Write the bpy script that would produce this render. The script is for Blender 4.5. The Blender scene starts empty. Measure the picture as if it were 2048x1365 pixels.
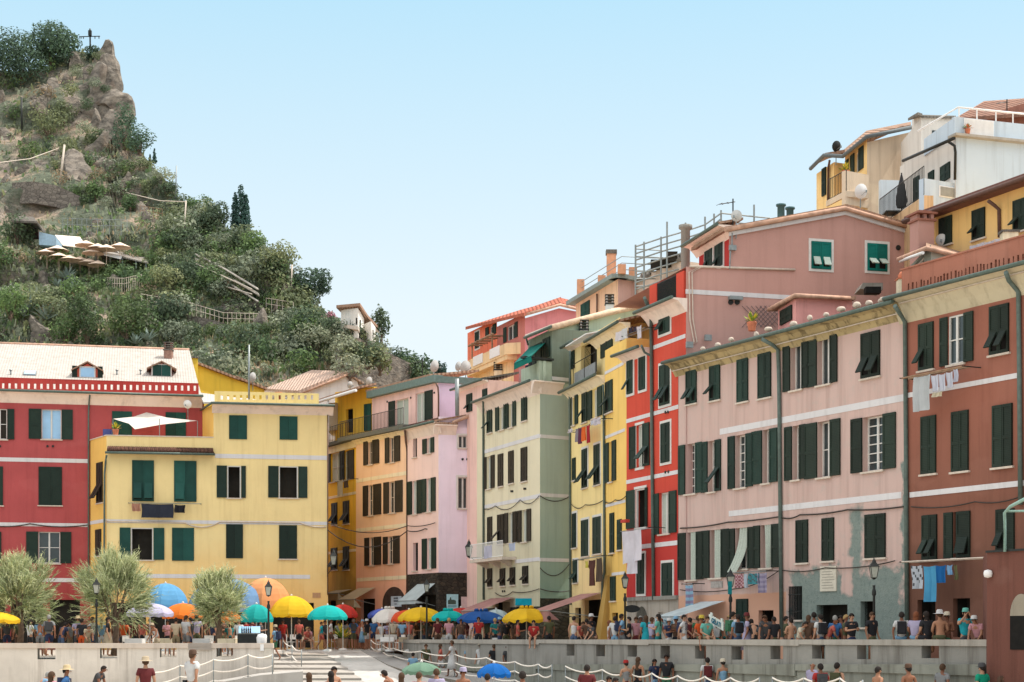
import bpy, bmesh, math, random
from mathutils import Vector, Matrix, noise
random.seed(7)
R = math.radians
SC = bpy.context.scene
COL = SC.collection
F, CX, HY, CZ = 3413.33, 1024.0, 1262.0, 1.15      # lens in photo pixels, principal column, horizon row, eye height (m)
def tag(o, label=None, cat=None, group=None, kind=None):
 if label: o['label'] = label
 if cat: o['category'] = cat
 if group: o['group'] = group
 if kind: o['kind'] = kind
 return o
def empty(name, loc, label=None, cat=None, group=None, rz=0.0):
 o = bpy.data.objects.new(name, None); COL.objects.link(o)
 o.location = loc; o.rotation_euler[2] = rz; o.empty_display_size = .3
 return tag(o, label, cat, group)
def mesh_obj(name, me, parent=None, loc=(0, 0, 0)):
 o = bpy.data.objects.new(name, me); COL.objects.link(o)
 o.parent = parent; o.location = loc
 return o
class MB:
 """collects faces in world space; build() links them as one mesh object local to its parent's location"""
 def __init__(s): s.v = []; s.f = []; s.m = []; s.sm = []
 def face(s, pts, m=0, smooth=False):
  i = len(s.v); s.v += [Vector(p) for p in pts]; s.f.append(tuple(range(i, i + len(pts)))); s.m.append(m); s.sm.append(smooth)
 def hexa(s, a, b, m=0):
  """a: 4 points bottom loop, b: 4 points top loop (same order)"""
  i = len(s.v); s.v += [Vector(p) for p in list(a) + list(b)]
  for f in ((3, 2, 1, 0), (4, 5, 6, 7), (0, 1, 5, 4), (1, 2, 6, 5), (2, 3, 7, 6), (3, 0, 4, 7)):
   s.f.append(tuple(i + k for k in f)); s.m.append(m); s.sm.append(False)
 def box(s, c, sx, sy, sz, rz=0, m=0):
  """c = centre of the base"""
  ca, sa = math.cos(rz), math.sin(rz); c = Vector(c)
  q = [(-sx / 2, -sy / 2), (sx / 2, -sy / 2), (sx / 2, sy / 2), (-sx / 2, sy / 2)]
  a = [c + Vector((x * ca - y * sa, x * sa + y * ca, 0)) for x, y in q]
  s.hexa(a, [p + Vector((0, 0, sz)) for p in a], m)
 def fbox(s, fac, u0, u1, z0, z1, d0, d1, m=0):
  """box on a facade: along u, z, and outward d"""
  a = [fac.P(u0, z0, d1), fac.P(u1, z0, d1), fac.P(u1, z0, d0), fac.P(u0, z0, d0)]
  b = [fac.P(u0, z1, d1), fac.P(u1, z1, d1), fac.P(u1, z1, d0), fac.P(u0, z1, d0)]
  s.hexa(a, b, m)
 def tube(s, pts, r, n=6, m=0, cap=True, r2=None):
  pts = [Vector(p) for p in pts]; k = len(pts); i0 = len(s.v)
  for j, p in enumerate(pts):
   t = (pts[min(j + 1, k - 1)] - pts[max(j - 1, 0)])
   if t.length < 1e-9: t = Vector((0, 0, 1))
   t.normalize()
   ref = Vector((0, 0, 1)) if abs(t.z) < .9 else Vector((1, 0, 0))
   a = t.cross(ref).normalized(); b = t.cross(a)
   rr = r if r2 is None else r + (r2 - r) * j / max(1, k - 1)
   for q in range(n):
    an = 2 * math.pi * q / n
    s.v.append(p + a * (rr * math.cos(an)) + b * (rr * math.sin(an)))
  for j in range(k - 1):
   for q in range(n):
    s.f.append((i0 + j * n + q, i0 + j * n + (q + 1) % n, i0 + (j + 1) * n + (q + 1) % n, i0 + (j + 1) * n + q)); s.m.append(m); s.sm.append(n > 5)
  if cap:
   s.f.append(tuple(i0 + q for q in reversed(range(n)))); s.m.append(m); s.sm.append(False)
   s.f.append(tuple(i0 + (k - 1) * n + q for q in range(n))); s.m.append(m); s.sm.append(False)
 def lathe(s, c, prof, n=12, m=0, smooth=True):
  c = Vector(c); i0 = len(s.v); k = len(prof)
  for r, z in prof:
   for q in range(n):
    an = 2 * math.pi * q / n; s.v.append(c + Vector((r * math.cos(an), r * math.sin(an), z)))
  for j in range(k - 1):
   for q in range(n):
    s.f.append((i0 + j * n + q, i0 + j * n + (q + 1) % n, i0 + (j + 1) * n + (q + 1) % n, i0 + (j + 1) * n + q)); s.m.append(m); s.sm.append(smooth)
 def prism(s, pts, off, m=0):
  """polygon pts (CCW seen from the outside face) extruded by vector off (away from the viewer)"""
  pts = [Vector(p) for p in pts]; off = Vector(off); n = len(pts)
  s.face(pts, m); s.face([p + off for p in reversed(pts)], m)
  for i in range(n):
   j = (i + 1) % n; s.face([pts[j], pts[i], pts[i] + off, pts[j] + off], m)
 def mesh(s, name, mats, org=(0, 0, 0)):
  me = bpy.data.meshes.new(name); org = Vector(org)
  me.from_pydata([v - org for v in s.v], [], s.f)
  for mt in (mats if isinstance(mats, (list, tuple)) else [mats]): me.materials.append(mt)
  me.polygons.foreach_set('material_index', s.m); me.polygons.foreach_set('use_smooth', s.sm); me.update()
  return me
 def build(s, name, mats, parent=None, label=None, cat=None, group=None, kind=None, loc=None):
  org = parent.location if parent is not None else (Vector(loc) if loc is not None else None)
  if org is None:
   org = Vector((sum(v.x for v in s.v) / len(s.v), sum(v.y for v in s.v) / len(s.v), min(v.z for v in s.v)))
  if parent is not None and parent.parent is not None: org = parent.location + parent.parent.location
  me = s.mesh(name, mats, org)
  o = mesh_obj(name, me, parent, (0, 0, 0) if parent is not None else org)
  return tag(o, label, cat, group, kind)
def pt(px, py, D): return Vector(((px - CX) / F * D, D, CZ + (HY - py) / F * D))
def gx(px, D): return (px - CX) / F * D
class Fac:
 """a vertical wall plane standing between two ground points, seen between columns xa and xb"""
 def __init__(s, xa, Da, xb, Db):
  s.A = Vector((gx(xa, Da), Da)); s.B = Vector((gx(xb, Db), Db)); d = s.B - s.A
  s.L = d.length; s.t = d / s.L; s.n = Vector((s.t.y, -s.t.x)); s.ang = math.atan2(s.t.y, s.t.x)
 def u(s, px):
  k = (px - CX) / F; return (k * s.A.y - s.A.x) / (s.t.x - k * s.t.y)
 def D(s, px): return s.A.y + s.u(px) * s.t.y
 def z(s, px, py): return CZ + (HY - py) / F * s.D(px)
 def P(s, u, z, d=0.0): return Vector((s.A.x + u * s.t.x + d * s.n.x, s.A.y + u * s.t.y + d * s.n.y, z))
 def off(s, d):
  f = Fac.__new__(Fac); f.A = s.A + s.n * d; f.B = s.B + s.n * d; f.L, f.t, f.n, f.ang = s.L, s.t, s.n, s.ang; return f
 def at(s, px, py, d=0.0):
  f = s.off(d); return f.P(f.u(px), f.z(px, py))
def lin(c):
 c = c / 255.0
 return c / 12.92 if c <= .04045 else ((c + .055) / 1.055) ** 2.4
def C(rgb, k=1.0, cap=.88):
 v = [lin(c) * k for c in rgb]; m = min(1.0, cap / max(v + [1e-6])); return tuple(c * m for c in v) + (1,)
class NT:
 def __init__(s, name):
  s.mat = bpy.data.materials.new(name); s.mat.use_nodes = True; s.t = s.mat.node_tree
  s.b = s.t.nodes['Principled BSDF']; s.b.inputs['Specular IOR Level'].default_value = .25
 def n(s, typ, **kw):
  nd = s.t.nodes.new(typ)
  for k, v in kw.items(): setattr(nd, k, v)
  return nd
 def l(s, a, b): s.t.links.new(a, b)
 def coord(s, scale=(1, 1, 1), rot=(0, 0, 0), kind='Object'):
  tc = s.n('ShaderNodeTexCoord'); mp = s.n('ShaderNodeMapping'); mp.inputs['Scale'].default_value = scale; mp.inputs['Rotation'].default_value = rot
  s.l(tc.outputs[kind], mp.inputs['Vector']); return mp.outputs['Vector']
 def noise(s, vec, scale, detail=4, rough=.55):
  nd = s.n('ShaderNodeTexNoise'); nd.inputs['Scale'].default_value = scale; nd.inputs['Detail'].default_value = detail; nd.inputs['Roughness'].default_value = rough
  s.l(vec, nd.inputs['Vector']); return nd.outputs['Fac']
 def ramp(s, fac, a, b, ca, cb):
  nd = s.n('ShaderNodeValToRGB'); e = nd.color_ramp.elements
  e[0].position = a; e[1].position = b; e[0].color = ca; e[1].color = cb
  s.l(fac, nd.inputs['Fac']); return nd.outputs['Color']
 def mix(s, fac, a, b, typ='MIX'):
  nd = s.n('ShaderNodeMix', data_type='RGBA', blend_type=typ)
  for sock, val in ((nd.inputs['Factor'], fac), (nd.inputs[6], a), (nd.inputs[7], b)):
   if hasattr(val, 'links'): s.l(val, sock)
   else: sock.default_value = val
  return nd.outputs[2]
 def math(s, op, a, b=0.0, c=None, clamp=False):
  nd = s.n('ShaderNodeMath', operation=op, use_clamp=clamp)
  for i, val in enumerate((a, b) if c is None else (a, b, c)):
   if hasattr(val, 'links'): s.l(val, nd.inputs[i])
   else: nd.inputs[i].default_value = val
  return nd.outputs[0]
 def bump(s, h, strength=.3, dist=.05):
  nd = s.n('ShaderNodeBump'); nd.inputs['Strength'].default_value = strength; nd.inputs['Distance'].default_value = dist
  s.l(h, nd.inputs['Height']); s.l(nd.outputs[0], s.b.inputs['Normal'])
 def done(s, col, rough=.8):
  if hasattr(col, 'links'): s.l(col, s.b.inputs['Base Color'])
  else: s.b.inputs['Base Color'].default_value = col
  s.b.inputs['Roughness'].default_value = rough
  return s.mat
def dk(c, k): return (c[0] * k, c[1] * k, c[2] * k, 1)
_cache = {}
def flat(name, rgb, k=1.0, rough=.7, var=.12, scale=6.0, spec=None, metal=0):
 key = (name, rgb, k, rough)
 if key in _cache: return _cache[key]
 t = NT(name); c = C(rgb, k); f = t.noise(t.coord(), scale, 3)
 col = t.ramp(f, .3, .7, dk(c, 1 - var), dk(c, 1 + var)); m = t.done(col, rough)
 t.b.inputs['Metallic'].default_value = metal
 if spec is not None: t.b.inputs['Specular IOR Level'].default_value = spec
 _cache[key] = m; return m
PK = 1.03
def plaster(name, rgb, k=1.0, low=None, lowz=(1.0, 6.0), var=.10, stain=.22, grime=None):
 """painted render: cloudy fading, vertical rain streaks, fine grain; low = colour of the lower storeys (height blend lowz)"""
 k *= PK; t = NT(name); c = C(rgb, k); v = t.coord()
 col = t.ramp(t.noise(v, .55, 5, .6), .3, .72, dk(c, 1 - var), dk(c, 1 + var * .7))
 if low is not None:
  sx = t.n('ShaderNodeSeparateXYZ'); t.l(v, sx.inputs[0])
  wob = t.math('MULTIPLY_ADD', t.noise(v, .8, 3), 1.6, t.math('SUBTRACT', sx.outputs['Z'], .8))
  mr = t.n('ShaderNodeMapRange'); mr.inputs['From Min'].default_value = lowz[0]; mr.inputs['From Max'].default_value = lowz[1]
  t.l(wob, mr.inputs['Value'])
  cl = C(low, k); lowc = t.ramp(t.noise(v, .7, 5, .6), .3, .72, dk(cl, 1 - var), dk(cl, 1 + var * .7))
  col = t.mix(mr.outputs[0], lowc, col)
 st = t.noise(t.coord((2.6, 2.6, .16)), 1.0, 6, .65)
 col = t.mix(t.math('MULTIPLY', t.math('SUBTRACT', st, .5, clamp=True), stain * 11, clamp=True), col, t.mix(.55, col, C(grime or (120, 105, 92)), 'MULTIPLY'))
 sp = t.noise(v, 3.2, 6, .7)
 col = t.mix(t.math('MULTIPLY', t.math('SUBTRACT', sp, .6, clamp=True), 1.8, clamp=True), col, dk(c, .72))
 pa = t.noise(t.coord((.9, .9, 1.3)), .42, 2, .3); pe = t.math('MULTIPLY', t.math('SUBTRACT', t.math('ADD', pa, t.math('MULTIPLY', t.noise(v, 4, 4), .08)), .62, clamp=True), 30, clamp=True)
 col = t.mix(t.math('MULTIPLY', pe, min(.5, stain * 1.6)), col, t.mix(.5, col, t.mix(.2, dk(c, 1.3), C((220, 210, 196), .5))))
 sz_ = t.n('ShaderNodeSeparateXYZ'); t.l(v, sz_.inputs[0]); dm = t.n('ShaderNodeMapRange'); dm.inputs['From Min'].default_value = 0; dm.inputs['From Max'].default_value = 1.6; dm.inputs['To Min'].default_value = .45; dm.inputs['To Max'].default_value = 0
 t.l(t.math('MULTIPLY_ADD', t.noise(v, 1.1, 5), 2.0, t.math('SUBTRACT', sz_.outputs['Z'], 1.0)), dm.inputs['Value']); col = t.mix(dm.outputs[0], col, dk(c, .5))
 g = t.noise(v, 28, 3, .7); t.bump(t.math('ADD', g, t.math('MULTIPLY', sp, 2.0)), .35, .02)
 return t.done(col, .9)
def louvre(name, rgb, k=1.0, var=.3):
 k *= .6; t = NT(name); c = C(rgb, k); v = t.coord()
 w = t.n('ShaderNodeTexWave', wave_type='BANDS', bands_direction='Z', wave_profile='SAW'); w.inputs['Scale'].default_value = 5.5; w.inputs['Distortion'].default_value = 0
 t.l(v, w.inputs['Vector'])
 oi = t.n('ShaderNodeObjectInfo')
 col = t.ramp(w.outputs['Fac'], .1, .9, dk(c, .62), dk(c, 1.25))
 col = t.mix(t.ramp(t.noise(v, 1.7, 4), .35, .7, (0, 0, 0, 1), (.4, .4, .4, 1)), col, dk(c, 1.6))
 col = t.mix(1.0, col, t.ramp(oi.outputs['Random'], 0, 1, (1 - var, 1 - var, 1 - var, 1), (1 + var, 1 + var, 1 + var, 1)), 'MULTIPLY')
 t.bump(w.outputs['Fac'], .5, .02)
 return t.done(col, .6)
def tiles(name, rgb, rgb2, k=1.0, rot=0.0, sc=1.0, bump=.8):
 """curved roof tiles or stone slates in courses, mottled"""
 t = NT(name); a, b = C(rgb, k), C(rgb2, k); v = t.coord((1, 1, 1), (0, 0, -rot))
 w = t.n('ShaderNodeTexWave', wave_type='BANDS', bands_direction='X'); w.inputs['Scale'].default_value = 1.3 * sc; w.inputs['Distortion'].default_value = .6; w.inputs['Detail'].default_value = 2
 t.l(v, w.inputs['Vector'])
 w2 = t.n('ShaderNodeTexWave', wave_type='BANDS', bands_direction='Y', wave_profile='SAW'); w2.inputs['Scale'].default_value = .9 * sc; w2.inputs['Distortion'].default_value = .8
 t.l(v, w2.inputs['Vector'])
 col = t.ramp(t.noise(v, 2.2, 5, .7), .32, .68, a, b)
 col = t.mix(t.math('MULTIPLY', w.outputs['Fac'], .22), col, dk(a, .5)); col = t.mix(t.math('MULTIPLY', w2.outputs['Fac'], .25), col, dk(a, .5))
 t.bump(t.math('ADD', w.outputs['Fac'], w2.outputs['Fac']), bump, .08)
 return t.done(col, .9)
def rubble(name, a, b, k=1.0, scale=3.0):
 t = NT(name); v = t.coord((1, 1, 1.7))
 vo = t.n('ShaderNodeTexVoronoi', feature='F1'); vo.inputs['Scale'].default_value = scale; t.l(v, vo.inputs['Vector'])
 ve = t.n('ShaderNodeTexVoronoi', feature='DISTANCE_TO_EDGE'); ve.inputs['Scale'].default_value = scale; t.l(v, ve.inputs['Vector'])
 sx = t.n('ShaderNodeSeparateColor'); t.l(vo.outputs['Color'], sx.inputs[0])
 col = t.mix(sx.outputs[0], C(a, k), C(b, k)); col = t.mix(t.math('MULTIPLY', t.noise(v, 5, 4), .5), col, dk(C(a, k), .5))
 e = t.ramp(ve.outputs['Distance'], .0, .08, (.35, .35, .35, 1), (1, 1, 1, 1))
 t.bump(ve.outputs['Distance'], .8, .06)
 return t.done(t.mix(1.0, col, e, 'MULTIPLY'), .95)
K = 1.3                                             # photo colour of a shaded surface -> base colour
M = {}
M['white'] = flat('white_paint', (228, 226, 224), 1.05, .6, .05)
M['cream'] = plaster('cream_render', (214, 200, 172), 1.25, stain=.3)
M['soffit'] = plaster('soffit_render', (222, 203, 190), 1.2, stain=.2)
M['band'] = plaster('white_band', (214, 210, 210), .98, var=.06, stain=.15)
M['trim'] = flat('trim_white', (222, 218, 212), .92, .6, .06)
M['sill'] = flat('stone_sill', (196, 182, 168), 1.1, .8)
M['shut'] = louvre('shutter_green', (38, 58, 50), 1.25)
M['shutdk'] = louvre('shutter_dark_green', (40, 54, 45), 1.2)
M['shutmid'] = louvre('shutter_mid_green', (38, 62, 54), 1.2)
M['shutteal'] = louvre('shutter_teal', (34, 82, 74), 1.35)
M['shutbr'] = louvre('shutter_umber', (62, 56, 48), 1.1)
M['turq'] = louvre('shutter_turquoise', (10, 118, 108), 1.4)
M['glass'] = flat('window_glass', (60, 72, 74), .8, .08, .25, 1.5, spec=.6)
M['glasspaintedsky'] = flat('window_glass_painted_sky', (150, 190, 222), 1.1, .08, .1, 1.5, spec=.6)  # sky reflection painted into the pane colour
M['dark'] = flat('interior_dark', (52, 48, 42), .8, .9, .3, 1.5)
M['verydark'] = flat('shade_dark', (30, 27, 24), .7, .9, .3)
M['gutter'] = flat('copper_gutter', (88, 102, 94), 1.0, .45, .15, metal=.2)
M['pipe'] = flat('grey_green_pipe', (92, 106, 100), 1.0, .5, .18)
M['pipebr'] = flat('brown_pipe', (98, 72, 62), 1.0, .5, .15)
M['iron'] = flat('black_iron', (44, 46, 44), .9, .5, .2)
M['grey'] = flat('grey_metal', (140, 146, 146), 1.0, .45, .15, metal=.3)
M['cable'] = flat('cable_black', (70, 62, 56), .9, .7)
M['rope'] = flat('rope_white', (226, 216, 204), 1.1, .9, .1, 20)
M['wood'] = flat('weathered_wood', (150, 122, 98), 1.0, .85, .25, 4)
M['terra'] = flat('terracotta', (182, 110, 82), 1.1, .85, .2)
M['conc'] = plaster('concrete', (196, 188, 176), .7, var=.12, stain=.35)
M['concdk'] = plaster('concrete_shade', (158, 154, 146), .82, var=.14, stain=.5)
M['leafpot'] = flat('potted_green', (120, 150, 60), .9, .8, .4, 9)
M['gold'] = flat('potted_yellow', (214, 190, 70), .9, .8, .3, 9)
M['flower'] = flat('flower_red', (196, 70, 60), .9, .8, .3, 9)
M['dish'] = flat('dish_grey', (190, 190, 188), 1.0, .5, .1)
M['rooft'] = tiles('roof_tiles', (206, 168, 142), (176, 138, 116), .75)
M['roofs'] = tiles('slate_roof', (204, 196, 186), (170, 160, 150), .72, sc=1.2)
M['roofdk'] = tiles('slate_roof_weathered', (150, 142, 132), (104, 98, 92), .8, sc=1.4)
M['ridge'] = flat('ridge_tiles', (214, 172, 148), .8, .9, .25, 3)
SUN = Vector((.485, .135, .864)).normalized()
w = bpy.data.worlds.new("World"); SC.world = w; w.use_nodes = True
nt = w.node_tree; bg = nt.nodes['Background']
sky = nt.nodes.new('ShaderNodeTexSky'); sky.sky_type = 'NISHITA'; sky.sun_disc = False
sky.sun_elevation = math.asin(SUN.z); sky.sun_rotation = math.atan2(SUN.x, SUN.y)
sky.altitude = 0; sky.air_density = 1.0; sky.dust_density = 2.2; sky.ozone_density = 1.6
tc = nt.nodes.new('ShaderNodeTexCoord'); sp = nt.nodes.new('ShaderNodeSeparateXYZ'); nt.links.new(tc.outputs['Generated'], sp.inputs[0])
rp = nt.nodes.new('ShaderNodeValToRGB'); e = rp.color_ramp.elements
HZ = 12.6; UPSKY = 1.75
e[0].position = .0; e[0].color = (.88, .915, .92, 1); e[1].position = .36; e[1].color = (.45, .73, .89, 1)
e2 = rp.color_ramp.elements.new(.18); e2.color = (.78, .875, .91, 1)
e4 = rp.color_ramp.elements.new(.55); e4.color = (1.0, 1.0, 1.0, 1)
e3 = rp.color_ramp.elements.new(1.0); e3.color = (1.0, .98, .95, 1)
nt.links.new(sp.outputs['Z'], rp.inputs[0])
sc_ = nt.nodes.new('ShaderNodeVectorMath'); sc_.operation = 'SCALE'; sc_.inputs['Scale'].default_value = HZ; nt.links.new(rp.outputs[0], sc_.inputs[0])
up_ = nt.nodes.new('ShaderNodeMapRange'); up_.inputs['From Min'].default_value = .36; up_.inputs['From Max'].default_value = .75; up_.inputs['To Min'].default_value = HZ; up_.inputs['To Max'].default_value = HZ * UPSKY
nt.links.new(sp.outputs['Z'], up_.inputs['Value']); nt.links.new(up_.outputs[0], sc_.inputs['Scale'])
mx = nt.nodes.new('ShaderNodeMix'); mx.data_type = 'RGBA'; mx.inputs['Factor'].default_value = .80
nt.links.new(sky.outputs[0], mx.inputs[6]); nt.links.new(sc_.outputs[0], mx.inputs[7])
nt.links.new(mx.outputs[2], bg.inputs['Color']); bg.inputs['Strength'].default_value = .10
sl = bpy.data.lights.new('sun', 'SUN'); sl.energy = 4.6; sl.angle = R(.5); sl.color = (1, .95, .87)
so = bpy.data.objects.new('sun', sl); COL.objects.link(so); so.rotation_euler = SUN.to_track_quat('Z', 'Y').to_euler()
cd = bpy.data.cameras.new('camera'); cam = bpy.data.objects.new('camera', cd); COL.objects.link(cam)
cam.location = (0, 0, CZ); cam.rotation_euler = (R(90), 0, 0)
cd.sensor_width = 36; cd.lens = F / 2048 * 36; cd.shift_y = (HY - 682.5) / 2048; cd.clip_start = .5; cd.clip_end = 9000
SC.camera = cam
SC.view_settings.view_transform = 'Standard'; SC.view_settings.look = 'None'; SC.view_settings.exposure = 0; SC.view_settings.gamma = 1
def grid_wall(mb, fac, u0, u1, z0, z1, holes, depth=.22, m=0, mrev=None, through=False):
 """front face of a wall between u0..u1, z0..z1 with rectangular holes (ua,ub,za,zb) and their reveals"""
 if mrev is None: mrev = m
 holes = [(max(a, u0), min(b, u1), max(c, z0), min(d, z1)) for a, b, c, d in holes]
 holes = [h for h in holes if h[1] - h[0] > .02 and h[3] - h[2] > .02]
 us = sorted({u0, u1} | {h[0] for h in holes} | {h[1] for h in holes})
 zs = sorted({z0, z1} | {h[2] for h in holes} | {h[3] for h in holes})
 for i in range(len(us) - 1):
  for j in range(len(zs) - 1):
   uc, zc = (us[i] + us[i + 1]) / 2, (zs[j] + zs[j + 1]) / 2
   if any(h[0] < uc < h[1] and h[2] < zc < h[3] for h in holes): continue
   mb.face([fac.P(us[i], zs[j]), fac.P(us[i + 1], zs[j]), fac.P(us[i + 1], zs[j + 1]), fac.P(us[i], zs[j + 1])], m)
   if through:
    mb.face([fac.P(us[i + 1], zs[j], -depth), fac.P(us[i], zs[j], -depth), fac.P(us[i], zs[j + 1], -depth), fac.P(us[i + 1], zs[j + 1], -depth)], m)
 for a, b, c, d in holes:
  P = fac.P
  mb.face([P(a, c), P(a, d), P(a, d, -depth), P(a, c, -depth)], mrev)
  mb.face([P(b, d), P(b, c), P(b, c, -depth), P(b, d, -depth)], mrev)
  mb.face([P(a, d), P(b, d), P(b, d, -depth), P(a, d, -depth)], mrev)
  mb.face([P(b, c), P(a, c), P(a, c, -depth), P(b, c, -depth)], mrev)
def leaf(parent, fac, ua, ub, za, zb, d, mat, flap=0.0, swing=0.0, hinge='l', fm=None):
 """one louvred shutter leaf: frame bars proud of the slatted panel; flap = angle of the pushed-out lower panel"""
 mb = MB(); w = ub - ua; h = zb - za; st = min(.075, w * .17)
 if swing:
  hu = ua if hinge == 'l' else ub; sg = 1 if hinge == 'l' else -1
  class S:                                   # the leaf stands at an angle to the wall
   def P(s, u, z, dd=0.0):
    r = abs(u - hu); return fac.P(hu + sg * (r * math.cos(swing) - (dd - d) * 0), z, d + r * math.sin(swing) + (dd - d))
  f = S()
 else: f = fac
 zm = za + h * .47
 def bar(a, b, c, e, t=.055): mb.fbox(f, a, b, c, e, d, d + t)
 bar(ua, ua + st, za, zb); bar(ub - st, ub, za, zb)
 bar(ua + st, ub - st, zb - .09, zb); bar(ua + st, ub - st, za, za + .10); bar(ua + st, ub - st, zm - .05, zm + .05)
 mb.fbox(f, ua + st, ub - st, zm + .05, zb - .09, d + .008, d + .036)
 if flap:
  hh = zm - .05 - za - .10; ca, sa = math.cos(flap), math.sin(flap); t = .045
  top = zm - .05; p = lambda u, r, o: f.P(u, top - r * ca + o * sa, d + .03 + r * sa + o * ca)
  a0, b0 = ua + st, ub - st
  mb.hexa([p(a0, hh, t), p(b0, hh, t), p(b0, hh, 0), p(a0, hh, 0)], [p(a0, 0, t), p(b0, 0, t), p(b0, 0, 0), p(a0, 0, 0)], 2)
  mb.face([f.P(a0, za + .1, d + .004), f.P(b0, za + .1, d + .004), f.P(b0, top, d + .004), f.P(a0, top, d + .004)], 1)
 else:
  mb.fbox(f, ua + st, ub - st, za + .10, zm - .05, d + .008, d + .036)
 return mb.build('shutter', [mat, M['verydark'], fm or mat], parent)
class Bld:
 def __init__(s, label, fac, cat='building', name='townhouse', group=None, mats=None, shut='shut', z=0.0):
  s.root = empty(name, (fac.A.x, fac.A.y, z), label, cat, group)
  s.mb = MB(); s.mats = mats; s.holes = {}; s.shut = M[shut]
 def hole(s, fac, *h): s.holes.setdefault(id(fac), []).append(h)
 def win(s, fac, kind, x0, x1, y0, y1, a=.25, b=.25, mat=None, trim=False, sill=True, pane='glass', flap=.62, bars=1, l=True, r=True, curtain=None, depth=.2, frame='trim', swing=0, label=None, fm=None):
  """kind c closed, f flaps out (fl/fr one of them), o open with casements, d open and dark, n no shutters"""
  mat = M[mat] if mat else s.shut
  ua, ub = fac.u(x0), fac.u(x1); xm = (x0 + x1) / 2; zb, za = fac.z(xm, y0), fac.z(xm, y1); w = ub - ua
  if kind[0] in 'cf': oa, ob = ua, ub
  elif kind == 'n': oa, ob = ua, ub
  else: oa, ob = ua + w * a, ub - w * b
  mb = MB()
  if sill: mb.fbox(fac, oa - .06, ob + .06, za - .07, za - .005, -.02, .09, 1)
  if trim:
   t = .11
   mb.fbox(fac, oa - t, oa - .004, za - (0 if sill else t), zb + t, -.01, .035); mb.fbox(fac, ob + .004, ob + t, za - (0 if sill else t), zb + t, -.01, .035)
   mb.fbox(fac, oa - .004, ob + .004, zb + .004, zb + t, -.01, .034)
   if not sill: mb.fbox(fac, oa - .004, ob + .004, za - t, za - .004, -.01, .034)
  if kind[0] in 'cf':
   um = (ua + ub) / 2
   mb.face([fac.P(ua, za, .006), fac.P(ub, za, .006), fac.P(ub, zb, .006), fac.P(ua, zb, .006)], 2)
   o = mb.build('window', [M[frame], M['sill'], M['verydark']], s.root, label)
   fl = flap if kind in ('f', 'fl') else 0; fr = flap if kind in ('f', 'fr') else 0
   leaf(o, fac, ua + .01, um - .006, za + .01, zb - .01, .012, mat, fl, fm=fm); leaf(o, fac, um + .006, ub - .01, za + .01, zb - .01, .012, mat, fr, fm=fm)
   return o
  s.hole(fac, oa, ob, za, zb)
  dd = -depth + .02; t = .055
  if kind in 'on' or kind == 'p':
   for A, B, Z0, Z1 in ((oa, oa + t, za, zb), (ob - t, ob, za, zb), (oa + t, ob - t, za, za + t), (oa + t, ob - t, zb - t, zb)):
    mb.fbox(fac, A, B, Z0, Z1, dd, dd + .07)
   um = (oa + ob) / 2
   if ob - oa > .5: mb.fbox(fac, um - t * .8, um + t * .8, za + t, zb - t, dd, dd + .075)
   for k in range(1, bars + 1):
    zz = za + (zb - za) * k / (bars + 1); mb.fbox(fac, oa + t, ob - t, zz - .018, zz + .018, dd + .01, dd + .06)
  elif kind == 'd' and (a or b):
   for A, B in ((oa, oa + .07), (ob - .07, ob)): mb.fbox(fac, A, B, za, zb, -.10, -.02)
   mb.fbox(fac, oa + .07, ob - .07, zb - .06, zb, -.10, -.02)
  o = mb.build('window', [M[frame], M['sill'], M['verydark']], s.root, label) if mb.f else None
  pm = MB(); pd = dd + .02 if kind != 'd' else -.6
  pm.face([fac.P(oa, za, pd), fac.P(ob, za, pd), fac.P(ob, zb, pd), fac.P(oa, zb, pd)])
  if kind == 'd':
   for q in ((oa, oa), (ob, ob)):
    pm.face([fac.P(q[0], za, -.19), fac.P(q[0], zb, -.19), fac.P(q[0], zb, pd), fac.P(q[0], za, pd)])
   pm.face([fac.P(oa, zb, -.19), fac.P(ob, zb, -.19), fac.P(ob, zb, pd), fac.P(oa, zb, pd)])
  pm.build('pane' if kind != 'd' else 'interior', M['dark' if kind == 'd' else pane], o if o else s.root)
  if curtain: s.curtain(o, fac, oa, ob, za, zb, curtain)
  sw = min(w * a, (ob - oa) * .62) if a else 0; sw2 = min(w * b, (ob - oa) * .62) if b else 0
  if kind != 'n':
   if l and a: leaf(o, fac, ua + .01, oa - .01, za, zb, .012, mat, 0, swing if swing and 'l' in str(l) else 0, 'r')
   if r and b: leaf(o, fac, ob + .01, ub - .01, za, zb, .012, mat, flap if 'f' in str(r) else 0, 0)
  return o
 def curtain(s, parent, fac, oa, ob, za, zb, mode):
  mb = MB(); n = 12; m = 8; w = ob - oa
  def p(i, j):
   a, b = i / n, j / m
   out = .05 + (.36 * (1 - b) ** 2 if mode == 'blow' else 0.02)
   side = (oa + w * (.35 + .6 * a)) if mode != 'blow' else oa + w * (.25 + .7 * a) - (1 - b) ** 2 * .35
   if mode == 'tied': side = oa + w * (.30 + (.65 * a) * (.35 + .65 * b)) + w * .2 * (1 - b)
   zz = zb - (zb - za) * (1 - b) * (1.0 if mode != 'blow' else 1.08)
   return fac.P(side, zz, out - .10 + .03 * math.sin(a * 17))
  for i in range(n):
   for j in range(m): mb.face([p(i, j), p(i + 1, j), p(i + 1, j + 1), p(i, j + 1)], 0, True)
  mb.build('curtain', M['lace'], parent)
 def wall(s, fac, u0, u1, z0, z1, m=0, depth=.2, mrev=None):
  grid_wall(s.mb, fac, u0, u1, z0, z1, s.holes.get(id(fac), []), depth, m, mrev)
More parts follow.
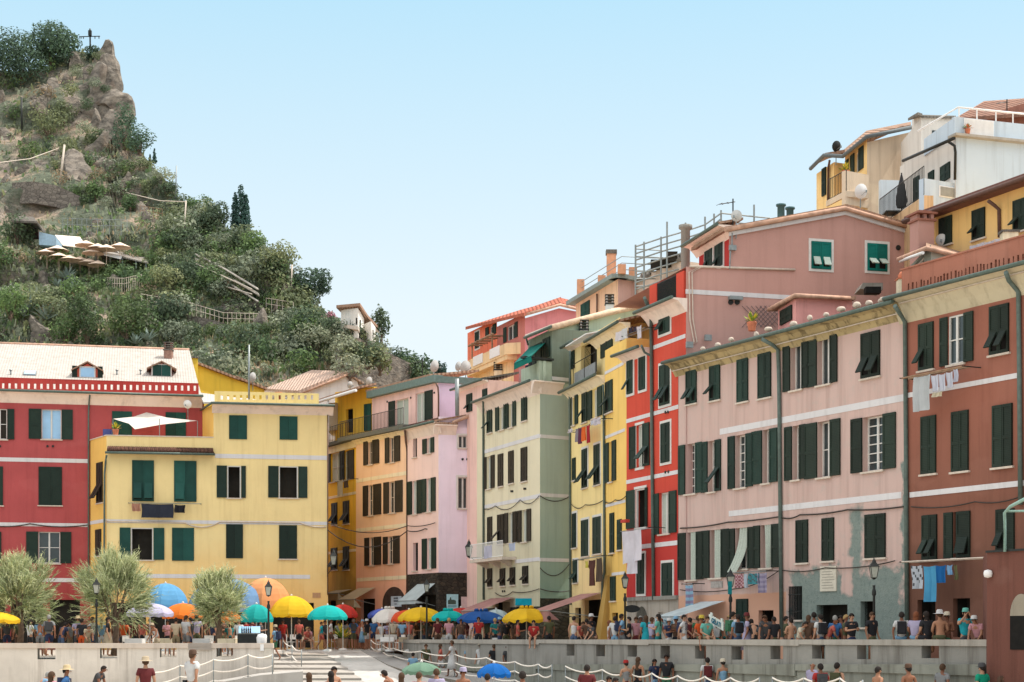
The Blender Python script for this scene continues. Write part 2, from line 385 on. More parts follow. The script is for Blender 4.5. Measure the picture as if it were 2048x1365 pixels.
 def shell(s, pts, z0, z1, m=0, top=True, closed=False, tm=None):
  """blank wall faces along ground points (counter-clockwise from above not required)"""
  n = len(pts)
  for i in range(n - 1 + closed):
   a, b = pts[i], pts[(i + 1) % n]
   s.mb.face([(a.x, a.y, z0), (b.x, b.y, z0), (b.x, b.y, z1), (a.x, a.y, z1)], m)
 def lid(s, pts, z, m=0): s.mb.face([(p.x, p.y, z) for p in pts], m)
 def done(s): return s.mb.build('wall', s.mats, s.root) if s.mb.f else None
 def part(s, name, mb, mat, label=None): return mb.build(name, mat, s.root, label)
 def band(s, fac, a, b, h, mat='band', d=.018, name='string_course'):
  z = (fac.z(*a) + fac.z(*b)) / 2; hh = h * fac.D((a[0] + b[0]) / 2) / F
  mb = MB(); mb.fbox(fac, fac.u(a[0]), fac.u(b[0]), z - hh / 2, z + hh / 2, -.05, d); return s.part(name, mb, M[mat])
 def eave(s, fac, u0, u1, z, drop=.5, over=.5, mat='soffit', gut='gutter', run=3.0, rise=1.0, roof='roofdk', ends=True, thick=.1):
  """plastered cove under the eave, gutter along it and the roof slope behind"""
  mb = MB(); P = fac.P
  prof = [(0.0, z - drop), (over * .25, z - drop * .62), (over * .62, z - drop * .2), (over, z - .06), (over, z), (-.05, z), (-.05, z - drop)]
  for i in range(3):
   (d0, z0), (d1, z1) = prof[i], prof[i + 1]
   mb.face([P(u0, z0, d0), P(u1, z0, d0), P(u1, z1, d1), P(u0, z1, d1)], 0)
  mb.face([P(u0, z - .06, over), P(u1, z - .06, over), P(u1, z, over), P(u0, z, over)], 0)
  mb.face([P(u0, zz, dd) for dd, zz in reversed(prof)], 0); mb.face([P(u1, zz, dd) for dd, zz in prof], 0)
  s.part('cornice', mb, M[mat])
  if gut:
   g = MB(); g.tube([P(u0 - .05, z + .0, over + .07), P(u1 + .05, z + .0, over + .07)], .075, 8); s.part('gutter', g, M[gut])
  if roof:
   r = MB()
   r.hexa([P(u0, z + .01, over - .02), P(u1, z + .01, over - .02), P(u1, z + rise, -run), P(u0, z + rise, -run)],
     [P(u0, z + .01 + thick, over - .02), P(u1, z + .01 + thick, over - .02), P(u1, z + rise + thick, -run), P(u0, z + rise + thick, -run)])
   s.part('roof', r, M[roof] if isinstance(roof, str) else roof)
 def pipe(s, fac, pts, r=.055, mat='pipe', d=.1, name='downpipe'):
  mb = MB(); mb.tube([fac.at(p[0], p[1], p[2] if len(p) > 2 else d) for p in pts], r, 7); return s.part(name, mb, M[mat])
 def vents(s, fac, lst, r=.07):
  for x, y in lst:
   mb = MB(); c = fac.at(x, y, .0); n3 = Vector((fac.n.x, fac.n.y, 0)); mb.tube([c - n3 * .02, c + n3 * .05], r, 10); s.part('vent', mb, M['iron'])
def chimney(b, c, sx, sy, h, mat, rz=0, cap='slabs', capmat=None):
 mb = MB(); mb.box(c, sx, sy, h, rz); mb.box((c[0], c[1], c[2] + h), sx * 1.2, sy * 1.2, .08, rz, 1)
 z = c[2] + h + .08
 if cap == 'slabs':
  for k in range(3):
   for qx in (-.36, .36): mb.box((c[0] + qx * sx * math.cos(rz), c[1] + qx * sx * math.sin(rz), z), sx * .2, sy * .8, .1, rz, 0)
   mb.box((c[0], c[1], z + .1), sx * 1.15, sy * 1.15, .05, rz, 1); z += .15
 elif cap == 'cowl':
  for qx in (-.4, 0, .4): mb.box((c[0] + qx * sx, c[1], z), sx * .18, sy * .8, .2, rz, 0)
  mb.box((c[0], c[1], z + .2), sx * 1.3, sy * 1.3, .08, rz, 1); mb.box((c[0], c[1], z + .28), sx * .8, sy * .8, .07, rz, 1)
 return b.part('chimney', mb, [mat, capmat or M['roofdk']])
def railing(b, pts, h=1.0, n_bars=14, mat='iron', rails=(0, 1), r=.014, name='railing'):
 mb = MB(); pts = [Vector(p) for p in pts]; up = Vector((0, 0, h))
 for k in rails: mb.tube([p + up * k + Vector((0, 0, .05)) for p in pts], r * 1.5, 5)
 for a, c in zip(pts[:-1], pts[1:]):
  n = max(1, int((c - a).length / n_bars)) if n_bars < 1 else n_bars
  for i in range(n + 1):
   p = a.lerp(c, i / n); mb.tube([p + Vector((0, 0, .03)), p + up + Vector((0, 0, .03))], r, 4, cap=False)
 return b.part(name, mb, M[mat])
M['soffitworn'] = plaster('soffit_worn', (176, 158, 118), 1.0, var=.25, stain=.9, grime=(70, 66, 54)); M['soffitgrey'] = plaster('soffit_grey', (196, 184, 156), 1.0, var=.1, stain=.3)
M['lace'] = flat('lace_curtain', (190, 198, 186), .85, .9, .18, 30)
def poly_sheet(name, pts, mat, kind='structure'):
 bm = bmesh.new(); f = bm.faces.new([bm.verts.new(p) for p in pts]); bm.normal_update()
 if f.normal.z < 0: f.normal_flip()
 bmesh.ops.triangulate(bm, faces=[f]); me = bpy.data.meshes.new(name); bm.to_mesh(me); bm.free(); me.materials.append(mat)
 o = mesh_obj(name, me); tag(o, None, None, None, kind); return o
def paving(name, rgb, k, sc=1.2):
 t = NT(name); v = t.coord(); c = C(rgb, k)
 br = t.n('ShaderNodeTexBrick'); br.inputs['Scale'].default_value = sc; br.inputs['Mortar Size'].default_value = .012
 br.inputs['Color1'].default_value = c; br.inputs['Color2'].default_value = dk(c, .88); br.inputs['Mortar'].default_value = dk(c, .6); t.l(v, br.inputs['Vector'])
 col = t.mix(t.ramp(t.noise(v, .6, 6, .7), .35, .7, (0, 0, 0, 1), (.5, .5, .5, 1)), br.outputs['Color'], dk(c, .72)); t.bump(t.noise(v, 14, 4), .3, .02)
 return t.done(col, .9)
QZ = -1.55
poly_sheet('ground', [(-3000, -500, QZ), (3000, -500, QZ), (3000, 6000, QZ), (-3000, 6000, QZ)], plaster('quay_ground', (226, 214, 196), .8, var=.1))
def gp(px, D, z): return (gx(px, D), D, z)
PZ = .06
W2P = [(806, 91.0), (842, 86.0), (1080, 74.5), (1300, 65.0), (1600, 56.0), (1976, 49.3)]
piz = [gp(-500, 71.3, PZ), gp(546, 71.3, PZ), gp(500, 84, PZ), gp(480, 98, PZ), gp(746, 98, PZ)] + [gp(x, d + .15, PZ) for x, d in W2P] + [gp(2500, 50, PZ), gp(2500, 170, PZ), gp(-500, 170, PZ)]
poly_sheet('piazza', piz, paving('piazza_paving', (212, 200, 184), .62))
def slz(D): return PZ + (D - 98) * (PZ + 1.14) / 22 if D > 76 else -1.14 + (D - 76) * .041
mb = MB(); ds = [98, 92, 86, 80, 76, 70, 64.9]
sl_l = lambda D: gx(470, D); sl_r = lambda D: gx(742 if D > 97 else 742 + (98 - D) * 9, D)
for a, b_ in zip(ds[:-1], ds[1:]):
 mb.face([(sl_l(b_), b_, slz(b_)), (sl_r(b_), b_, slz(b_)), (sl_r(a), a, slz(a)), (sl_l(a), a, slz(a))])
mb.build('slipway_path', plaster('slipway_concrete', (222, 218, 212), .8, var=.14, stain=.3), kind='structure', loc=(0, 80, -1))
t = MB()
for i, (y, xr) in enumerate(((1310, 644), (1320, 657), (1330, 670), (1341, 684), (1351, 697), (1361.5, 711), (1372, 725))):
 D = 95.2 - i * 3.1; Dn = D - 3.1; xl = 500
 z = slz(D) + .10; zn = slz(Dn) + .035
 a = [gp(xl, D, slz(D) - .1), gp(xr - 2, D, slz(D) - .1), gp(xr + 10, Dn, slz(Dn) - .2), gp(xl, Dn, slz(Dn) - .2)]
 zf = slz(D) + .015
 t.hexa([gp(xl, Dn, slz(Dn) - .3), gp(xr + 12, Dn, slz(Dn) - .3), gp(xr - 1, D, slz(D) - .3), gp(xl, D, slz(D) - .3)],
   [gp(xl, Dn, slz(Dn) + .13), gp(xr + 12, Dn, slz(Dn) + .13), gp(xr - 1, D, slz(D) + .03), gp(xl, D, slz(D) + .03)])
t.build('slipway_steps', [plaster('step_stone', (214, 206, 196), .62, var=.1)], kind='structure')
mb = MB()
near = [(721, 97.5, .05), (745, 92, -.25), (775, 86, -.55), (812, 81, -.75), (900, 76, -1.0), (1000, 70, -1.25), (1120, 66, -1.5)]
far = [(744, 98.3, .06), (800, 92.5, -.12), (842, 87, -.35), (900, 84, -.6), (960, 81, -.8), (1030, 77.5, -1.0), (1150, 72.5, -1.4)]
for i in range(len(near) - 1):
 n0, n1, f0, f1 = gp(*near[i]), gp(*near[i + 1]), gp(*far[i]), gp(*far[i + 1])
 mb.face([n0, n1, f1, f0]); mb.face([(n0[0], n0[1], -2), (n1[0], n1[1], -2), n1, n0], 1)
mb.build('walkway', [plaster('walk_concrete', (206, 202, 198), .6, var=.12), plaster('walk_side', (150, 140, 126), .8, var=.2)], kind='structure', loc=(0, 85, -1))
mb = MB(); seg = [(250, 66.5, 69.3, -1.5), (340, 66.6, 69.6, -1.25), (430, 66.8, 70, -.9), (520, 67, 70.3, -.6), (606, 67.2, 70.6, -.45)]
for (x0, n0, f0, z0), (x1, n1, f1, z1) in zip(seg[:-1], seg[1:]):
 mb.hexa([gp(x0, n0, QZ - .1), gp(x1, n1, QZ - .1), gp(x1, f1, QZ - .1), gp(x0, f0, QZ - .1)], [gp(x0, n0, z0), gp(x1, n1, z1), gp(x1, f1, z1), gp(x0, f0, z0)])
mb.build('walkway_ramp', plaster('ramp_concrete', (214, 208, 200), .62, var=.12), kind='structure', loc=(-10, 68, -1.5))
def slope_box(mb, fac, u0, u1, z0, za, zb, d0, d1):
 P = fac.P; mb.hexa([P(u0, z0, d1), P(u1, z0, d1), P(u1, z0, d0), P(u0, z0, d0)], [P(u0, za, d1), P(u1, zb, d1), P(u1, zb, d0), P(u0, za, d0)])
def sea_wall(name, label, segs, thick, capm, mat, holes, ytop, zbot, cap_over=.07, ledge=None, caph=.2):
 root = empty(name, (segs[0][0].A.x, segs[0][0].A.y, QZ), label, 'wall')
 wb, cb, lb = MB(), MB(), MB()
 for fac, x0, x1 in segs:
  u0, u1 = fac.u(x0), fac.u(x1); ta, tb = fac.z(x0, ytop), fac.z(x1, ytop); zt = min(ta, tb)
  hs = [(fac.u(a), fac.u(b), fac.z((a + b) / 2, d), fac.z((a + b) / 2, c)) for a, b, c, d in holes if x0 - 1 <= a and b <= x1 + 1]
  grid_wall(wb, fac, u0, u1, zbot, zt - caph, hs, thick, 0, 1, True)
  slope_box(cb, fac, u0, u1, zt - caph, ta, tb, -thick - cap_over, cap_over)
  if ledge:
   la, l2 = fac.z(x0, ledge[0]), fac.z(x1, ledge[0]); slope_box(lb, fac, u0, u1, zbot, la - .12, l2 - .12, .0, .14); slope_box(lb, fac, u0, u1, min(la, l2) - .2, la, l2, .0, .22)
 for fac, x0, x1 in (segs[0], segs[-1]):
  u = fac.u(x0) if fac is segs[0][0] else fac.u(x1); zt = fac.z(x0, ytop)
  wb.face([fac.P(u, zbot), fac.P(u, zbot, -thick), fac.P(u, zt - .1, -thick), fac.P(u, zt - .1)])
 wb.build('wall', [mat, M['concdk']], root); cb.build('coping', capm, root)
 if lb.f: lb.build('footing', [M['footing']], root)
 return root
M['footing'] = plaster('footing_stone', (150, 150, 138), .85, var=.2, stain=.5)
fw1 = Fac(-80, 70.6, 546, 71.2)
sea_wall('sea_wall', 'pale concrete sea wall with square openings in front of the red and yellow houses', [(fw1, -80, 546)], .4, plaster('coping_warm', (222, 206, 190), .8), plaster('seawall_warm', (216, 206, 194), .95, low=(186, 166, 142), lowz=(-.9, -.5), var=.1, stain=.35),
   [(75, 111, 1297, 1319), (200, 234, 1296, 1317), (320, 353, 1296, 1315), (433, 466, 1295, 1314), (-40, -5, 1297, 1319)], 1287, QZ - .1)
sg = []
for (xa, da), (xb, db) in zip(W2P[:-1], W2P[1:]): sg.append((Fac(xa, da, xb, db), xa, xb))
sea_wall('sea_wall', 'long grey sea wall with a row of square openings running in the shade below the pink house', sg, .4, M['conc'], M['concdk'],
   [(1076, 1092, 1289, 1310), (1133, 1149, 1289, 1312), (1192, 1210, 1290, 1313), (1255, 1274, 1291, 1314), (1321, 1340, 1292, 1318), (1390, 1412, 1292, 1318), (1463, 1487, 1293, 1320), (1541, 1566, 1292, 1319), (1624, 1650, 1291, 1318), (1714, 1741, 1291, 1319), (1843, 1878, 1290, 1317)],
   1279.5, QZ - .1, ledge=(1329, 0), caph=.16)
# ================================================================== houses on the left
def gp3(fac, px, d=0.0): p = fac.P(fac.u(px), 0, d); return Vector((p.x, p.y, 0))
f1 = Fac(-140, 98.0, 408, 101.3)
red1 = Bld('wide red house with white string courses, slotted parapet and pale slate roof', f1, 'house', mats=[plaster('red_render', (168, 78, 78), 1.08, low=(152, 62, 60), lowz=(2, 7), stain=.15, grime=(120, 70, 66))])
b = red1
b.win(f1, 'o', -30, 29, 818, 879, pane='dark'); b.win(f1, 'o', 57, 146, 819, 879, a=.29, b=.26, bars=0, pane='glasspaintedsky')
b.win(f1, 'c', 224, 264, 823, 882, mat='shutteal', sill=False); b.win(f1, 'c', 331, 372, 825, 882, mat='shutteal', sill=False)
b.win(f1, 'c', -42, 6, 933, 1011); b.win(f1, 'c', 77, 124, 934, 1011)
b.win(f1, 'o', -54, 3, 1064, 1127); b.win(f1, 'o', 52, 143, 1064, 1127, a=.27, b=.25)
for x0, x1 in ((-60, 10), (22, 86), (100, 160)): b.win(f1, 'd', x0, x1, 1200, 1294, a=0, b=0, sill=False)
b.vents(f1, [(95, 893), (106, 893), (0, 893)])
ztop = f1.z(200, 789)
b.wall(f1, 0, f1.L, -.2, ztop)
bk = [gp3(f1, -140), gp3(f1, -140, -12), gp3(f1, 408, -12), gp3(f1, 408)]
b.shell(bk, -.2, ztop); b.done()
b.eave(f1, 0, f1.L - .1, ztop, drop=f1.z(200, 789) - f1.z(200, 811), over=.55, roof=None)
for a_, c_, h_ in (((0, 918), (178, 921), 8), ((0, 1048), (178, 1050), 7), ((0, 1159), (178, 1161), 8)): b.band(f1, (-139, a_[1]), c_, h_)
pm = MB(); zp0, zp1 = ztop + .06, f1.z(200, 763.5); n = 44; u = 0
hs = []
for i in range(-11, 34):
 x = 7 + i * 12.75
 if x < 398: hs.append((f1.u(x) - .065, f1.u(x) + .065, f1.z(x, 778.5 + x * .012), f1.z(x, 768 + x * .012)))
grid_wall(pm, f1, 0, f1.u(397), zp0, zp1, hs, .12, 0, 0, True)
pm.fbox(f1, 0, f1.u(397), zp1, zp1 + .03, -.14, .02)
o = b.part('parapet', pm, plaster('red_parapet', (176, 62, 56), 1.05, stain=.2)); o.location = (f1.n.x * .28, f1.n.y * .28, 0)
rm = MB(); ze = ztop + .02; zr = CZ + (HY - 699) / F * 111.2
def roof1(u, q): return f1.P(u, ze + (zr - ze) * q, .05 - 11.2 * q)
rm.hexa([roof1(0, 0), roof1(f1.L - .15, 0), roof1(f1.L - .55, 1), roof1(0, 1)], [p + Vector((0, 0, .1)) for p in (roof1(0, 0), roof1(f1.L - .15, 0), roof1(f1.L - .55, 1), roof1(0, 1))])
b.part('roof', rm, tiles('red_house_slates', (230, 222, 212), (202, 190, 178), .70, rot=f1.ang, sc=1.5, bump=.4))
rm = MB(); rm.tube([roof1(0, 1) + Vector((0, 0, .1)), roof1(f1.L - .55, 1) + Vector((0, 0, .1))], .1, 8); b.part('ridge', rm, M['ridge'])
def on_roof1(px, py):
 u = f1.u(px); best = min((abs((HY - py) / F - (roof1(u, q).z + .1 - CZ) / roof1(u, q).y), q) for q in [i / 400 for i in range(401)])[1]
 return u, best
def dormer(px0, px1, yb, ye, yp, openw):
 um, q = on_roof1((px0 + px1) / 2, yb); P0 = roof1(um, q); dd = .05 - 11.2 * q
 sc = f1.D((px0 + px1) / 2) / F; w = (px1 - px0) * sc; z0 = P0.z + .02; z1 = z0 + (yb - ye) * sc; zp = z0 + (yb - yp) * sc
 mb = MB(); P = lambda u, z, d=0: f1.P(um + u, z, dd + d)
 back = (zp - z0) / (zr - ze) * 11.2 + .6; h = w / 2
 mb.prism([P(-h, z0 - .05), P(h, z0 - .05), P(h, z1), P(0, zp - .06), P(-h, z1)], Vector((-f1.n.x, -f1.n.y, 0)) * back, 0)
 d = mb.build('dormer', [plaster('dormer_red', (196, 96, 78), 1.0, stain=.3)], b.root)
 rmb = MB()
 for sg_ in (-1, 1):
  e0, e1 = P(sg_ * (h + .28), z1 - .09, .25), P(0, zp, .2); off = Vector((-f1.n.x, -f1.n.y, 0)) * (back + .2); up = Vector((0, 0, .07))
  rmb.hexa([e0, e1, e1 + off, e0 + off], [e0 + up, e1 + up, e1 + off + up, e0 + off + up])
 rmb.build('roof', M['rooft'], d)
 wm = MB()
 class DF:
  def P(s, u, z, d_=0): return f1.P(um + u, z, dd + d_)
 df = DF()
 if openw:
  wm.fbox(df, -.47, .47, z0 + .04, z0 + .73, .01, .04); wm.fbox(df, -.40, .40, z0 + .10, z0 + .65, .035, .05, 1)
  wo = wm.build('window', [M['trim'], M['glasspaintedsky']], d)
  for s_ in (-1, 1):
   lm = MB(); lm.fbox(df, s_ * .75 - .15, s_ * .75 + .15, z0 + .02, z0 + .75, .012, .06); lm.build('shutter', M['shut'], d)
 else:
  wm.fbox(df, -.61, .61, z0 + .02, z0 + .80, .0, .02); wo = wm.build('window', [M['trim']], d)
  for s_ in (-1, 1):
   lm = MB(); lm.fbox(df, s_ * .27 - .26, s_ * .27 + .26, z0 + .04, z0 + .73, .02, .06); lm.build('shutter', M['shutteal'], d)
dormer(149, 194, 755, 737, 722, True); dormer(304, 346, 752, 734, 721, False)
u_, q_ = on_roof1(52, 752); p_ = roof1(u_, q_) + Vector((0, 0, .1)); p2 = roof1(u_, q_ + .07) + Vector((0, 0, .1)); tx = Vector((f1.t.x, f1.t.y, 0))
mb = MB(); up = Vector((0, 0, .09)); mb.hexa([p_ - tx * .37, p_ + tx * .37, p2 + tx * .37, p2 - tx * .37], [x + up for x in (p_ - tx * .37, p_ + tx * .37, p2 + tx * .37, p2 - tx * .37)]); up *= 1.15
mb.face([x + up for x in (p_ - tx * .31, p_ + tx * .31, p2 + tx * .31, p2 - tx * .31)], 1); b.part('skylight', mb, [M['grey'], M['glasspaintedsky']])
for x, y in ((13, 750), (232, 750), (281, 750)):
 u_, q_ = on_roof1(x, y); p_ = roof1(u_, q_); mb = MB(); mb.tube([p_, p_ + Vector((0, 0, .36))], .05, 8); mb.lathe(p_ + Vector((0, 0, .36)), [(.1, 0), (.1, .05), (0, .06)], 8); b.part('flue', mb, M['grey'])
u_, q_ = on_roof1(342, 716); chimney(b, roof1(u_, q_) - Vector((0, 0, .2)), .5, .5, .75, flat('chimney_brick', (150, 116, 102), 1.0, .9, .25, 9), cap='slabs')
b.pipe(f1, [(180, 787, .45), (178, 806, .12), (177, 830, .08), (177, 1180, .08)], .05)
f2 = Fac(213, 97.4, 656, 99.6); f2s = Fac(178, 100.1, 213, 97.4); f2t = Fac(405, 101.0, 427, 98.46)
ylw = plaster('yellow_render', (220, 196, 140), 1.65, low=(236, 182, 106), lowz=(2.0, 6.5), var=.06, stain=.14, grime=(170, 140, 100))  # lower storeys more orange: warm bounce glow painted into the colour
yls = plaster('yellow_side', (232, 186, 100), 1.25, var=.06, stain=.12)  # same yellow made more orange: bounced light painted on the side face
yel = Bld('large yellow house with a roof terrace wing and slotted yellow parapet', f2, 'house', mats=[ylw, yls], shut='shutteal')
b = yel
b.win(f2, 'c', 458, 494, 831, 879, mat='shutteal', sill=False); b.win(f2, 'c', 559, 595, 833, 880, mat='shutteal', sill=False)
b.win(f2, 'f', 264, 308, 921, 1003, sill=False, flap=.3); b.win(f2, 'fl', 348, 393, 922, 1004, sill=False, flap=.22)
b.win(f2, 'd', 433, 492, 932, 996, a=.36, b=.17, mat='shut'); b.win(f2, 'd', 536, 615, 933, 996, a=.27, b=.24, mat='shut')
b.win(f2, 'd', 239, 329, 1056, 1120, a=.25, b=.25); b.win(f2, 'c', 344, 388, 1056, 1122, sill=False)
b.win(f2, 'c', 452, 486, 1049, 1117, mat='shut', sill=False); b.win(f2, 'c', 558, 594, 1051, 1118, mat='shut')
b.win(f2s, 'f', 194, 206, 925, 1006, mat='shutbr', flap=.5); b.win(f2s, 'c', 192, 203, 1059, 1112, mat='shutbr')
for x0, x1 in ((222, 292), (298, 374), (380, 456), (462, 540), (546, 628)): b.win(f2, 'd', x0, x1, 1206, 1296, a=0, b=0, sill=False)  # shop openings, widened so their dark stands in for shade under the parasols
zw = f2.z(320, 874); zt2 = f2.z(540, 812)
b.wall(f2, 0, f2.u(427), -.2, zw); b.wall(f2, f2.u(427), f2.L, -.2, zt2); b.wall(f2s, 0, f2s.L, -.2, zw, 1)
us = f2t.L; b.wall(f2t, 0, us, zw - .9, zt2, 1)
B0, B1 = gp3(f2, 656), gp3(f2, 656, -11)
b.shell([B0, B1, gp3(f2, 405, -11), gp3(f2t, 405, 0)], -.2, zt2)
b.lid([gp3(f2, 213), gp3(f2, 427), gp3(f2t, 405), gp3(f2s, 178)], zw - .95)      # terrace deck
b.shell([gp3(f2, 427, -.2), gp3(f2, 213, -.2), gp3(f2s, 178, -.2)], zw - .95, zw); b.done()
tp = MB(); tp.fbox(f2, -.03, f2.u(427), zw, zw + .06, -.26, .04); tp.fbox(f2s, 0, f2s.L, zw, zw + .06, -.26, .04); b.part('coping', tp, M['sill'])
sk = MB(); z0, z1 = f2.z(320, 909), f2.z(320, 898)
sk.hexa([f2.P(.05, z0, .44), f2.P(f2.u(429), z0, .44), f2.P(f2.u(427), z0, 0), f2.P(.1, z0, 0)], [f2.P(.05, z0 + .08, .44), f2.P(f2.u(429), z0 + .08, .44), f2.P(f2.u(425), z1, .01), f2.P(.2, z1, .01)])
for i in range(52):
 u = .12 + i * (f2.u(427) - .2) / 51.0; sk.tube([f2.P(u, z0 + .1, .46), f2.P(u, z1 + .05, .03)], .07, 6)
b.part('skirt_roof', sk, tiles('skirt_tiles', (128, 88, 72), (84, 58, 50), .8))
g = MB(); g.tube([f2.P(-.05, z0, .54), f2.P(f2.u(430), z0, .54)], .07, 8); b.part('gutter', g, M['gutter'])
b.pipe(f2, [(213, 911, .38), (211, 925, .1), (209, 950, .08), (208, 1200, .08)], .06)
b.eave(f2, f2.u(424), f2.L + .3, zt2, drop=f2.z(540, 812) - f2.z(540, 829), over=.65, roof=None)
g = MB(); g.tube([f2t.P(0, zt2, .1), f2.P(f2.u(424), zt2, .72)], .07, 8); b.part('gutter', g, M['gutter'])
b.band(f2, (430, 912.5), (654, 916), 8.5); b.band(f2, (213, 1041), (654, 1049), 7); b.band(f2s, (178, 1047), (212, 1041), 7); b.band(f2, (213, 1150), (620, 1156), 8)
pm = MB(); zp0, zp1 = zt2 + .05, f2.z(530, 786.5); hs = []
for i in range(15):
 x = 443.5 + i * 12.85; hs.append((f2.u(x) - .065, f2.u(x) + .065, f2.z(x, 801), f2.z(x, 792)))
grid_wall(pm, f2, f2.u(429), f2.u(637), zp0, zp1, hs, .12, 0, 0, True)
pm.face([f2.P(f2.u(637), zp0), f2.P(f2.u(637), zp0, -.12), f2.P(f2.u(637), zp1, -.12), f2.P(f2.u(637), zp1)])
o = b.part('parapet', pm, plaster('yellow_parapet', (218, 196, 132), 1.25, var=.05)); o.location = (f2.n.x * .32, f2.n.y * .32, 0)
rm = MB(); ua, ub = f2.u(407), f2.u(660)
A0, A1, A2, A3 = f2.P(ua, zt2 + .02, .1), f2.P(ub, zt2 + .02, .45), f2.P(ub - 1.8, zt2 + .72, -5.8), f2.P(ua - .3, zt2 + 1.37, -5.8)
rm.hexa([A0, A1, A2, A3], [p + Vector((0, 0, .1)) for p in (A0, A1, A2, A3)])
b.part('roof', rm, tiles('yellow_house_slates', (232, 226, 218), (212, 202, 192), .7, rot=f2.ang, sc=1.5, bump=.4))
b.pipe(f2, [(655.5, 830, .05), (655.5, 1190, .05)], .035, 'pipebr')
sg_ = MB(); sg_.fbox(f2, f2.u(625), f2.u(641), f2.z(633, 1196), f2.z(633, 1186), .0, .03); b.part('wall_sign', sg_, flat('street_sign', (196, 150, 110), .9))
f3 = Fac(384, 114, 530, 117)
gab = Bld('bright yellow gabled house with two yellow chimneys behind the slate roof', f3, 'house', mats=[plaster('bright_yellow', (226, 190, 70), 1.3, var=.07, stain=.15)]); b = gab
P = lambda x, y, d=0: f3.at(x, y, d)
b.mb.prism([P(384, 830), P(530, 830), P(529, 779), P(478, 762), P(390, 729), P(384, 729)], Vector((-f3.n.x, -f3.n.y, 0)) * 6); b.done()
rm = MB(); off = Vector((-f3.n.x, -f3.n.y, 0)) * 6.4; up = Vector((0, 0, .16))
for (xa, ya), (xb, yb) in (((386, 725), (478, 760)), ((474, 757), (534, 780))):
 a_, c_ = P(xa, ya, .25), P(xb, yb, .25); rm.hexa([a_, c_, c_ + off, a_ + off], [a_ + up, c_ + up, c_ + off + up, a_ + off + up])
b.part('roof', rm, M['rooft'])
ymat = b.mats[0]
for x0, x1, yt, d in ((354, 371, 722, 0.5), (370, 392, 712, .9)):
 c_ = f3.at((x0 + x1) / 2, 746, d); w_ = (x1 - x0) * 114 / F; chimney(b, c_ - Vector((0, 0, .8)), w_, w_, (746 - yt) * 114 / F + .6, ymat, f3.ang, cap='none', capmat=M['roofdk'])
mb = MB(); c_ = f3.at(363, 722, -2); mb.box(c_ - Vector((0, 0, 1)), .5, .5, 1.35); b.part('chimney', mb, M['flower'])
f4 = Fac(596, 117, 712, 119)
wht = Bld('white rendered house with a low tiled roof in front of the green hillside', f4, 'house', mats=[plaster('white_render', (232, 228, 226), 1.15, var=.05, stain=.2)]); b = wht
P = lambda x, y, d=0: f4.at(x, y, d)
b.mb.prism([P(600, 880), P(724, 880), P(724, 800), P(715, 764), P(693, 750.5), P(600, 788)], Vector((-f4.n.x, -f4.n.y, 0)) * 9); b.done()
rm = MB(); off = Vector((-f4.n.x, -f4.n.y, 0)) * 7; up = Vector((0, 0, .18))
a_, c_ = P(596, 787, .3), P(694, 748, .3); off2 = Vector((gx(575, 124) - gx(640, 117), 6, 1.0))
rm.hexa([a_, c_, c_ + off2, a_ + off2], [a_ + up, c_ + up, c_ + off2 + up, a_ + off2 + up])
a_, c_ = P(693, 748, .2), P(728, 768, .2); rm.hexa([a_, c_, c_ + off, a_ + off], [a_ + up * .6, c_ + up * .6, c_ + off + up * .6, a_ + off + up * .6])
b.part('roof', rm, tiles('tile_roof_pale', (222, 196, 178), (196, 160, 140), .85))
mb = MB(); mb.tube([P(600, 788, .35), P(694, 750, .35)], .09, 6); b.part('verge', mb, M['ridge'])
mb = MB(); c_ = P(692, 754, -1.5); mb.lathe(c_, [(.16, 0), (.2, .45), (.14, .8), (.05, 1.15), (0, 1.2)], 8); b.part('flue', mb, M['white'])
mb = MB(); c_ = P(632, 790, -.5); mb.lathe(c_, [(.12, 0), (.12, .5), (.25, .5), (.25, .62), (0, .66)], 8); b.part('flue', mb, M['grey'])
for x, y in ((557, 800),): mb = MB(); c_ = pt(x, y, 116); mb.lathe(c_, [(.14, -.2), (.14, .35), (.28, .35), (.28, .5), (0, .52)], 8); b.part('flue', mb, M['terra'])
f5 = Fac(640, 113.0, 713, 107.2)
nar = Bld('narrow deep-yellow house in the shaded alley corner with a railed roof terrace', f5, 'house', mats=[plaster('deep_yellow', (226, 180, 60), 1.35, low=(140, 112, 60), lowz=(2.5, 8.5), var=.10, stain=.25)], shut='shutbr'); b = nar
b.win(f5, 'o', 653, 690, 906, 963, pane='lace'); b.win(f5, 'o', 686, 709, 902, 960, a=.1, b=.55, pane='lace')
for x0, x1, y0, y1 in ((664, 675, 1006, 1050), (687, 699, 1002, 1048), (663, 675, 1096, 1140), (687, 699, 1093, 1140)): b.win(f5, 'f', x0, x1, y0, y1, flap=.6, mat='shutbr')
zt = f5.z(690, 887)
b.win(f5, 'd', 656, 672, 1186, 1262, a=0, b=0, sill=False); b.win(f5, 'd', 676, 708, 1200, 1262, a=0, b=0, sill=False)
b.wall(f5, 0, f5.L, -.2, zt); b.shell([gp3(f5, 713), gp3(f5, 713, -5), gp3(f5, 640, -5), gp3(f5, 640)], -.2, zt); b.lid([gp3(f5, 640), gp3(f5, 713), gp3(f5, 713, -5), gp3(f5, 640, -5)], zt)
b.done()
for y in (970, 1082): b.band(f5, (650, y + 26), (712, y + 18), 5, 'cream')
mb = MB(); mb.fbox(f5, 0, f5.L, zt, zt + .18, -.2, .35); b.part('terrace_slab', mb, flat('slab_dark', (96, 92, 84), .9))
mb = MB(); mb.fbox(f5, 0, f5.L, zt - .45, zt - .02, .0, .12); b.part('cornice', mb, M['cream'])
railing(b, [f5.P(.1, zt + .18, .25), f5.P(f5.L - .1, zt + .18, .25)], 1.0, 22)
